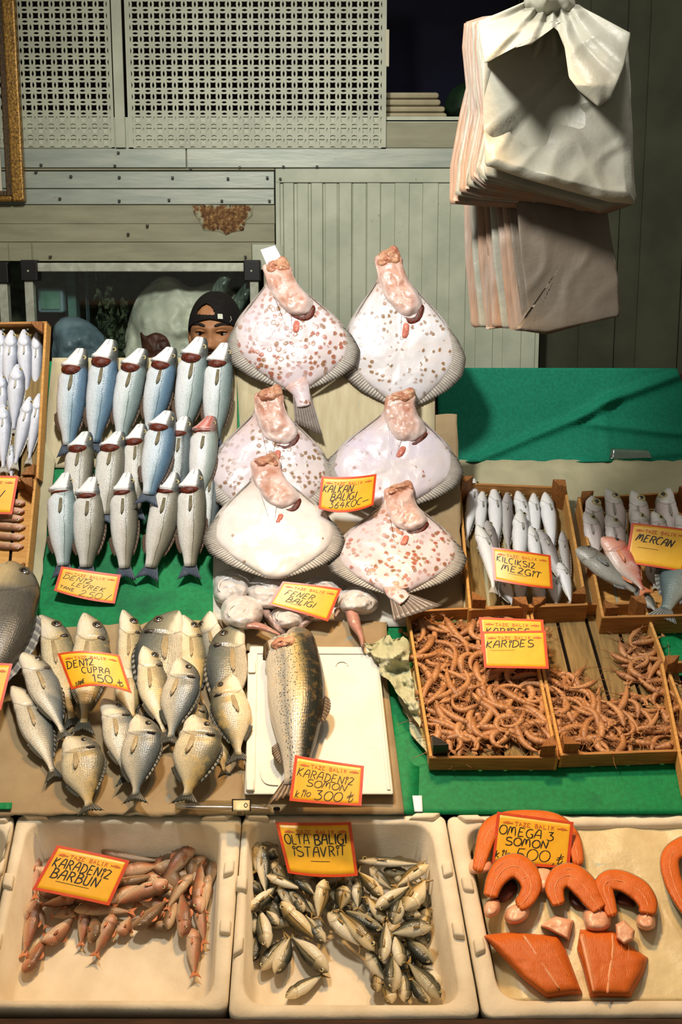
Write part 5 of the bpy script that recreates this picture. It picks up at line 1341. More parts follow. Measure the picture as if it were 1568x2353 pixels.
def inpoly(p, poly):
    c = False; j = len(poly) - 1
    for i in range(len(poly)):
        a, b_ = poly[i], poly[j]
        if (a[1] > p[1]) != (b_[1] > p[1]) and p[0] < (b_[0] - a[0]) * (p[1] - a[1]) / (b_[1] - a[1]) + a[0]: c = not c
        j = i
    return c
allp = []
for poly, cnt in regs:
    got = []; tries = 0
    xs = [p[0] for p in poly]; ys = [p[1] for p in poly]
    while len(got) < cnt and tries < 6000:
        tries += 1; p = np.array([rnd.uniform(min(xs), max(xs)), rnd.uniform(min(ys), max(ys))])
        if inpoly(p, poly) and far(p, got, 15): got.append(p)
    for i, p in enumerate(got):
        put_shrimp(p[0], p[1], .024 + (i % 3) * .008, rnd.uniform(0, 6.28), rnd.uniform(.070, .100), rnd.randrange(10), rnd.uniform(-.4, .4), LAB2, 'shrimp in the half-empty crate')

# ---- polystyrene boxes
NVP = np.array([0, -DIRB[1], DIRB[0]]); DB = np.array([0, DIRB[0], DIRB[1]]); O3 = np.array([0, P0[0], P0[1]])
def toplane(px, py, n):
    p = pos(px, py, n, 'plane'); return np.array([p[0], np.dot(p - O3, DB)])
def fromplane(q, n): return O3 + np.array([q[0], 0, 0]) + DB * q[1] + NVP * n
def rrect(q4, r, k=6):
    q4 = [np.array(q, float) for q in q4]; out = []
    for i in range(4):
        p, c, nx = q4[i - 1], q4[i], q4[(i + 1) % 4]
        a = c + unit(p - c) * r; b_ = c + unit(nx - c) * r
        for j in range(k + 1):
            t = j / k; out.append(a * (1 - t) ** 2 + 2 * c * t * (1 - t) + b_ * t * t)
    return out
def poly_box(label, outer, inner, n1=0.0, depth=.115, mat=m_poly, seed=0, name='polystyrene_box'):
    O = rrect([toplane(x, y, n1) for x, y in outer], .022); I = rrect([toplane(x, y, n1) for x, y in inner], .045)
    c = np.mean(I, 0)
    Ob = [q * 1.0 + (c - q) * .02 for q in O]; If = [q + unit(c - q) * .016 for q in I]
    def chop(L, m=6):
        out = []
        for a, b_ in zip(L, L[1:] + L[:1]):
            k = max(1, int(np.linalg.norm(b_ - a) / .02))
            out.append([a + (b_ - a) * i / k for i in range(k)])
        return out
    segs = [max(1, int(np.linalg.norm(b_ - a) / .02)) for a, b_ in zip(O, O[1:] + O[:1])]
    def sub(L): return [a + (b_ - a) * i / k for (a, b_), k in zip(zip(L, L[1:] + L[:1]), segs) for i in range(k)]
    loops = [(sub(Ob), n1 - depth - .022), (sub(O), n1 - .012), (sub(O), n1 - .006), ([q + unit(c - q) * .006 for q in sub(O)], n1), ([q - unit(c - q) * .006 for q in sub(I)], n1), (sub(I), n1 - .006), (sub(If), n1 - depth + .012), ([q + unit(c - q) * .014 for q in sub(If)], n1 - depth)]
    root = empty(name, fromplane(c, n1 - depth - .022), label, 'box', 'polystyrene fish boxes'); ro = np.array(root.location)
    v = []; f = []; m = len(loops[0][0])
    for li, (L, n) in enumerate(loops):
        for i, q in enumerate(L):
            p = fromplane(q, n)
            if li in (3, 4): p = p + NVP * .0035 * fbm(p, 30, seed)
            if li in (1, 2): p = p + NVP * .003 * fbm(p, 40, seed)
            v.append(p - ro)
    for l in range(len(loops) - 1):
        for i in range(m): f.append([l * m + i, l * m + (i + 1) % m, (l + 1) * m + (i + 1) % m, (l + 1) * m + i])
    k = len(v); v.append(fromplane(np.mean(loops[-1][0], 0), loops[-1][1]) - ro); l = len(loops) - 1
    for i in range(m): f.append([l * m + i, l * m + (i + 1) % m, k])
    f.append(list(range(m))[::-1])
    mesh('shell', v, f, mat, None, True, root)
    # moulded lugs along the rim
    q = [toplane(x, y, n1) for x, y in outer]; qi = [toplane(x, y, n1) for x, y in inner]
    for (u, e, w) in ((.06, 0, .05), (.93, 0, .06), (.3, 1, .035), (.62, 1, .035), (.3, 3, .035), (.62, 3, .035)):
        a, b_ = q[e], q[(e + 1) % 4]; ai, bi = qi[e], qi[(e + 1) % 4]
        cc = (a * (1 - u) + b_ * u) * .55 + (ai * (1 - u) + bi * u) * .45; t = unit(b_ - a) * w * .5; s_ = unit(ai * (1 - u) + bi * u - cc) * .012
        loq = [cc - t - s_, cc + t - s_, cc + t + s_, cc - t + s_]
        mb = MB(); mb.prism([fromplane(x, n1 - .004) - ro for x in loq], [fromplane(cc + (x - cc) * .82, n1 + .011) - ro for x in loq])
        mb.build('rim_lug', mat, root, smooth=True, bevel=.004)
    return root
poly_box('polystyrene box of red mullet, bare at the front', [(40, 1868), (556, 1868), (522, 2322), (-50, 2316)], [(66, 1888), (508, 1894), (488, 2296), (-24, 2296)], seed=1)
poly_box('polystyrene box of horse mackerel with the upright sign', [(558, 1868), (1022, 1868), (1106, 2336), (524, 2340)], [(572, 1888), (988, 1894), (1060, 2306), (560, 2306)], seed=2)
poly_box('polystyrene box of salmon lined with wet paper', [(1026, 1872), (1700, 1866), (1830, 2330), (1112, 2336)], [(1070, 1900), (1668, 1892), (1790, 2296), (1150, 2296)], seed=3)
poly_box('polystyrene box cut off by the edge, next to the red mullet', [(-500, 1868), (34, 1868), (-58, 2322), (-640, 2322)], [(-460, 1900), (18, 1900), (-70, 2290), (-600, 2290)], seed=4)
# wet paper filling the salmon box
o = patch('wet_paper', [(1076, 1896), (1662, 1890), (1780, 2300), (1150, 2300)], -.022, m_wet, 'plane', 60, 44, .016, 7, seed=31, thick=.004, fn=lambda p, a, b_: -.035 * math.exp(-((a - .0) / .05) ** 2))
tag(o, 'wet yellowish paper lining the salmon box', 'paper')

z1 = lambda x, y: (x / 2.8, 1820 + y / 2.8)
MU = [((1235, 350), (1030, 600), 92, .052, 0), ((1085, 585), (700, 735), 96, .058, 0), ((1225, 530), (1060, 770), 84, .050, 1), ((1275, 780), (1295, 420), 86, .046, 0), ((1190, 920), (1165, 620), 92, .050, 0), ((1245, 880), (1255, 1200), 88, .030, 0),
      ((1330, 540), (1315, 800), 80, .040, 1), ((1275, 720), (1320, 990), 70, .036, 0), ((870, 885), (1090, 680), 96, .046, 1), ((1070, 880), (1140, 660), 70, .040, 1), ((930, 810), (1080, 770), 84, .034, 0), ((480, 748), (885, 772), 74, .046, 1),
      ((490, 775), (320, 800), 66, .036, 1), ((490, 695), (250, 730), 70, .040, 0), ((290, 985), (500, 780), 92, .034, 0), ((550, 760), (520, 1000), 74, .028, 0), ((605, 960), (615, 770), 92, .034, 1), ((735, 790), (605, 1070), 92, .032, 0),
      ((775, 920), (850, 790), 80, .030, 0), ((235, 700), (150, 1080), 96, .034, 0), ((165, 1160), (310, 900), 96, .030, 0), ((240, 420), (225, 700), 66, .040, 0), ((650, 400), (1060, 450), 70, .040, 1), ((800, 510), (1040, 470), 84, .054, 0), ((740, 600), (1030, 530), 84, .046, 1),
      ((700, 700), (930, 570), 80, .052, 0), ((1000, 520), (1200, 420), 90, .040, 1), ((1120, 860), (890, 870), 64, .028, 1), ((1370, 450), (1340, 640), 70, .030, 1), ((230, 740), (300, 880), 60, .040, 1), ((420, 660), (560, 720), 70, .034, 1), ((640, 640), (780, 690), 70, .036, 0), ((950, 640), (1120, 620), 84, .036, 1), ((1180, 470), (1330, 500), 76, .026, 1), ((330, 560), (360, 760), 66, .030, 1)]
rm = random.Random(9)
for i in range(26):
    x, y = rm.uniform(300, 1280), rm.uniform(500, 780)
    if x < 420 and y > 700: continue
    a = rm.uniform(-.6, .6) + (0 if rm.random() < .6 else 1.6); l = rm.uniform(110, 170)
    MU.append(((x - l * math.cos(a), y - l * .8 * math.sin(a)), (x + l * math.cos(a), y + l * .8 * math.sin(a)), rm.uniform(78, 94), rm.uniform(.012, .03), i % 3 == 0))
ML = {0: 'red mullet sticking up highest towards the box corner', 1: 'long red mullet lying diagonally beside its sign', 5: 'single red mullet hanging down onto the bare box floor', 11: 'dark brown mullet lying crosswise below the sign', 17: 'orange mullet pointing tail first onto the bare floor', 20: 'red mullet lying lowest at the box wall, head down', 16: 'plump brown mullet head down below the crosswise one', 15: 'thin mullet tail pointing to the bare floor under the sign'}
for k, (h, t, w, n, dk) in enumerate(MU):
    fish('red_mullet', ML.get(k, 'red mullet buried in the tangled heap, nothing setting it apart'), 'fish', 'red mullet in the polystyrene box', 'mullet', z1(*h), z1(*t), w * 1.14 / 2.8, 1 if k % 2 else -1, m_mulletdark if dk else m_mullet, m_mulletfin, m_mulletfin, n=-.120 + n * .62, n2=-.120 + n * .5, prof='plane', roll=(-25, 10, 30, -8)[k % 4], bend=(.03, -.02, .05, 0)[k % 4], nseg=12, nst=18, detail=k < 22)

z2 = lambda x, y: (520 + x / 2.904, 1820 + y / 2.904)
HM = [((170, 300), (200, 560), 92, .055, 'gold'), ((240, 355), (270, 720), 92, .062, 'silver'), ((215, 325), (350, 350), 60, .05, 'dark'), ((280, 400), (360, 440), 80, .05, 'silver'), ((310, 470), (420, 600), 80, .055, 'gold'), ((270, 555), (540, 660), 70, .066, 'silver'), ((450, 560), (610, 710), 76, .06, 'silver'),
      ((660, 585), (610, 870), 104, .075, 'gold'), ((820, 590), (730, 600), 70, .06, 'gold'), ((790, 625), (755, 810), 104, .064, 'gold'), ((880, 600), (880, 800), 80, .05, 'silver'), ((1045, 705), (860, 510), 90, .066, 'gold'), ((1000, 785), (1250, 610), 100, .076, 'silver'), ((885, 455), (1345, 485), 66, .06, 'silver'),
      ((960, 505), (1130, 670), 76, .058, 'silver'), ((1345, 480), (1110, 650), 90, .06, 'gold'), ((1050, 520), (1250, 540), 74, .04, 'dark'), ((1190, 790), (1345, 570), 140, .064, 'gold'), ((1060, 860), (930, 680), 84, .06, 'gold'), ((1110, 880), (1180, 670), 100, .074, 'silver'), ((1045, 1135), (1070, 830), 88, .062, 'silver'),
      ((1370, 890), (1070, 950), 104, .066, 'silver'), ((1300, 830), (1140, 830), 84, .056, 'silver'), ((1050, 930), (740, 770), 84, .050, 'dark'), ((1000, 1050), (720, 760), 96, .058, 'gold'), ((680, 800), (930, 1060), 110, .044, 'silver'), ((350, 620), (480, 810), 70, .050, 'silver'), ((160, 790), (360, 610), 84, .054, 'silver'), ((400, 650), (600, 830), 80, .046, 'dark'),
      ((510, 800), (450, 700), 80, .05, 'silver'), ((360, 740), (660, 1040), 104, .044, 'gold'), ((655, 1010), (510, 800), 90, .040, 'silver'), ((680, 1200), (410, 940), 118, .024, 'silver'), ((335, 1215), (440, 940), 104, .026, 'silver'), ((225, 1185), (420, 950), 96, .020, 'silver'), ((275, 1040), (210, 740), 100, .040, 'silver'), ((185, 1130), (200, 930), 80, .024, 'dark'),
      ((180, 940), (180, 780), 66, .036, 'dark'), ((345, 890), (255, 780), 70, .040, 'silver'), ((165, 800), (230, 690), 80, .056, 'gold'), ((395, 1370), (670, 1205), 92, .014, 'silver'), ((940, 1060), (1090, 1290), 90, .040, 'silver'), ((1175, 1160), (1120, 930), 96, .058, 'silver'), ((1375, 1150), (1170, 950), 100, .05, 'dark'), ((1105, 1330), (1110, 1060), 120, .060, 'silver'),
      ((1435, 1370), (1190, 1110), 110, .050, 'dark'), ((1000, 1330), (1010, 1180), 80, .03, 'gold'), ((1100, 1410), (1060, 1250), 100, .05, 'gold'), ((1200, 1400), (1180, 1170), 90, .040, 'silver'), ((1350, 1410), (1220, 1230), 96, .044, 'silver'), ((1430, 1300), (1290, 1150), 90, .036, 'silver'), ((1350, 1010), (1250, 880), 100, .044, 'dark'), ((1340, 780), (1290, 1010), 90, .034, 'gold'),
      ((150, 480), (180, 640), 80, .036, 'dark'), ((150, 600), (270, 700), 80, .036, 'dark'), ((400, 500), (480, 640), 80, .036, 'dark'), ((560, 580), (700, 700), 90, .036, 'dark'), ((480, 720), (620, 860), 90, .030, 'dark'), ((850, 720), (960, 860), 90, .034, 'dark'), ((700, 640), (820, 760), 90, .036, 'dark'), ((900, 830), (1060, 890), 90, .026, 'dark'), ((1230, 680), (1180, 860), 90, .034, 'dark'), ((1120, 560), (1280, 640), 80, .030, 'dark'),
      ((290, 600), (300, 720), 80, .040, 'dark'), ((280, 720), (380, 860), 76, .030, 'dark'), ((1300, 640), (1350, 800), 90, .030, 'dark'), ((1130, 1090), (1230, 1280), 90, .028, 'dark'), ((860, 560), (960, 640), 80, .040, 'dark'), ((640, 700), (700, 860), 90, .030, 'dark'), ((890, 330), (760, 350), 50, .04, 'dark')]
rm = random.Random(21)
for i in range(34):
    x, y = rm.uniform(190, 1330), rm.uniform(520, 900)
    if i > 24: x, y = rm.uniform(1080, 1380), rm.uniform(950, 1330)
    elif 420 < x < 900 and y > 820: continue
    a = rm.uniform(0, 6.28); l = rm.uniform(110, 150)
    HM.append(((x - l * math.cos(a), y - l * .75 * math.sin(a)), (x + l * math.cos(a), y + l * .75 * math.sin(a)), rm.uniform(84, 104), rm.uniform(.010, .024), ('dark', 'silver', 'dark')[i % 3]))
HL = {40: 'lone horse mackerel lying on the bare floor at the box front', 32: 'horse mackerel with clear eye lowest on the bare middle floor', 13: 'slim horse mackerel lying crosswise on top near the back', 7: 'pale upright horse mackerel right under its sign', 1: 'horse mackerel standing tail down by the box wall under the rim', 25: 'silver grey horse mackerel lying belly out in the middle', 12: 'silver horse mackerel on top of the heap pointing at the box centre', 21: 'horse mackerel with eye towards the salmon box', 45: 'dark horse mackerel pointing head down into the front corner', 69: 'dark fin tip of a horse mackerel peeping from behind the sign', 30: 'golden horse mackerel with a yellow tail next to the bare floor'}
for k, (h, t, w, n, c) in enumerate(HM):
    fish('horse_mackerel', HL.get(k, 'horse mackerel buried in the jumbled heap, nothing setting it apart'), 'fish', 'horse mackerel in the polystyrene box', 'mackerel', z2(*h), z2(*t), w * 1.10 / 2.904, 1 if k % 3 else -1, m_mack[c], m_mackfin, m_mackfin, n=-.118 + n, n2=-.118 + n * .85, prof='plane', roll=(12, -10, 25, 0, -18)[k % 5], bend=(.02, 0, -.02)[k % 3], nseg=12, nst=18, detail=k < 30)

# ---- salmon steaks, belly pieces and fillets
z3 = lambda x, y: (1000 + x / 2.7606, 1820 + y / 2.7606)
def zz(l): return [z3(*p) for p in l]
def steak(label, path, widths, n, H, tips=(), cav=None, skin=None):
    P = zz(path); c = np.mean(P, 0)
    root = empty('salmon_steak', pos(c[0], c[1], n, 'plane'), label, 'salmon steak', 'salmon steaks on wet paper')
    W_ = [w / 2.7606 for w in widths]
    sweep('flesh', P, W_, n + .002, H, m_meat, root, 'plane', ns=26, n=48, boxy=.42, noise=.0018)
    sweep('skin', P, [w * 1.06 for w in W_], n, H * .80, m_skin, root, 'plane', ns=22, n=48, boxy=.6)
    sweep('fat_line', P, [1.6] * 6, n + H * .97, H * .10, m_fat, root, 'plane', ns=8, n=40)
    for kk in (-.52, .5):
        Pc = catmull(P, 30, False); tg = np.gradient(Pc, axis=0); tg /= np.linalg.norm(tg, axis=1)[:, None]; Wc = np.interp(np.linspace(0, 1, 30), np.linspace(0, 1, len(W_)), W_)
        Q = Pc + np.stack([-tg[:, 1], tg[:, 0]], 1) * (Wc * kk)[:, None]
        sweep('fat_line', Q[3:-3], [.5, .9, 1.0, .9, .5], n + H * .955, H * .09, m_fat, root, 'plane', ns=8, n=36)
    sweep('bone_line', [P[len(P) // 2] + (P[len(P) // 2] - c) * k for k in (-.28, -.02, .14)], [2.2, 1.6, .8], n + H * .96, H * .10, m_fat, root, 'plane', ns=8, n=12)
    for t in tips:
        blob('belly_tip', zz(t), n, H * .95, m_pale, root, 'plane', na=40, nr=8, power=5, noise=.002, nsc=60)
    if cav: blob('cavity_lining', zz(cav), n + .001, .008, m_hollow, root, 'plane', na=30, nr=5)
    return root
steak('salmon steak behind its price sign', [(270, 510), (300, 380), (350, 240), (450, 190), (600, 180), (760, 200), (860, 280), (900, 380), (910, 470)], [36, 48, 62, 66, 66, 66, 60, 46, 34], -.012, .030, [[(208, 480), (225, 430), (290, 425), (355, 440), (360, 500), (300, 520), (225, 520)], [(640, 490), (730, 490), (745, 560), (690, 640), (650, 600)]])
steak('salmon steak arching just below the corner of its sign', [(350, 670), (380, 570), (440, 490), (520, 470), (590, 530), (610, 610), (570, 690), (520, 720)], [44, 56, 72, 78, 76, 70, 58, 44], -.010, .036,
      [[(310, 730), (335, 685), (400, 680), (415, 730), (390, 780), (345, 800), (315, 780)], [(440, 790), (470, 730), (560, 700), (600, 740), (585, 800), (520, 840), (460, 830)]], [(370, 680), (410, 600), (480, 550), (520, 590), (510, 650), (440, 700)])
steak('middle salmon steak showing silver skin on one leg', [(790, 720), (760, 620), (790, 550), (860, 530), (940, 590), (1000, 680), (1050, 750)], [40, 60, 74, 80, 80, 66, 50], -.008, .038,
      [[(940, 760), (1020, 720), (1105, 760), (1115, 850), (1050, 890), (965, 870)]], [(860, 620), (930, 650), (1010, 730), (900, 740), (855, 690)])
steak('salmon steak furthest from its sign, curving outwards', [(1130, 790), (1100, 700), (1070, 610), (1110, 560), (1200, 570), (1300, 630), (1350, 710), (1345, 780)], [34, 48, 64, 66, 66, 70, 64, 54], -.010, .036,
      [[(1280, 790), (1340, 750), (1395, 790), (1395, 860), (1340, 880), (1285, 850)]], [(1140, 680), (1190, 620), (1270, 680), (1260, 730), (1160, 710)])
steak('salmon steak cut off by the edge of the picture', [(1640, 820), (1560, 680), (1510, 560), (1490, 440), (1530, 370), (1640, 340), (1760, 420)], [30, 44, 56, 60, 62, 70, 60], -.010, .040)
def chunk(label, outline, n, H, mat=m_pale, name='belly_piece', skin=True):
    P = zz(outline); c = np.mean(P, 0)
    root = empty(name, pos(c[0], c[1], n, 'plane'), label, 'salmon piece', 'salmon pieces on wet paper')
    blob('flesh', P, n + .004, H, mat, root, 'plane', na=60, nr=9, power=9, noise=.0015, nsc=60, smooth_outline=False if len(P) < 1 else True, base=.003)
    blob('skin', P, n, H * .6, m_skindark, root, 'plane', na=60, nr=5, power=9, centre=(c[0] - 2, c[1] + 4), base=.004)
    return root
def dense(l, k=6): return [((a[0] + (b_[0] - a[0]) * i / k), (a[1] + (b_[1] - a[1]) * i / k)) for a, b_ in zip(l, l[1:] + l[:1]) for i in range(k)]
chunk('pale wedge-shaped salmon piece between steaks and fillets', dense([(670, 850), (765, 778), (882, 815), (850, 940)]), -.010, .022)
chunk('pale pink belly piece at the top of the second fillet', dense([(1145, 840), (1200, 810), (1270, 880), (1262, 940), (1200, 970), (1150, 930)]), .010, .022)
f1 = chunk('large salmon fillet nearest the mackerel box', dense([(300, 908), (480, 888), (690, 905), (785, 915), (835, 1010), (935, 1280), (715, 1312), (560, 1190), (400, 1020)]), -.012, .030, m_meat, 'salmon_fillet')
sweep('fat_line', zz([(560, 910), (620, 990), (690, 1100), (790, 1250)]), [4, 7, 6, 3], .0165, .006, m_fat, f1, 'plane', ns=8)
f2 = chunk('salmon fillet with a ragged edge further from the mackerel box', dense([(920, 872), (1040, 870), (1135, 885), (1250, 980), (1352, 1052), (1332, 1140), (1240, 1305), (985, 1302), (935, 1110), (900, 1000)]), -.012, .030, m_meat, 'salmon_fillet')
sweep('fat_line', zz([(1125, 900), (1130, 1000), (1110, 1150), (1095, 1280)]), [4, 6, 7, 4], .0165, .006, m_fat, f2, 'plane', ns=8)
sweep('fat_line', zz([(930, 900), (960, 1010), (985, 1130), (1010, 1270)]), [8, 9, 7, 4], .0165, .006, m_fat, f2, 'plane', ns=8)

for fl_, xs_, y0_, y1_ in ((f1, (470, 520, 640, 700), 915, 1240), (f2, (1010, 1060, 1180, 1225), 900, 1270)):
    for j, x_ in enumerate(xs_):
        k_ = 180 if fl_ is f1 else -10
        sweep('fat_line', zz([(x_, y0_ + 15), (x_ + k_ * .3 + 8, (y0_ + y1_) / 2 - 60), (x_ + k_ * .8, y1_ - 50 - 20 * (j % 2))]), [.6, 1.3, .6], .0168, .0052, m_fat, fl_, 'plane', ns=6, n=20)

# ---- white lid under the salmon
r = empty('foam_cover', pos(735, 1660, .016), 'white polystyrene lid under the whole salmon', 'lid'); ro = np.array(r.location)
TLd, TRd, BRd, BLd = (574, 1485), (868, 1487), (905, 1826), (562, 1826)
q = [pos(x, y, .040, 'rack') for x, y in (TLd, TRd, BRd, BLd)]; nn_ = nor(1660, 0, 'rack')
o = patch('lid_panel', [TLd, TRd, BRd, BLd], .040, m_polyclean, 'rack', 16, 30, 0, 1, thick=.024, parent=r); bev(o, .004)
o = patch('edge_ridge', [(570, 1500), (592, 1500), (586, 1818), (565, 1818)], .044, m_polyclean, 'rack', 4, 30, 0, 1, thick=.006, parent=r); bev(o, .002)
o = patch('edge_ridge', [(585, 1494), (852, 1495), (853, 1503), (584, 1502)], .043, m_polyclean, 'rack', 16, 3, 0, 1, thick=.006, parent=r); bev(o, .002)
o = patch('edge_ridge', [(858, 1500), (864, 1500), (898, 1815), (890, 1815)], .043, m_polyclean, 'rack', 4, 30, 0, 1, thick=.006, parent=r); bev(o, .002)
for (x, y) in ((570, 1520), (566, 1790)):
    o = patch('corner_rib', [(x, y), (x + 18, y), (x + 18, y + 26), (x, y + 26)], .050, m_polyclean, 'rack', 3, 3, 0, 1, thick=.010, parent=r); bev(o, .003)
sweep('moulded_arc', [(772, 1530), (776, 1523), (786, 1520), (796, 1523), (800, 1530)], [1.2] * 5, .0395, .0035, m_polyclean, r, ns=8, n=20)
sweep('moulded_arc', [(598, 1772), (603, 1790), (615, 1801), (640, 1804)], [1.5] * 4, .0395, .004, m_polyclean, r, ns=8, n=20)

# ---- clear bottle lying behind the boxes, and a white strap
r = empty('plastic_bottle', pos(520, 1852, .0, 'plane'), 'empty clear plastic bottle lying behind the polystyrene boxes', 'bottle')
sweep('bottle', [(402, 1852), (412, 1852), (500, 1853), (570, 1854), (600, 1856), (625, 1859)], [8, 13, 14, 14, 10, 4], .012, .050, m_plasticclear, r, 'plane', ns=18, n=40)
o = patch('bottle_label', [(533, 1836), (577, 1836), (577, 1864), (533, 1864)], .064, m_black, 'plane', 4, 4, 0, 1, thick=.002, parent=r)
patch('label_paper', [(536, 1839), (574, 1839), (574, 1864), (536, 1864)], .0655, m_wet, 'plane', 4, 4, 0, 1, thick=.001, parent=r)
sweep('label_ring', [(565, 1845), (569, 1850), (565, 1855), (561, 1850), (565, 1845)], [.9] * 5, .0655, .001, m_ink, r, 'plane', ns=6, n=20)
sweep('bottle_cap', [(628, 1859), (644, 1859)], [5, 5], .018, .022, m_black, r, 'plane', ns=12, n=6)
o = patch('white_strap', [(948, 1828), (970, 1828), (972, 1866), (953, 1866)], .012, m_white, 'plane', 4, 8, .002, 20, thick=.002)
tag(o, 'short white plastic strap hanging at the edge of the green cloth', 'strap')
# ---------------------------------------------------------------- price signs
def arc(cx, cy, rx, ry, a0, a1, n=10):
    return [(cx + rx * math.cos(math.radians(a0 + (a1 - a0) * i / n)), cy + ry * math.sin(math.radians(a0 + (a1 - a0) * i / n))) for i in range(n + 1)]
G = {
 'A': [[(0, 0), (.12, .6), (.3, 1), (.55, .95), (.6, .5), (.62, 0)], [(.08, .42), (.6, .46)]],
 'B': [[(.08, 0), (.12, 1)], [(.02, .98)] + arc(.25, .76, .3, .23, 90, -80) + [(.15, .52)] + arc(.28, .26, .36, .27, 85, -95) + [(.0, .02)]],
 'C': [arc(.4, .5, .38, .5, 55, 300)], 'D': [[(.1, 0), (.14, 1)], [(.0, .97)] + arc(.2, .5, .48, .48, 85, -90) + [(.02, .02)]],
 'E': [[(.58, .96), (.14, 1), (.08, 0), (.58, .06)], [(.1, .52), (.48, .55)]], 'F': [[(.58, .98), (.12, 1), (.06, 0)], [(.1, .52), (.45, .55)]],
 'G': [arc(.4, .5, .38, .5, 60, 300) + [(.62, .3), (.64, .45), (.4, .45)], [(.64, .45), (.62, .0)]],
 'I': [[(.15, 1), (.1, 0)]], 'K': [[(.1, 0), (.16, 1)], [(.6, 1), (.12, .48), (.62, 0)]], 'L': [[(.14, 1), (.06, .04), (.52, .04)]],
 'M': [[(0, 0), (.14, .95), (.3, .85), (.34, .25), (.42, .9), (.6, .95), (.7, .5), (.74, 0)]], 'N': [[(.04, 0), (.1, 1), (.52, .04), (.62, 1)]],
 'O': [arc(.36, .5, .35, .5, 95, 460, 16)], 'P': [[(.08, 0), (.12, 1)], [(.0, .97)] + arc(.24, .74, .34, .25, 90, -95)],
 'R': [[(.08, 0), (.12, 1)], [(.0, .97)] + arc(.24, .75, .32, .24, 90, -95) + [(.3, .48), (.62, 0)]],
 'S': [arc(.36, .76, .28, .23, 40, 250) + arc(.34, .25, .32, .25, 80, -150)], 'T': [[(0, 1), (.64, .97)], [(.34, .98), (.26, 0)]],
 'U': [[(.06, 1), (.08, .3)] + arc(.32, .26, .24, .26, 180, 340) + [(.58, 1)]], 'V': [[(.02, 1), (.24, .02), (.6, 1)]],
 'Z': [[(.04, .9), (.3, 1), (.56, .86), (.4, .5), (.04, .04), (.6, .06)]], 'Y': [[(0, 1), (.28, .5), (.58, 1)], [(.28, .5), (.2, 0)]],
 'i': [[(.14, .62), (.1, 0)], arc(.17, .86, .13, .13, 0, 360, 10)], 'l': [[(.14, 1), (.1, 0)]], 'o': [arc(.25, .3, .24, .3, 90, 450)], 'k': [[(.08, 0), (.14, 1)], [(.46, .66), (.12, .32), (.48, 0)]],
 'm': [[(0, 0), (.14, .8), (.3, .7), (.3, .2), (.42, .78), (.6, .8), (.66, .3), (.7, 0)]], 'e': [[(.08, .3), (.4, .4)] + arc(.28, .34, .22, .32, 40, 310)],
 '0': [arc(.34, .5, .34, .5, 100, 460, 16)], '1': [[(.1, .75), (.32, 1), (.26, 0)]], '2': [[(.04, .8), (.2, 1), (.46, .95), (.5, .7), (.02, .04), (.64, .0)]],
 '3': [[(.06, .95), (.5, 1), (.24, .6)] + arc(.26, .3, .32, .3, 90, -140)], '4': [[(.36, 1), (.0, .4), (.6, .42)], [(.5, .75), (.4, 0)]], '5': [[(.6, 1), (.2, .98), (.14, .58)] + arc(.28, .3, .34, .3, 110, -140)],
 '6': [[(.5, 1), (.12, .5)] + arc(.3, .26, .24, .26, 180, 540)], '8': [arc(.3, .76, .22, .23, 90, 450), arc(.3, .26, .28, .27, 90, 450)],
 '₺': [[(.3, 1), (.22, .0)] + arc(.2, .4, .34, .4, -80, 0, 8), [(.02, .5), (.56, .72)], [(.0, .34), (.54, .56)]], "'": [[(.1, 1), (.04, .7)]], ',': [[(.1, .08), (.02, -.16)]], '-': [[(0, .3), (.9, .34)]],
 '/': [[(.42, 1), (.06, 0)]], 'g': [arc(.3, .4, .28, .36, 60, 320) + [(.56, .6), (.5, -.1)]], 'Ç': [arc(.4, .5, .38, .5, 55, 300), [(.42, 0), (.36, -.2)]],
}
ADV = {'I': .30, 'i': .34, 'l': .28, 'M': .92, 'm': .86, "'": .22, ',': .2, ' ': .4, 'L': .62, '1': .5, 'o': .58, 'e': .56, '-': 1.0, '/': .5}
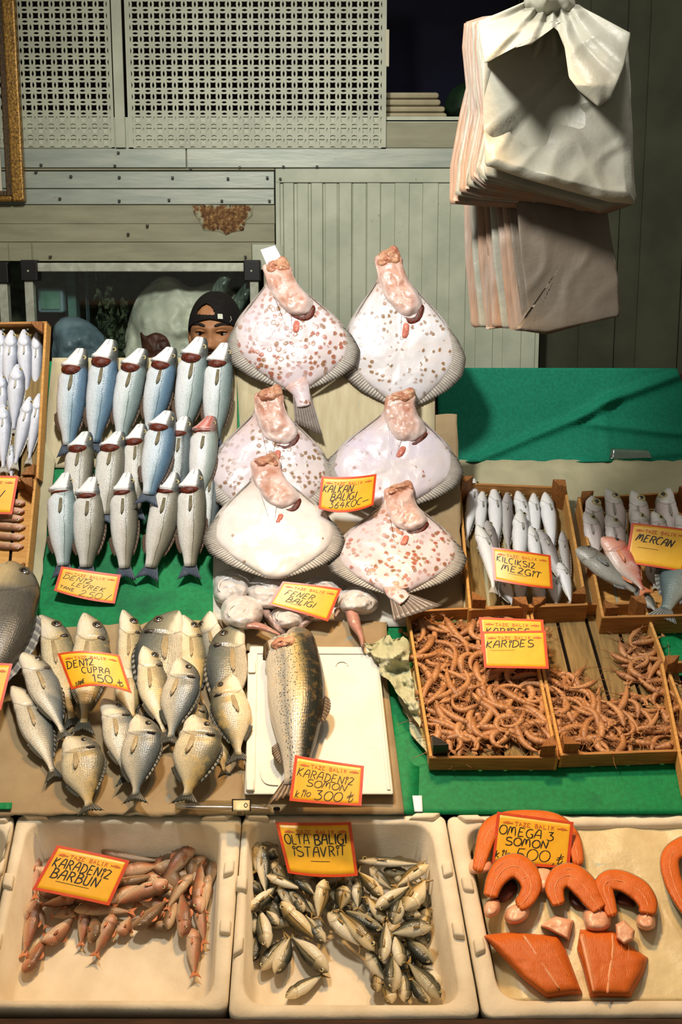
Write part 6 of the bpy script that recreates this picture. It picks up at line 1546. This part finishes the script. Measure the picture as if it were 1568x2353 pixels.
def sign(label, corners, n, lines, prof='rack', bow=0.0, vbow=0.0, seed=0, facing=.55, note=None, thick=.0016):
    rnd = random.Random(seed)
    cx, cy = np.mean(corners, 0)
    c = pos(cx, cy, n, prof); nv = nor(cy, n, prof); tc = unit(CAM - c); nrm = unit(nv * (1 - facing) + tc * facing)
    Q = []
    for x, y in corners:
        r = ray(x, y); Q.append(CAM + r * (np.dot(c - CAM, nrm) / np.dot(r, nrm)))
    TL, TR, BR_, BL = Q
    wid = np.linalg.norm(TR - TL) / 2 + np.linalg.norm(BR_ - BL) / 2; hei = np.linalg.norm(TL - BL) / 2 + np.linalg.norm(TR - BR_) / 2
    asp = wid / hei; dn = unit(BL + BR_ - TL - TR)
    def S(u, v, h):   # u to the side, v downwards
        p = (TL * (1 - u) + TR * u) * (1 - v) + (BL * (1 - u) + BR_ * u) * v
        k = 4 * u * (1 - u)
        return p + nrm * (h + bow * k) + dn * vbow * k * (.4 + .6 * v) - c
    root = empty('price_sign', c, label, 'price sign', 'yellow price signs')
    def grid(name, mat, u0, u1, v0, v1, h0, h1, nu=16, nv_=8):
        v = []; f = []
        for h in (h1, h0):
            for i in range(nv_ + 1):
                for j in range(nu + 1): v.append(S(u0 + (u1 - u0) * j / nu, v0 + (v1 - v0) * i / nv_, h))
        m = (nu + 1) * (nv_ + 1)
        for i in range(nv_):
            for j in range(nu):
                a = i * (nu + 1) + j; f.append([a, a + nu + 1, a + nu + 2, a + 1]); f.append([m + a, m + a + 1, m + a + nu + 2, m + a + nu + 1])
        ring = list(range(nu + 1)) + [i * (nu + 1) + nu for i in range(1, nv_ + 1)] + [nv_ * (nu + 1) + j for j in range(nu - 1, -1, -1)] + [i * (nu + 1) for i in range(nv_ - 1, 0, -1)]
        for a, b_ in zip(ring, ring[1:] + ring[:1]): f.append([a, b_, m + b_, m + a])
        return v, f
    bw, bh = .042, .042 * asp
    v, f = grid('card', m_yellow, 0.004, .996, .004, .996, -thick, 0); mesh('card', v, f, m_yellow, None, True, root)
    mb = MB()
    for (a, b_, c_, d) in ((0, bw, 0, 1), (1 - bw, 1, 0, 1), (bw, 1 - bw, 0, bh * .8), (bw, 1 - bw, 1 - bh * .8, 1)):
        v, f = grid('border', m_orange, a, b_, c_, d, -thick * 1.2, .0004); mb.add(v, f)
    mb.build('border', m_orange, root)
    def stroke(mb, pts, w, h=.0007, jit=0.0, taper=True):
        P = [np.array(p, float) for p in pts]
        D2 = []
        for a, b_ in zip(P[:-1], P[1:]):
            k = max(1, int(np.linalg.norm((b_ - a) * [asp, 1]) / .03))
            D2 += [a + (b_ - a) * i / k for i in range(k)]
        D2.append(P[-1]); L = []; R_ = []
        for i, p in enumerate(D2):
            t = (D2[min(i + 1, len(D2) - 1)] - D2[max(i - 1, 0)]) * [asp, 1]; t /= np.linalg.norm(t) + 1e-9
            nn = np.array([-t[1], t[0]]); ww = w * (.72 + .28 * abs(nn[0])) * (1 + jit * rnd.uniform(-.2, .2))
            if i in (0, len(D2) - 1): ww *= .6
            L.append(S(p[0] + nn[0] * ww / asp, p[1] + nn[1] * ww, h)); R_.append(S(p[0] - nn[0] * ww / asp, p[1] - nn[1] * ww, h))
        n_ = len(D2)
        mb.add(L + R_, [[i, i + 1, n_ + i + 1, n_ + i] for i in range(n_ - 1)])
    mb = MB()
    for (txt, u, v, hgt, span, lw, rot, shear) in lines:
        x = 0.0; tot = sum(.4 if c_ == ' ' else ADV.get(c_, .78) for c_ in txt); wsc = max(.1, (span * asp / hgt - shear * .6) / tot)
        for ch in txt:
            if ch == ' ': x += .4 * wsc; continue
            for st in G[ch]:
                jx, jy = rnd.uniform(-.02, .02), rnd.uniform(-.04, .04)
                pts = []
                for (gx, gy) in st:
                    X = (x + gx * wsc + gy * shear + jx) * hgt / asp; Y = (gy + jy) * hgt
                    pts.append((u + X, v - Y + rot * X))
                stroke(mb, pts, lw)
            x += (ADV.get(ch, .78)) * wsc
    if mb.v: mb.build('lettering', m_ink, root)
    # printed heading with a little fish on either side
    mb = MB(); hh = .075; wl = .046 * (2.0 / asp) ** .0
    txt = 'TAZE BALIK'; x0, x1 = .25, .77; k = (x1 - x0) / len(txt); y0 = bh + .085
    for i, ch in enumerate(txt):
        if ch == ' ': continue
        for st in {'A': [[(0, 0), (.5, 1), (1, 0)], [(.2, .36), (.8, .36)]], 'T': [[(0, 1), (1, 1)], [(.5, 1), (.5, 0)], [(.3, 0), (.7, 0)], [(0, 1), (0, .8)], [(1, 1), (1, .8)]], 'Z': [[(0, 1), (1, 1), (0, 0), (1, 0), (1, .2)]], 'E': [[(1, 1), (.1, 1), (.1, 0), (1, 0)], [(.1, .52), (.7, .52)], [(1, 1), (1, .82)], [(1, 0), (1, .18)]],
                   'B': [[(.1, 0), (.1, 1), (.7, 1), (.85, .8), (.7, .54), (.1, .54)], [(.7, .54), (.95, .28), (.75, 0), (0, 0)]], 'L': [[(.2, 1), (.2, 0), (1, 0), (1, .22)], [(0, 1), (.4, 1)]], 'I': [[(.5, 0), (.5, 1)], [(.25, 0), (.75, 0)], [(.25, 1), (.75, 1)]], 'K': [[(.15, 0), (.15, 1)], [(1, 1), (.15, .45)], [(.4, .62), (1, 0)], [(0, 0), (.35, 0)], [(0, 1), (.35, 1)]]}[ch]:
            stroke(mb, [(x0 + (i + gx * .74) * k, y0 + hh - gy * hh) for gx, gy in st], .0095)
    mb.build('printed_heading', m_print, root)
    for fx, sg in ((.155, 1), (.865, -1)):
        body = [(-1, .1), (-.6, -.35), (-.1, -.62), (.35, -.4), (.6, -.08), (1, -.3), (.85, .05), (1, .32), (.55, .12), (.1, .3), (-.05, .55), (-.25, .3), (-.7, .28)]
        q = [(fx + sg * a * .07, y0 + hh * .5 + b_ * .055) for a, b_ in body]
        cc = np.mean(q, 0); v = [S(cc[0], cc[1], .0007)] + [S(a, b_, .0007) for a, b_ in q]
        mesh('printed_fish', v, [[0, 1 + i, 1 + (i + 1) % len(q)] for i in range(len(q))], m_print, None, False, root)
    return root

sign('price sign standing between the turbots', [(739, 1094), (866, 1089), (859, 1160), (732, 1168)], .150, [('KALKAN', .04, .47, .21, .58, .014, -.05, .2), ('BALIGI', .19, .69, .20, .50, .014, -.10, .25), ("364KOC-", .18, .90, .19, .74, .011, -.10, .2)], vbow=.016, bow=.006, seed=1)
sign('price sign lying on the monkfish', [(650, 1336), (785, 1353), (754, 1428), (617, 1389)], .085, [('FENER', .14, .52, .19, .52, .011, .0, .3), ('BALIGI', .22, .74, .18, .50, .012, .0, .3), ('-', .30, .84, .2, .22, .005, .0, 0)], bow=.004, seed=2)
sign('price sign on the green cloth under the sea bass tails', [(141, 1301), (278, 1321), (264, 1387), (124, 1357)], .040, [('DENiZ', .07, .45, .17, .52, .010, .02, .4), ('LEVREK', .24, .64, .15, .58, .009, .02, .5), ('TANE', .07, .82, .11, .26, .011, .04, .1), ('250', .40, .92, .21, .40, .008, .0, .4), ('/', .82, .92, .22, .10, .009, 0, .4)], vbow=.006, bow=.004, seed=3)
sign('price sign standing among the sea bream', [(132, 1502), (275, 1506), (303, 1593), (164, 1585)], .130, [('DENiZ', .06, .46, .20, .50, .012, -.10, .15), ('ÇUPRA', .28, .63, .17, .48, .011, -.02, .15), ('TANE', .09, .98, .11, .20, .010, -.45, .2), ('150', .40, .89, .22, .36, .012, .0, .1), (',₺', .77, .90, .20, .17, .009, .05, .05)], vbow=-.010, bow=.012, seed=4)
sign('price sign leaning on the white lid beside the salmon tail', [(678, 1735), (837, 1760), (831, 1852), (665, 1840)], .105, [('KARADENiZ', .05, .44, .19, .84, .009, .10, .2), ('SOMON', .20, .64, .16, .60, .009, .06, .25), ('kilo', .06, .92, .16, .24, .008, -.25, .2), ('300', .33, .93, .22, .42, .010, .0, .2), ('₺', .78, .92, .26, .14, .008, .0, .1)], bow=-.004, seed=5)
sign('price sign on the whiting crate', [(1130, 1257), (1266, 1276), (1271, 1353), (1135, 1333)], .120, [('KILÇIKSIZ', .06, .40, .17, .68, .013, .12, .1), ('MEZGiT', .14, .64, .18, .70, .014, .14, .25), ('-', .26, .78, .2, .36, .005, .06, 0)], 'bench', bow=.006, vbow=.005, seed=6)
sign('price sign at the picture edge above the big blue grey fish', [(1452, 1201), (1592, 1218), (1570, 1314), (1438, 1294)], .120, [('MERCAN', .11, .42, .18, .66, .014, .10, .3), ('-', .16, .64, .2, .40, .005, .04, 0)], 'bench', bow=.003, seed=7)
sign('hind price sign of the two on the shrimp crate', [(1101, 1418), (1249, 1424), (1256, 1500), (1108, 1500)], .092, [('KARiDES', .08, .50, .20, .72, .014, -.02, .1)], 'bench', seed=8)
sign('front price sign of the two on the shrimp crate', [(1107, 1451), (1254, 1449), (1262, 1537), (1113, 1534)], .104, [('KARiDES', .04, .46, .19, .78, .013, -.04, .2), ('-', .12, .60, .2, .42, .004, -.03, 0)], 'bench', seed=9)
sign('price sign tilted on the red mullet', [(131, 1942), (298, 1978), (251, 2081), (74, 2044)], -.030, [('KARADENiZ', .07, .45, .20, .80, .013, .05, -.0), ('BARBUN', .12, .68, .21, .66, .014, .05, .05), ('-', .22, .80, .2, .50, .006, .05, 0)], 'plane', bow=.004, seed=10)
sign('price sign upright in the horse mackerel box', [(633, 1889), (807, 1889), (823, 2012), (662, 2006)], -.010, [('OLTA', .07, .42, .19, .34, .011, -.04, .0), ('BALIGI', .46, .41, .19, .46, .014, -.03, .05), ('iSTAVRiT', .14, .65, .19, .76, .011, -.05, .05), ('-', .36, .78, .2, .30, .006, .03, 0)], 'plane', facing=.75, bow=.004, vbow=.006, seed=11)
sign('price sign leaning behind the salmon steaks', [(1143, 1865), (1319, 1889), (1309, 1996), (1130, 1984)], .020, [('OMEGA 3', .05, .42, .18, .74, .011, .04, .1), ('SOMON', .14, .62, .16, .58, .012, .02, .1), ('kilo', .03, .88, .14, .22, .010, -.12, .1), ('500', .28, .90, .23, .48, .010, .0, .1), (',₺', .78, .92, .22, .17, .009, .0, .2)], 'plane', facing=.75, seed=12)
sign('price sign cut by the picture edge on the red mullet crate', [(-100, 1090), (43, 1094), (28, 1182), (-115, 1178)], .100, [('/', .74, .58, .2, .08, .012, 0, .3)], 'rack', seed=13)
sign('price sign cut by the picture edge below the big dark fish', [(-120, 1518), (29, 1525), (2, 1632), (-150, 1620)], .110, [], 'rack', seed=14)

# ---------------------------------------------------------------- carrier bags hanging in front
BD = 2.55
def bagT(D): return lambda x, y, n: atdepth(x, y, D - n)
def jitter(pts, dx, dy, s, rnd, a=2.5): 
    return [(x + dx + rnd.uniform(-a, a), y + dy + rnd.uniform(-a, a)) for x, y in pts]
rnd = random.Random(77)
def fold_h(q, cx_, cy_, amp, seed):
    dx, dy = q[0] - cx_, q[1] - cy_; an = math.atan2(dx, dy); rad = math.hypot(dx, dy) / 430
    w = mnoise.noise(Vector((q[0] * .006, q[1] * .006, seed)))
    r1 = abs(math.sin(an * 8 + 2.2 * w + seed)) ** 1.6 * math.exp(-rad * 1.1)
    r2 = 1 - min(1, abs(mnoise.noise(Vector((q[0] * .011 + q[1] * .004, q[1] * .009, seed + 4)))) * 3.2)
    return amp * (1.3 * r1 + .45 * r2 + .6 * w)
lower = [(1064, 440), (1200, 430), (1388, 440), (1402, 540), (1420, 640), (1425, 716), (1330, 742), (1244, 760), (1170, 752), (1086, 752), (1072, 600)]
for k in range(9):
    t = k / 8
    pts = [(x + (t * 118 if x < 1150 else 0) + (y - 440) / 320 * t * 14 * (x < 1280), y + (8 * t if y > 700 else 0) - (1 - t) * (6 if x > 1300 and y > 700 else 0)) for x, y in lower]
    o = blob('carrier_bag', dense(jitter(pts, 0, 0, 1, rnd, 3)), 0, .002, (m_bagpink, m_bag)[k % 3 == 1] if k < 7 else m_baglow, to3=bagT(BD + .16 - k * .012 - (.022 if k == 8 else 0)), na=110, nr=20, power=14, seed=k, base=.0008,
             hfun=lambda q, rr, h: h + fold_h(q, 1200, 300, .007 if k == 8 else .005, k))
    tag(o, 'front grey sheet of the lower bundle of hanging bags' if k == 8 else ('rearmost sheet of the lower bundle of hanging bags' if k == 0 else 'bag fanned out in the lower bundle, its pinkish edge showing'), 'plastic bag', 'carrier bags in the lower bundle')
upper_b = [(1066, 52), (1105, 40), (1250, 20), (1440, 90), (1448, 200), (1452, 300), (1456, 400), (1462, 470), (1380, 494), (1250, 480), (1110, 476), (1032, 470), (1034, 380), (1058, 260), (1072, 200), (1064, 110)]
for k in range(11):
    t = k / 10
    pts = [(x + (t * (78 if y > 200 else 40) if x < 1110 else 0), y - (t * 12 if y > 420 else 0) - (t * 62 * max(0, (1340 - x) / 230) if (y > 420 and x < 1340) else 0)) for x, y in upper_b]
    o = blob('carrier_bag', dense(jitter(pts, 0, 0, 1, rnd, 3)), 0, .002, (m_bagpink, m_bag)[k % 3 == 2] if k < 9 else m_bag, to3=bagT(BD + .06 - k * .010), na=120, nr=20, power=14, seed=k + 20, base=.0008, hfun=lambda q, rr, h: h + fold_h(q, 1265, 0, .005, k))
    tag(o, 'rearmost sheet of the upper bundle of hanging bags' if k == 0 else 'bag fanned out in the upper bundle behind the front one', 'plastic bag', 'carrier bags in the upper bundle')
front = [(1104, 60), (1180, 20), (1260, 6), (1330, 10), (1400, 56), (1448, 80), (1438, 140), (1444, 220), (1452, 300), (1454, 400), (1461, 470), (1400, 464), (1310, 440), (1210, 412), (1116, 380), (1112, 300), (1110, 200), (1108, 130)]
r = empty('carrier_bag', atdepth(1285, 240, BD - .07), 'crumpled white carrier bag at the front of the hanging bundle', 'plastic bag', 'carrier bags in the upper bundle')
def front_h(q, rr, h):
    k = fold_h(q, 1265, 0, .014, 51) + .006 * mnoise.noise(Vector((q[0] * .018, q[1] * .018, 5))) * (1 - rr ** 8)
    k -= .045 * math.exp(-((q[0] - 1225) / 110) ** 2 - ((q[1] - 215) / 110) ** 2)
    k += .020 * math.exp(-((q[1] - 400 - (q[0] - 1116) * .24) / 60) ** 2)
    return h + k * min(1, (1 - rr) * 6 + .25)
blob('bag_front', dense(front, 8), 0, .006, m_bag, r, to3=bagT(BD - .075), na=170, nr=60, power=8, seed=51, base=.0012, hfun=front_h)
flap = [(1100, 48), (1150, 28), (1205, 4), (1225, -20), (1300, -20), (1318, 6), (1380, 38), (1450, 76), (1444, 110), (1432, 160), (1404, 226), (1376, 246), (1330, 208), (1308, 178), (1298, 110), (1282, 70), (1256, 52), (1236, 66), (1226, 100), (1178, 112), (1116, 146), (1106, 100)]
def flap_h(q, rr, h):
    return .012 + .15 * max(0, min(1, (q[1] + 5) / 200)) ** .9 + h + fold_h(q, 1265, -30, .016, 61)
blob('folded_handles', dense(flap, 8), 0, .004, m_bag, r, to3=bagT(BD - .085), na=170, nr=40, power=10, seed=61, base=.0012, hfun=flap_h, centre=(1290, 50))
knot = [(1205, 16), (1215, -30), (1240, -80), (1290, -80), (1312, -30), (1322, 16), (1290, 40), (1240, 36)]
blob('gathered_neck', knot, 0, .05, m_bag, r, to3=bagT(BD - .10), na=80, nr=24, noise=.004, nsc=30, seed=71, base=.03, hfun=lambda q, rr, h: h + fold_h(q, 1262, -140, .02, 71))
hk = MB(); p = atdepth(1264, -60, BD - .08); hk.tube([p, p + np.array([0, 0, .25]), p + np.array([0, .02, 1.0])], .004, 8)
tag(hk.build('hanging_cord', m_black, origin=p, smooth=True), 'cord holding up the bundle of carrier bags', 'cord')

# ---------------------------------------------------------------- the man behind the rack
HC = atdepth(497, 768, 3.78)
r = empty('person', (HC[0], HC[1], 0.0), 'man in a black backwards cap peering over the sea bass', 'person'); ro = np.array(r.location)
zc = HC[2]
def gz(a, s): return math.exp(-(a / s) ** 2)
def headpt(th, z):
    """th 0 = facing the viewer; z relative to the middle of the head"""
    k = z / .122
    s = math.sqrt(max(0, 1 - min(1, abs(k)) ** 2.3))
    hw_ = .078 * s * (1 - .16 * max(0, -k)); hd = .098 * s
    x = hw_ * math.sin(th); y = -hd * math.cos(th)
    fr = max(0, math.cos(th)) ** .7
    d = 0.0
    d += .010 * gz(z - .026, .014) * fr * (1 - .5 * gz(x, .012))            # brow ridge
    d -= .013 * (gz(x - .033, .018) + gz(x + .033, .018)) * gz(z - .006, .012) * fr   # eye sockets
    d += (.010 * gz(x, .009) * gz(z - .004, .020) + .024 * gz(x, .012) * gz(z + .030, .014) + .009 * (gz(x - .013, .007) + gz(x + .013, .007)) * gz(z + .036, .009)) * fr
    d += .008 * (gz(x - .040, .02) + gz(x + .040, .02)) * gz(z + .022, .02) * fr
    d += .008 * gz(x, .024) * (gz(z + .058, .006) + gz(z + .071, .007)) * fr - .006 * gz(x, .022) * gz(z + .064, .003) * fr
    d += .010 * gz(x, .022) * gz(z + .104, .016) * fr
    y -= d
    return np.array([x, y, z])
rings = []
zs_ = list(np.linspace(.1215, -.108, 54))
nth = 72
for z in zs_: rings.append([headpt(2 * math.pi * j / nth, z) for j in range(nth)])
for (dz, hw_, hd, cy_) in ((-.125, .055, .062, .012), (-.15, .054, .058, .018), (-.19, .058, .060, .022), (-.215, .085, .070, .03), (-.235, .15, .085, .035), (-.27, .19, .10, .035), (-.36, .195, .115, .03), (-.50, .17, .11, .03), (-.68, .16, .105, .03)):
    rings.append([np.array([hw_ * math.sin(2 * math.pi * j / nth), cy_ - hd * math.cos(2 * math.pi * j / nth), dz]) for j in range(nth)])
ca, sa = math.cos(math.radians(-5)), math.sin(math.radians(-5))
def turn(p): return np.array([p[0] * ca - p[1] * sa, p[0] * sa + p[1] * ca, p[2]])
v = []; f = []
for R_ in rings:
    for p in R_: v.append(turn(p) + HC - ro)
for i in range(len(rings) - 1):
    for j in range(nth): f.append([i * nth + j, (i + 1) * nth + j, (i + 1) * nth + (j + 1) % nth, i * nth + (j + 1) % nth])
f.append(list(range(nth))[::-1][::-1]); f.append([(len(rings) - 1) * nth + j for j in range(nth)][::-1])
mesh('body', v, f, m_skinp, None, True, r)
def onhead(x, z, out=0.0):
    th = math.asin(max(-.99, min(.99, x / (.078 * math.sqrt(max(.01, 1 - abs(z / .122) ** 2.3))))))
    p = headpt(th, z); return turn(p + np.array([0, -out, 0])) + HC - ro
for sx in (-1, 1):
    c = onhead(sx * .033, .006, -.006)
    e = ball('eye', c, (.0135, .010, .0085), m_eyew, r)
    ball('iris', c + np.array([-.001, -.0075, -.0005]), (.0058, .0035, .0062), m_eye_d, e, 12, 8)
    mb = MB(); mb.tube([onhead(sx * (.033 - .016 + .032 * q), .0125 + .004 * math.sin(math.pi * q), .0015) for q in np.linspace(0, 1, 7)], [.001, .0028, .0034, .0036, .0034, .0028, .0016], 8); mb.build('eyelid', m_skinp, r, smooth=True)
    mb = MB(); mb.tube([onhead(sx * (.014 + .042 * q), .029 + .008 * math.sin(math.pi * q * .8) - .003 * q, .000) for q in np.linspace(0, 1, 9)], [.0025, .0045, .0052, .0052, .005, .0045, .004, .003, .0015], 8); mb.build('eyebrow', m_brow, r, smooth=True)
    o = ball('ear', turn(np.array([sx * .080, .012, -.008])) + HC - ro, (.011, .022, .033), m_skinp, r, 14, 10, .15, sx)
mb = MB(); mb.tube([onhead(x_, -.050 - .004 * abs(x_) / .03, .0005) for x_ in np.linspace(-.030, .030, 9)], [.001, .003, .0042, .0048, .0044, .0048, .0042, .003, .001], 8); mb.build('moustache', m_brow, r, smooth=True)
mb = MB(); mb.tube([onhead(x_, -.066, .0005) for x_ in np.linspace(-.024, .024, 9)], [.001, .003, .004, .0045, .0042, .0045, .004, .003, .001], 8); mb.build('lips', M('lips', (146, 84, 66), rough=.4), r, smooth=True)
# the cap, worn backwards
v = []; f = []; nz_c = 40; keep = {}
def capz(th): return .040 + .010 * math.cos(th) - .052 * (1 - math.cos(th)) * .5 - .010 * abs(math.sin(th))
def incap(th, z):
    x = .082 * math.sin(th)
    if math.cos(th) > 0 and .060 < z < .060 + .030 * math.sqrt(max(0, 1 - ((x + .018) / .034) ** 2)) and abs(x + .018) < .034: return False
    return True
for i in range(nz_c + 1):
    for j in range(96):
        th = 2 * math.pi * j / 96; t = i / nz_c
        z0 = capz(th); z = z0 + (.120 - z0) * t
        k = z / .122; s = math.sqrt(max(0.0, 1 - min(1, abs(k)) ** 2.3))
        p = np.array([.0795 * s * math.sin(th), -.1005 * s * math.cos(th), z]) * 1.075
        p[2] = z * 1.04 + .006 * t
        if s < .02: p[2] = z * 1.04 + .006
        v.append(turn(p) + HC - ro)
for i in range(nz_c):
    for j in range(96):
        th = 2 * math.pi * (j + .5) / 96; z0 = capz(th); z = z0 + (.120 - z0) * (i + .5) / nz_c
        if incap(th, z): f.append([i * 96 + j, (i + 1) * 96 + j, (i + 1) * 96 + (j + 1) % 96, i * 96 + (j + 1) % 96])
f.append([nz_c * 96 + j for j in range(96)][::-1])
o = mesh('cap', v, f, m_cap, None, True, r)
md = o.modifiers.new('cloth', 'SOLIDIFY'); md.thickness = .003; md.offset = 1
def oncap(th, z, out): 
    k = z / .122; s = math.sqrt(max(0.0, 1 - min(1, abs(k)) ** 2.3))
    p = np.array([(.0795 * s * 1.075 + out) * math.sin(th), -(.1005 * s * 1.075 + out) * math.cos(th), z * 1.04]); return turn(p) + HC - ro
q = [oncap(a, z, .004) for a, z in ((.30, .050), (.48, .049), (.48, .063), (.30, .064))]; q2 = [oncap(a, z, .006) for a, z in ((.30, .050), (.48, .049), (.48, .063), (.30, .064))]
mb = MB(); mb.prism(q, q2); b_ = mb.build('strap_buckle', m_alu, o)
mb = MB(); mb.tube([oncap(.80, .056, .004), oncap(.82, .046, .004), oncap(.74, .040, .004)], .0012, 6); mb.build('stitched_mark', m_alu, o)
mb = MB(); vv = []
# brim at the back
for a in np.linspace(math.pi - .9, math.pi + .9, 13): vv.append((oncap(a, -.004, .002), oncap(a, -.012, .065 * math.cos((a - math.pi) * 1.4))))
lo = [p for p, _ in vv] + [e for _, e in vv[::-1]]; mb.prism([p - np.array([0, 0, .002]) for p in lo], [p + np.array([0, 0, .002]) for p in lo]); mb.build('brim', m_cap, o)
# jacket and trousers
def skin(name, V, E, Rr, mat, rootv=0):
    me = bpy.data.meshes.new(name); me.from_pydata([tuple(map(float, p)) for p in V], E, [])
    o = bpy.data.objects.new(name, me); COL.objects.link(o); o.parent = r; me.materials.append(mat)
    md = o.modifiers.new('skin', 'SKIN')
    for q, rr in zip(me.skin_vertices[0].data, Rr): q.radius = rr if isinstance(rr, tuple) else (rr, rr)
    me.skin_vertices[0].data[rootv].use_root = True
    s = o.modifiers.new('smooth', 'SUBSURF'); s.levels = 1; s.render_levels = 2
    return o
H = zc
skin('jacket', [(0, .03, H - .62), (0, .03, H - .45), (0, .035, H - .30), (0, .03, H - .215), (-.17, .035, H - .27), (.17, .035, H - .27), (-.23, .05, H - .52), (.23, .05, H - .52), (-.20, -.10, H - .70), (.20, -.10, H - .70)],
     [(0, 1), (1, 2), (2, 3), (2, 4), (2, 5), (4, 6), (5, 7), (6, 8), (7, 9)], [(.17, .12), (.18, .13), (.16, .12), (.075, .075), .085, .085, .058, .058, .045, .045], m_shirt)
skin('trousers', [(0, .03, H - .62), (-.09, .03, H - .72), (.09, .03, H - .72), (-.10, .03, .45), (.10, .03, .45), (-.10, .04, .06), (.10, .04, .06), (-.10, -.10, .04), (.10, -.10, .04)],
     [(0, 1), (0, 2), (1, 3), (2, 4), (3, 5), (4, 6), (5, 7), (6, 8)], [(.16, .11), .095, .095, .068, .068, .05, .05, .04, .04], m_shirt)
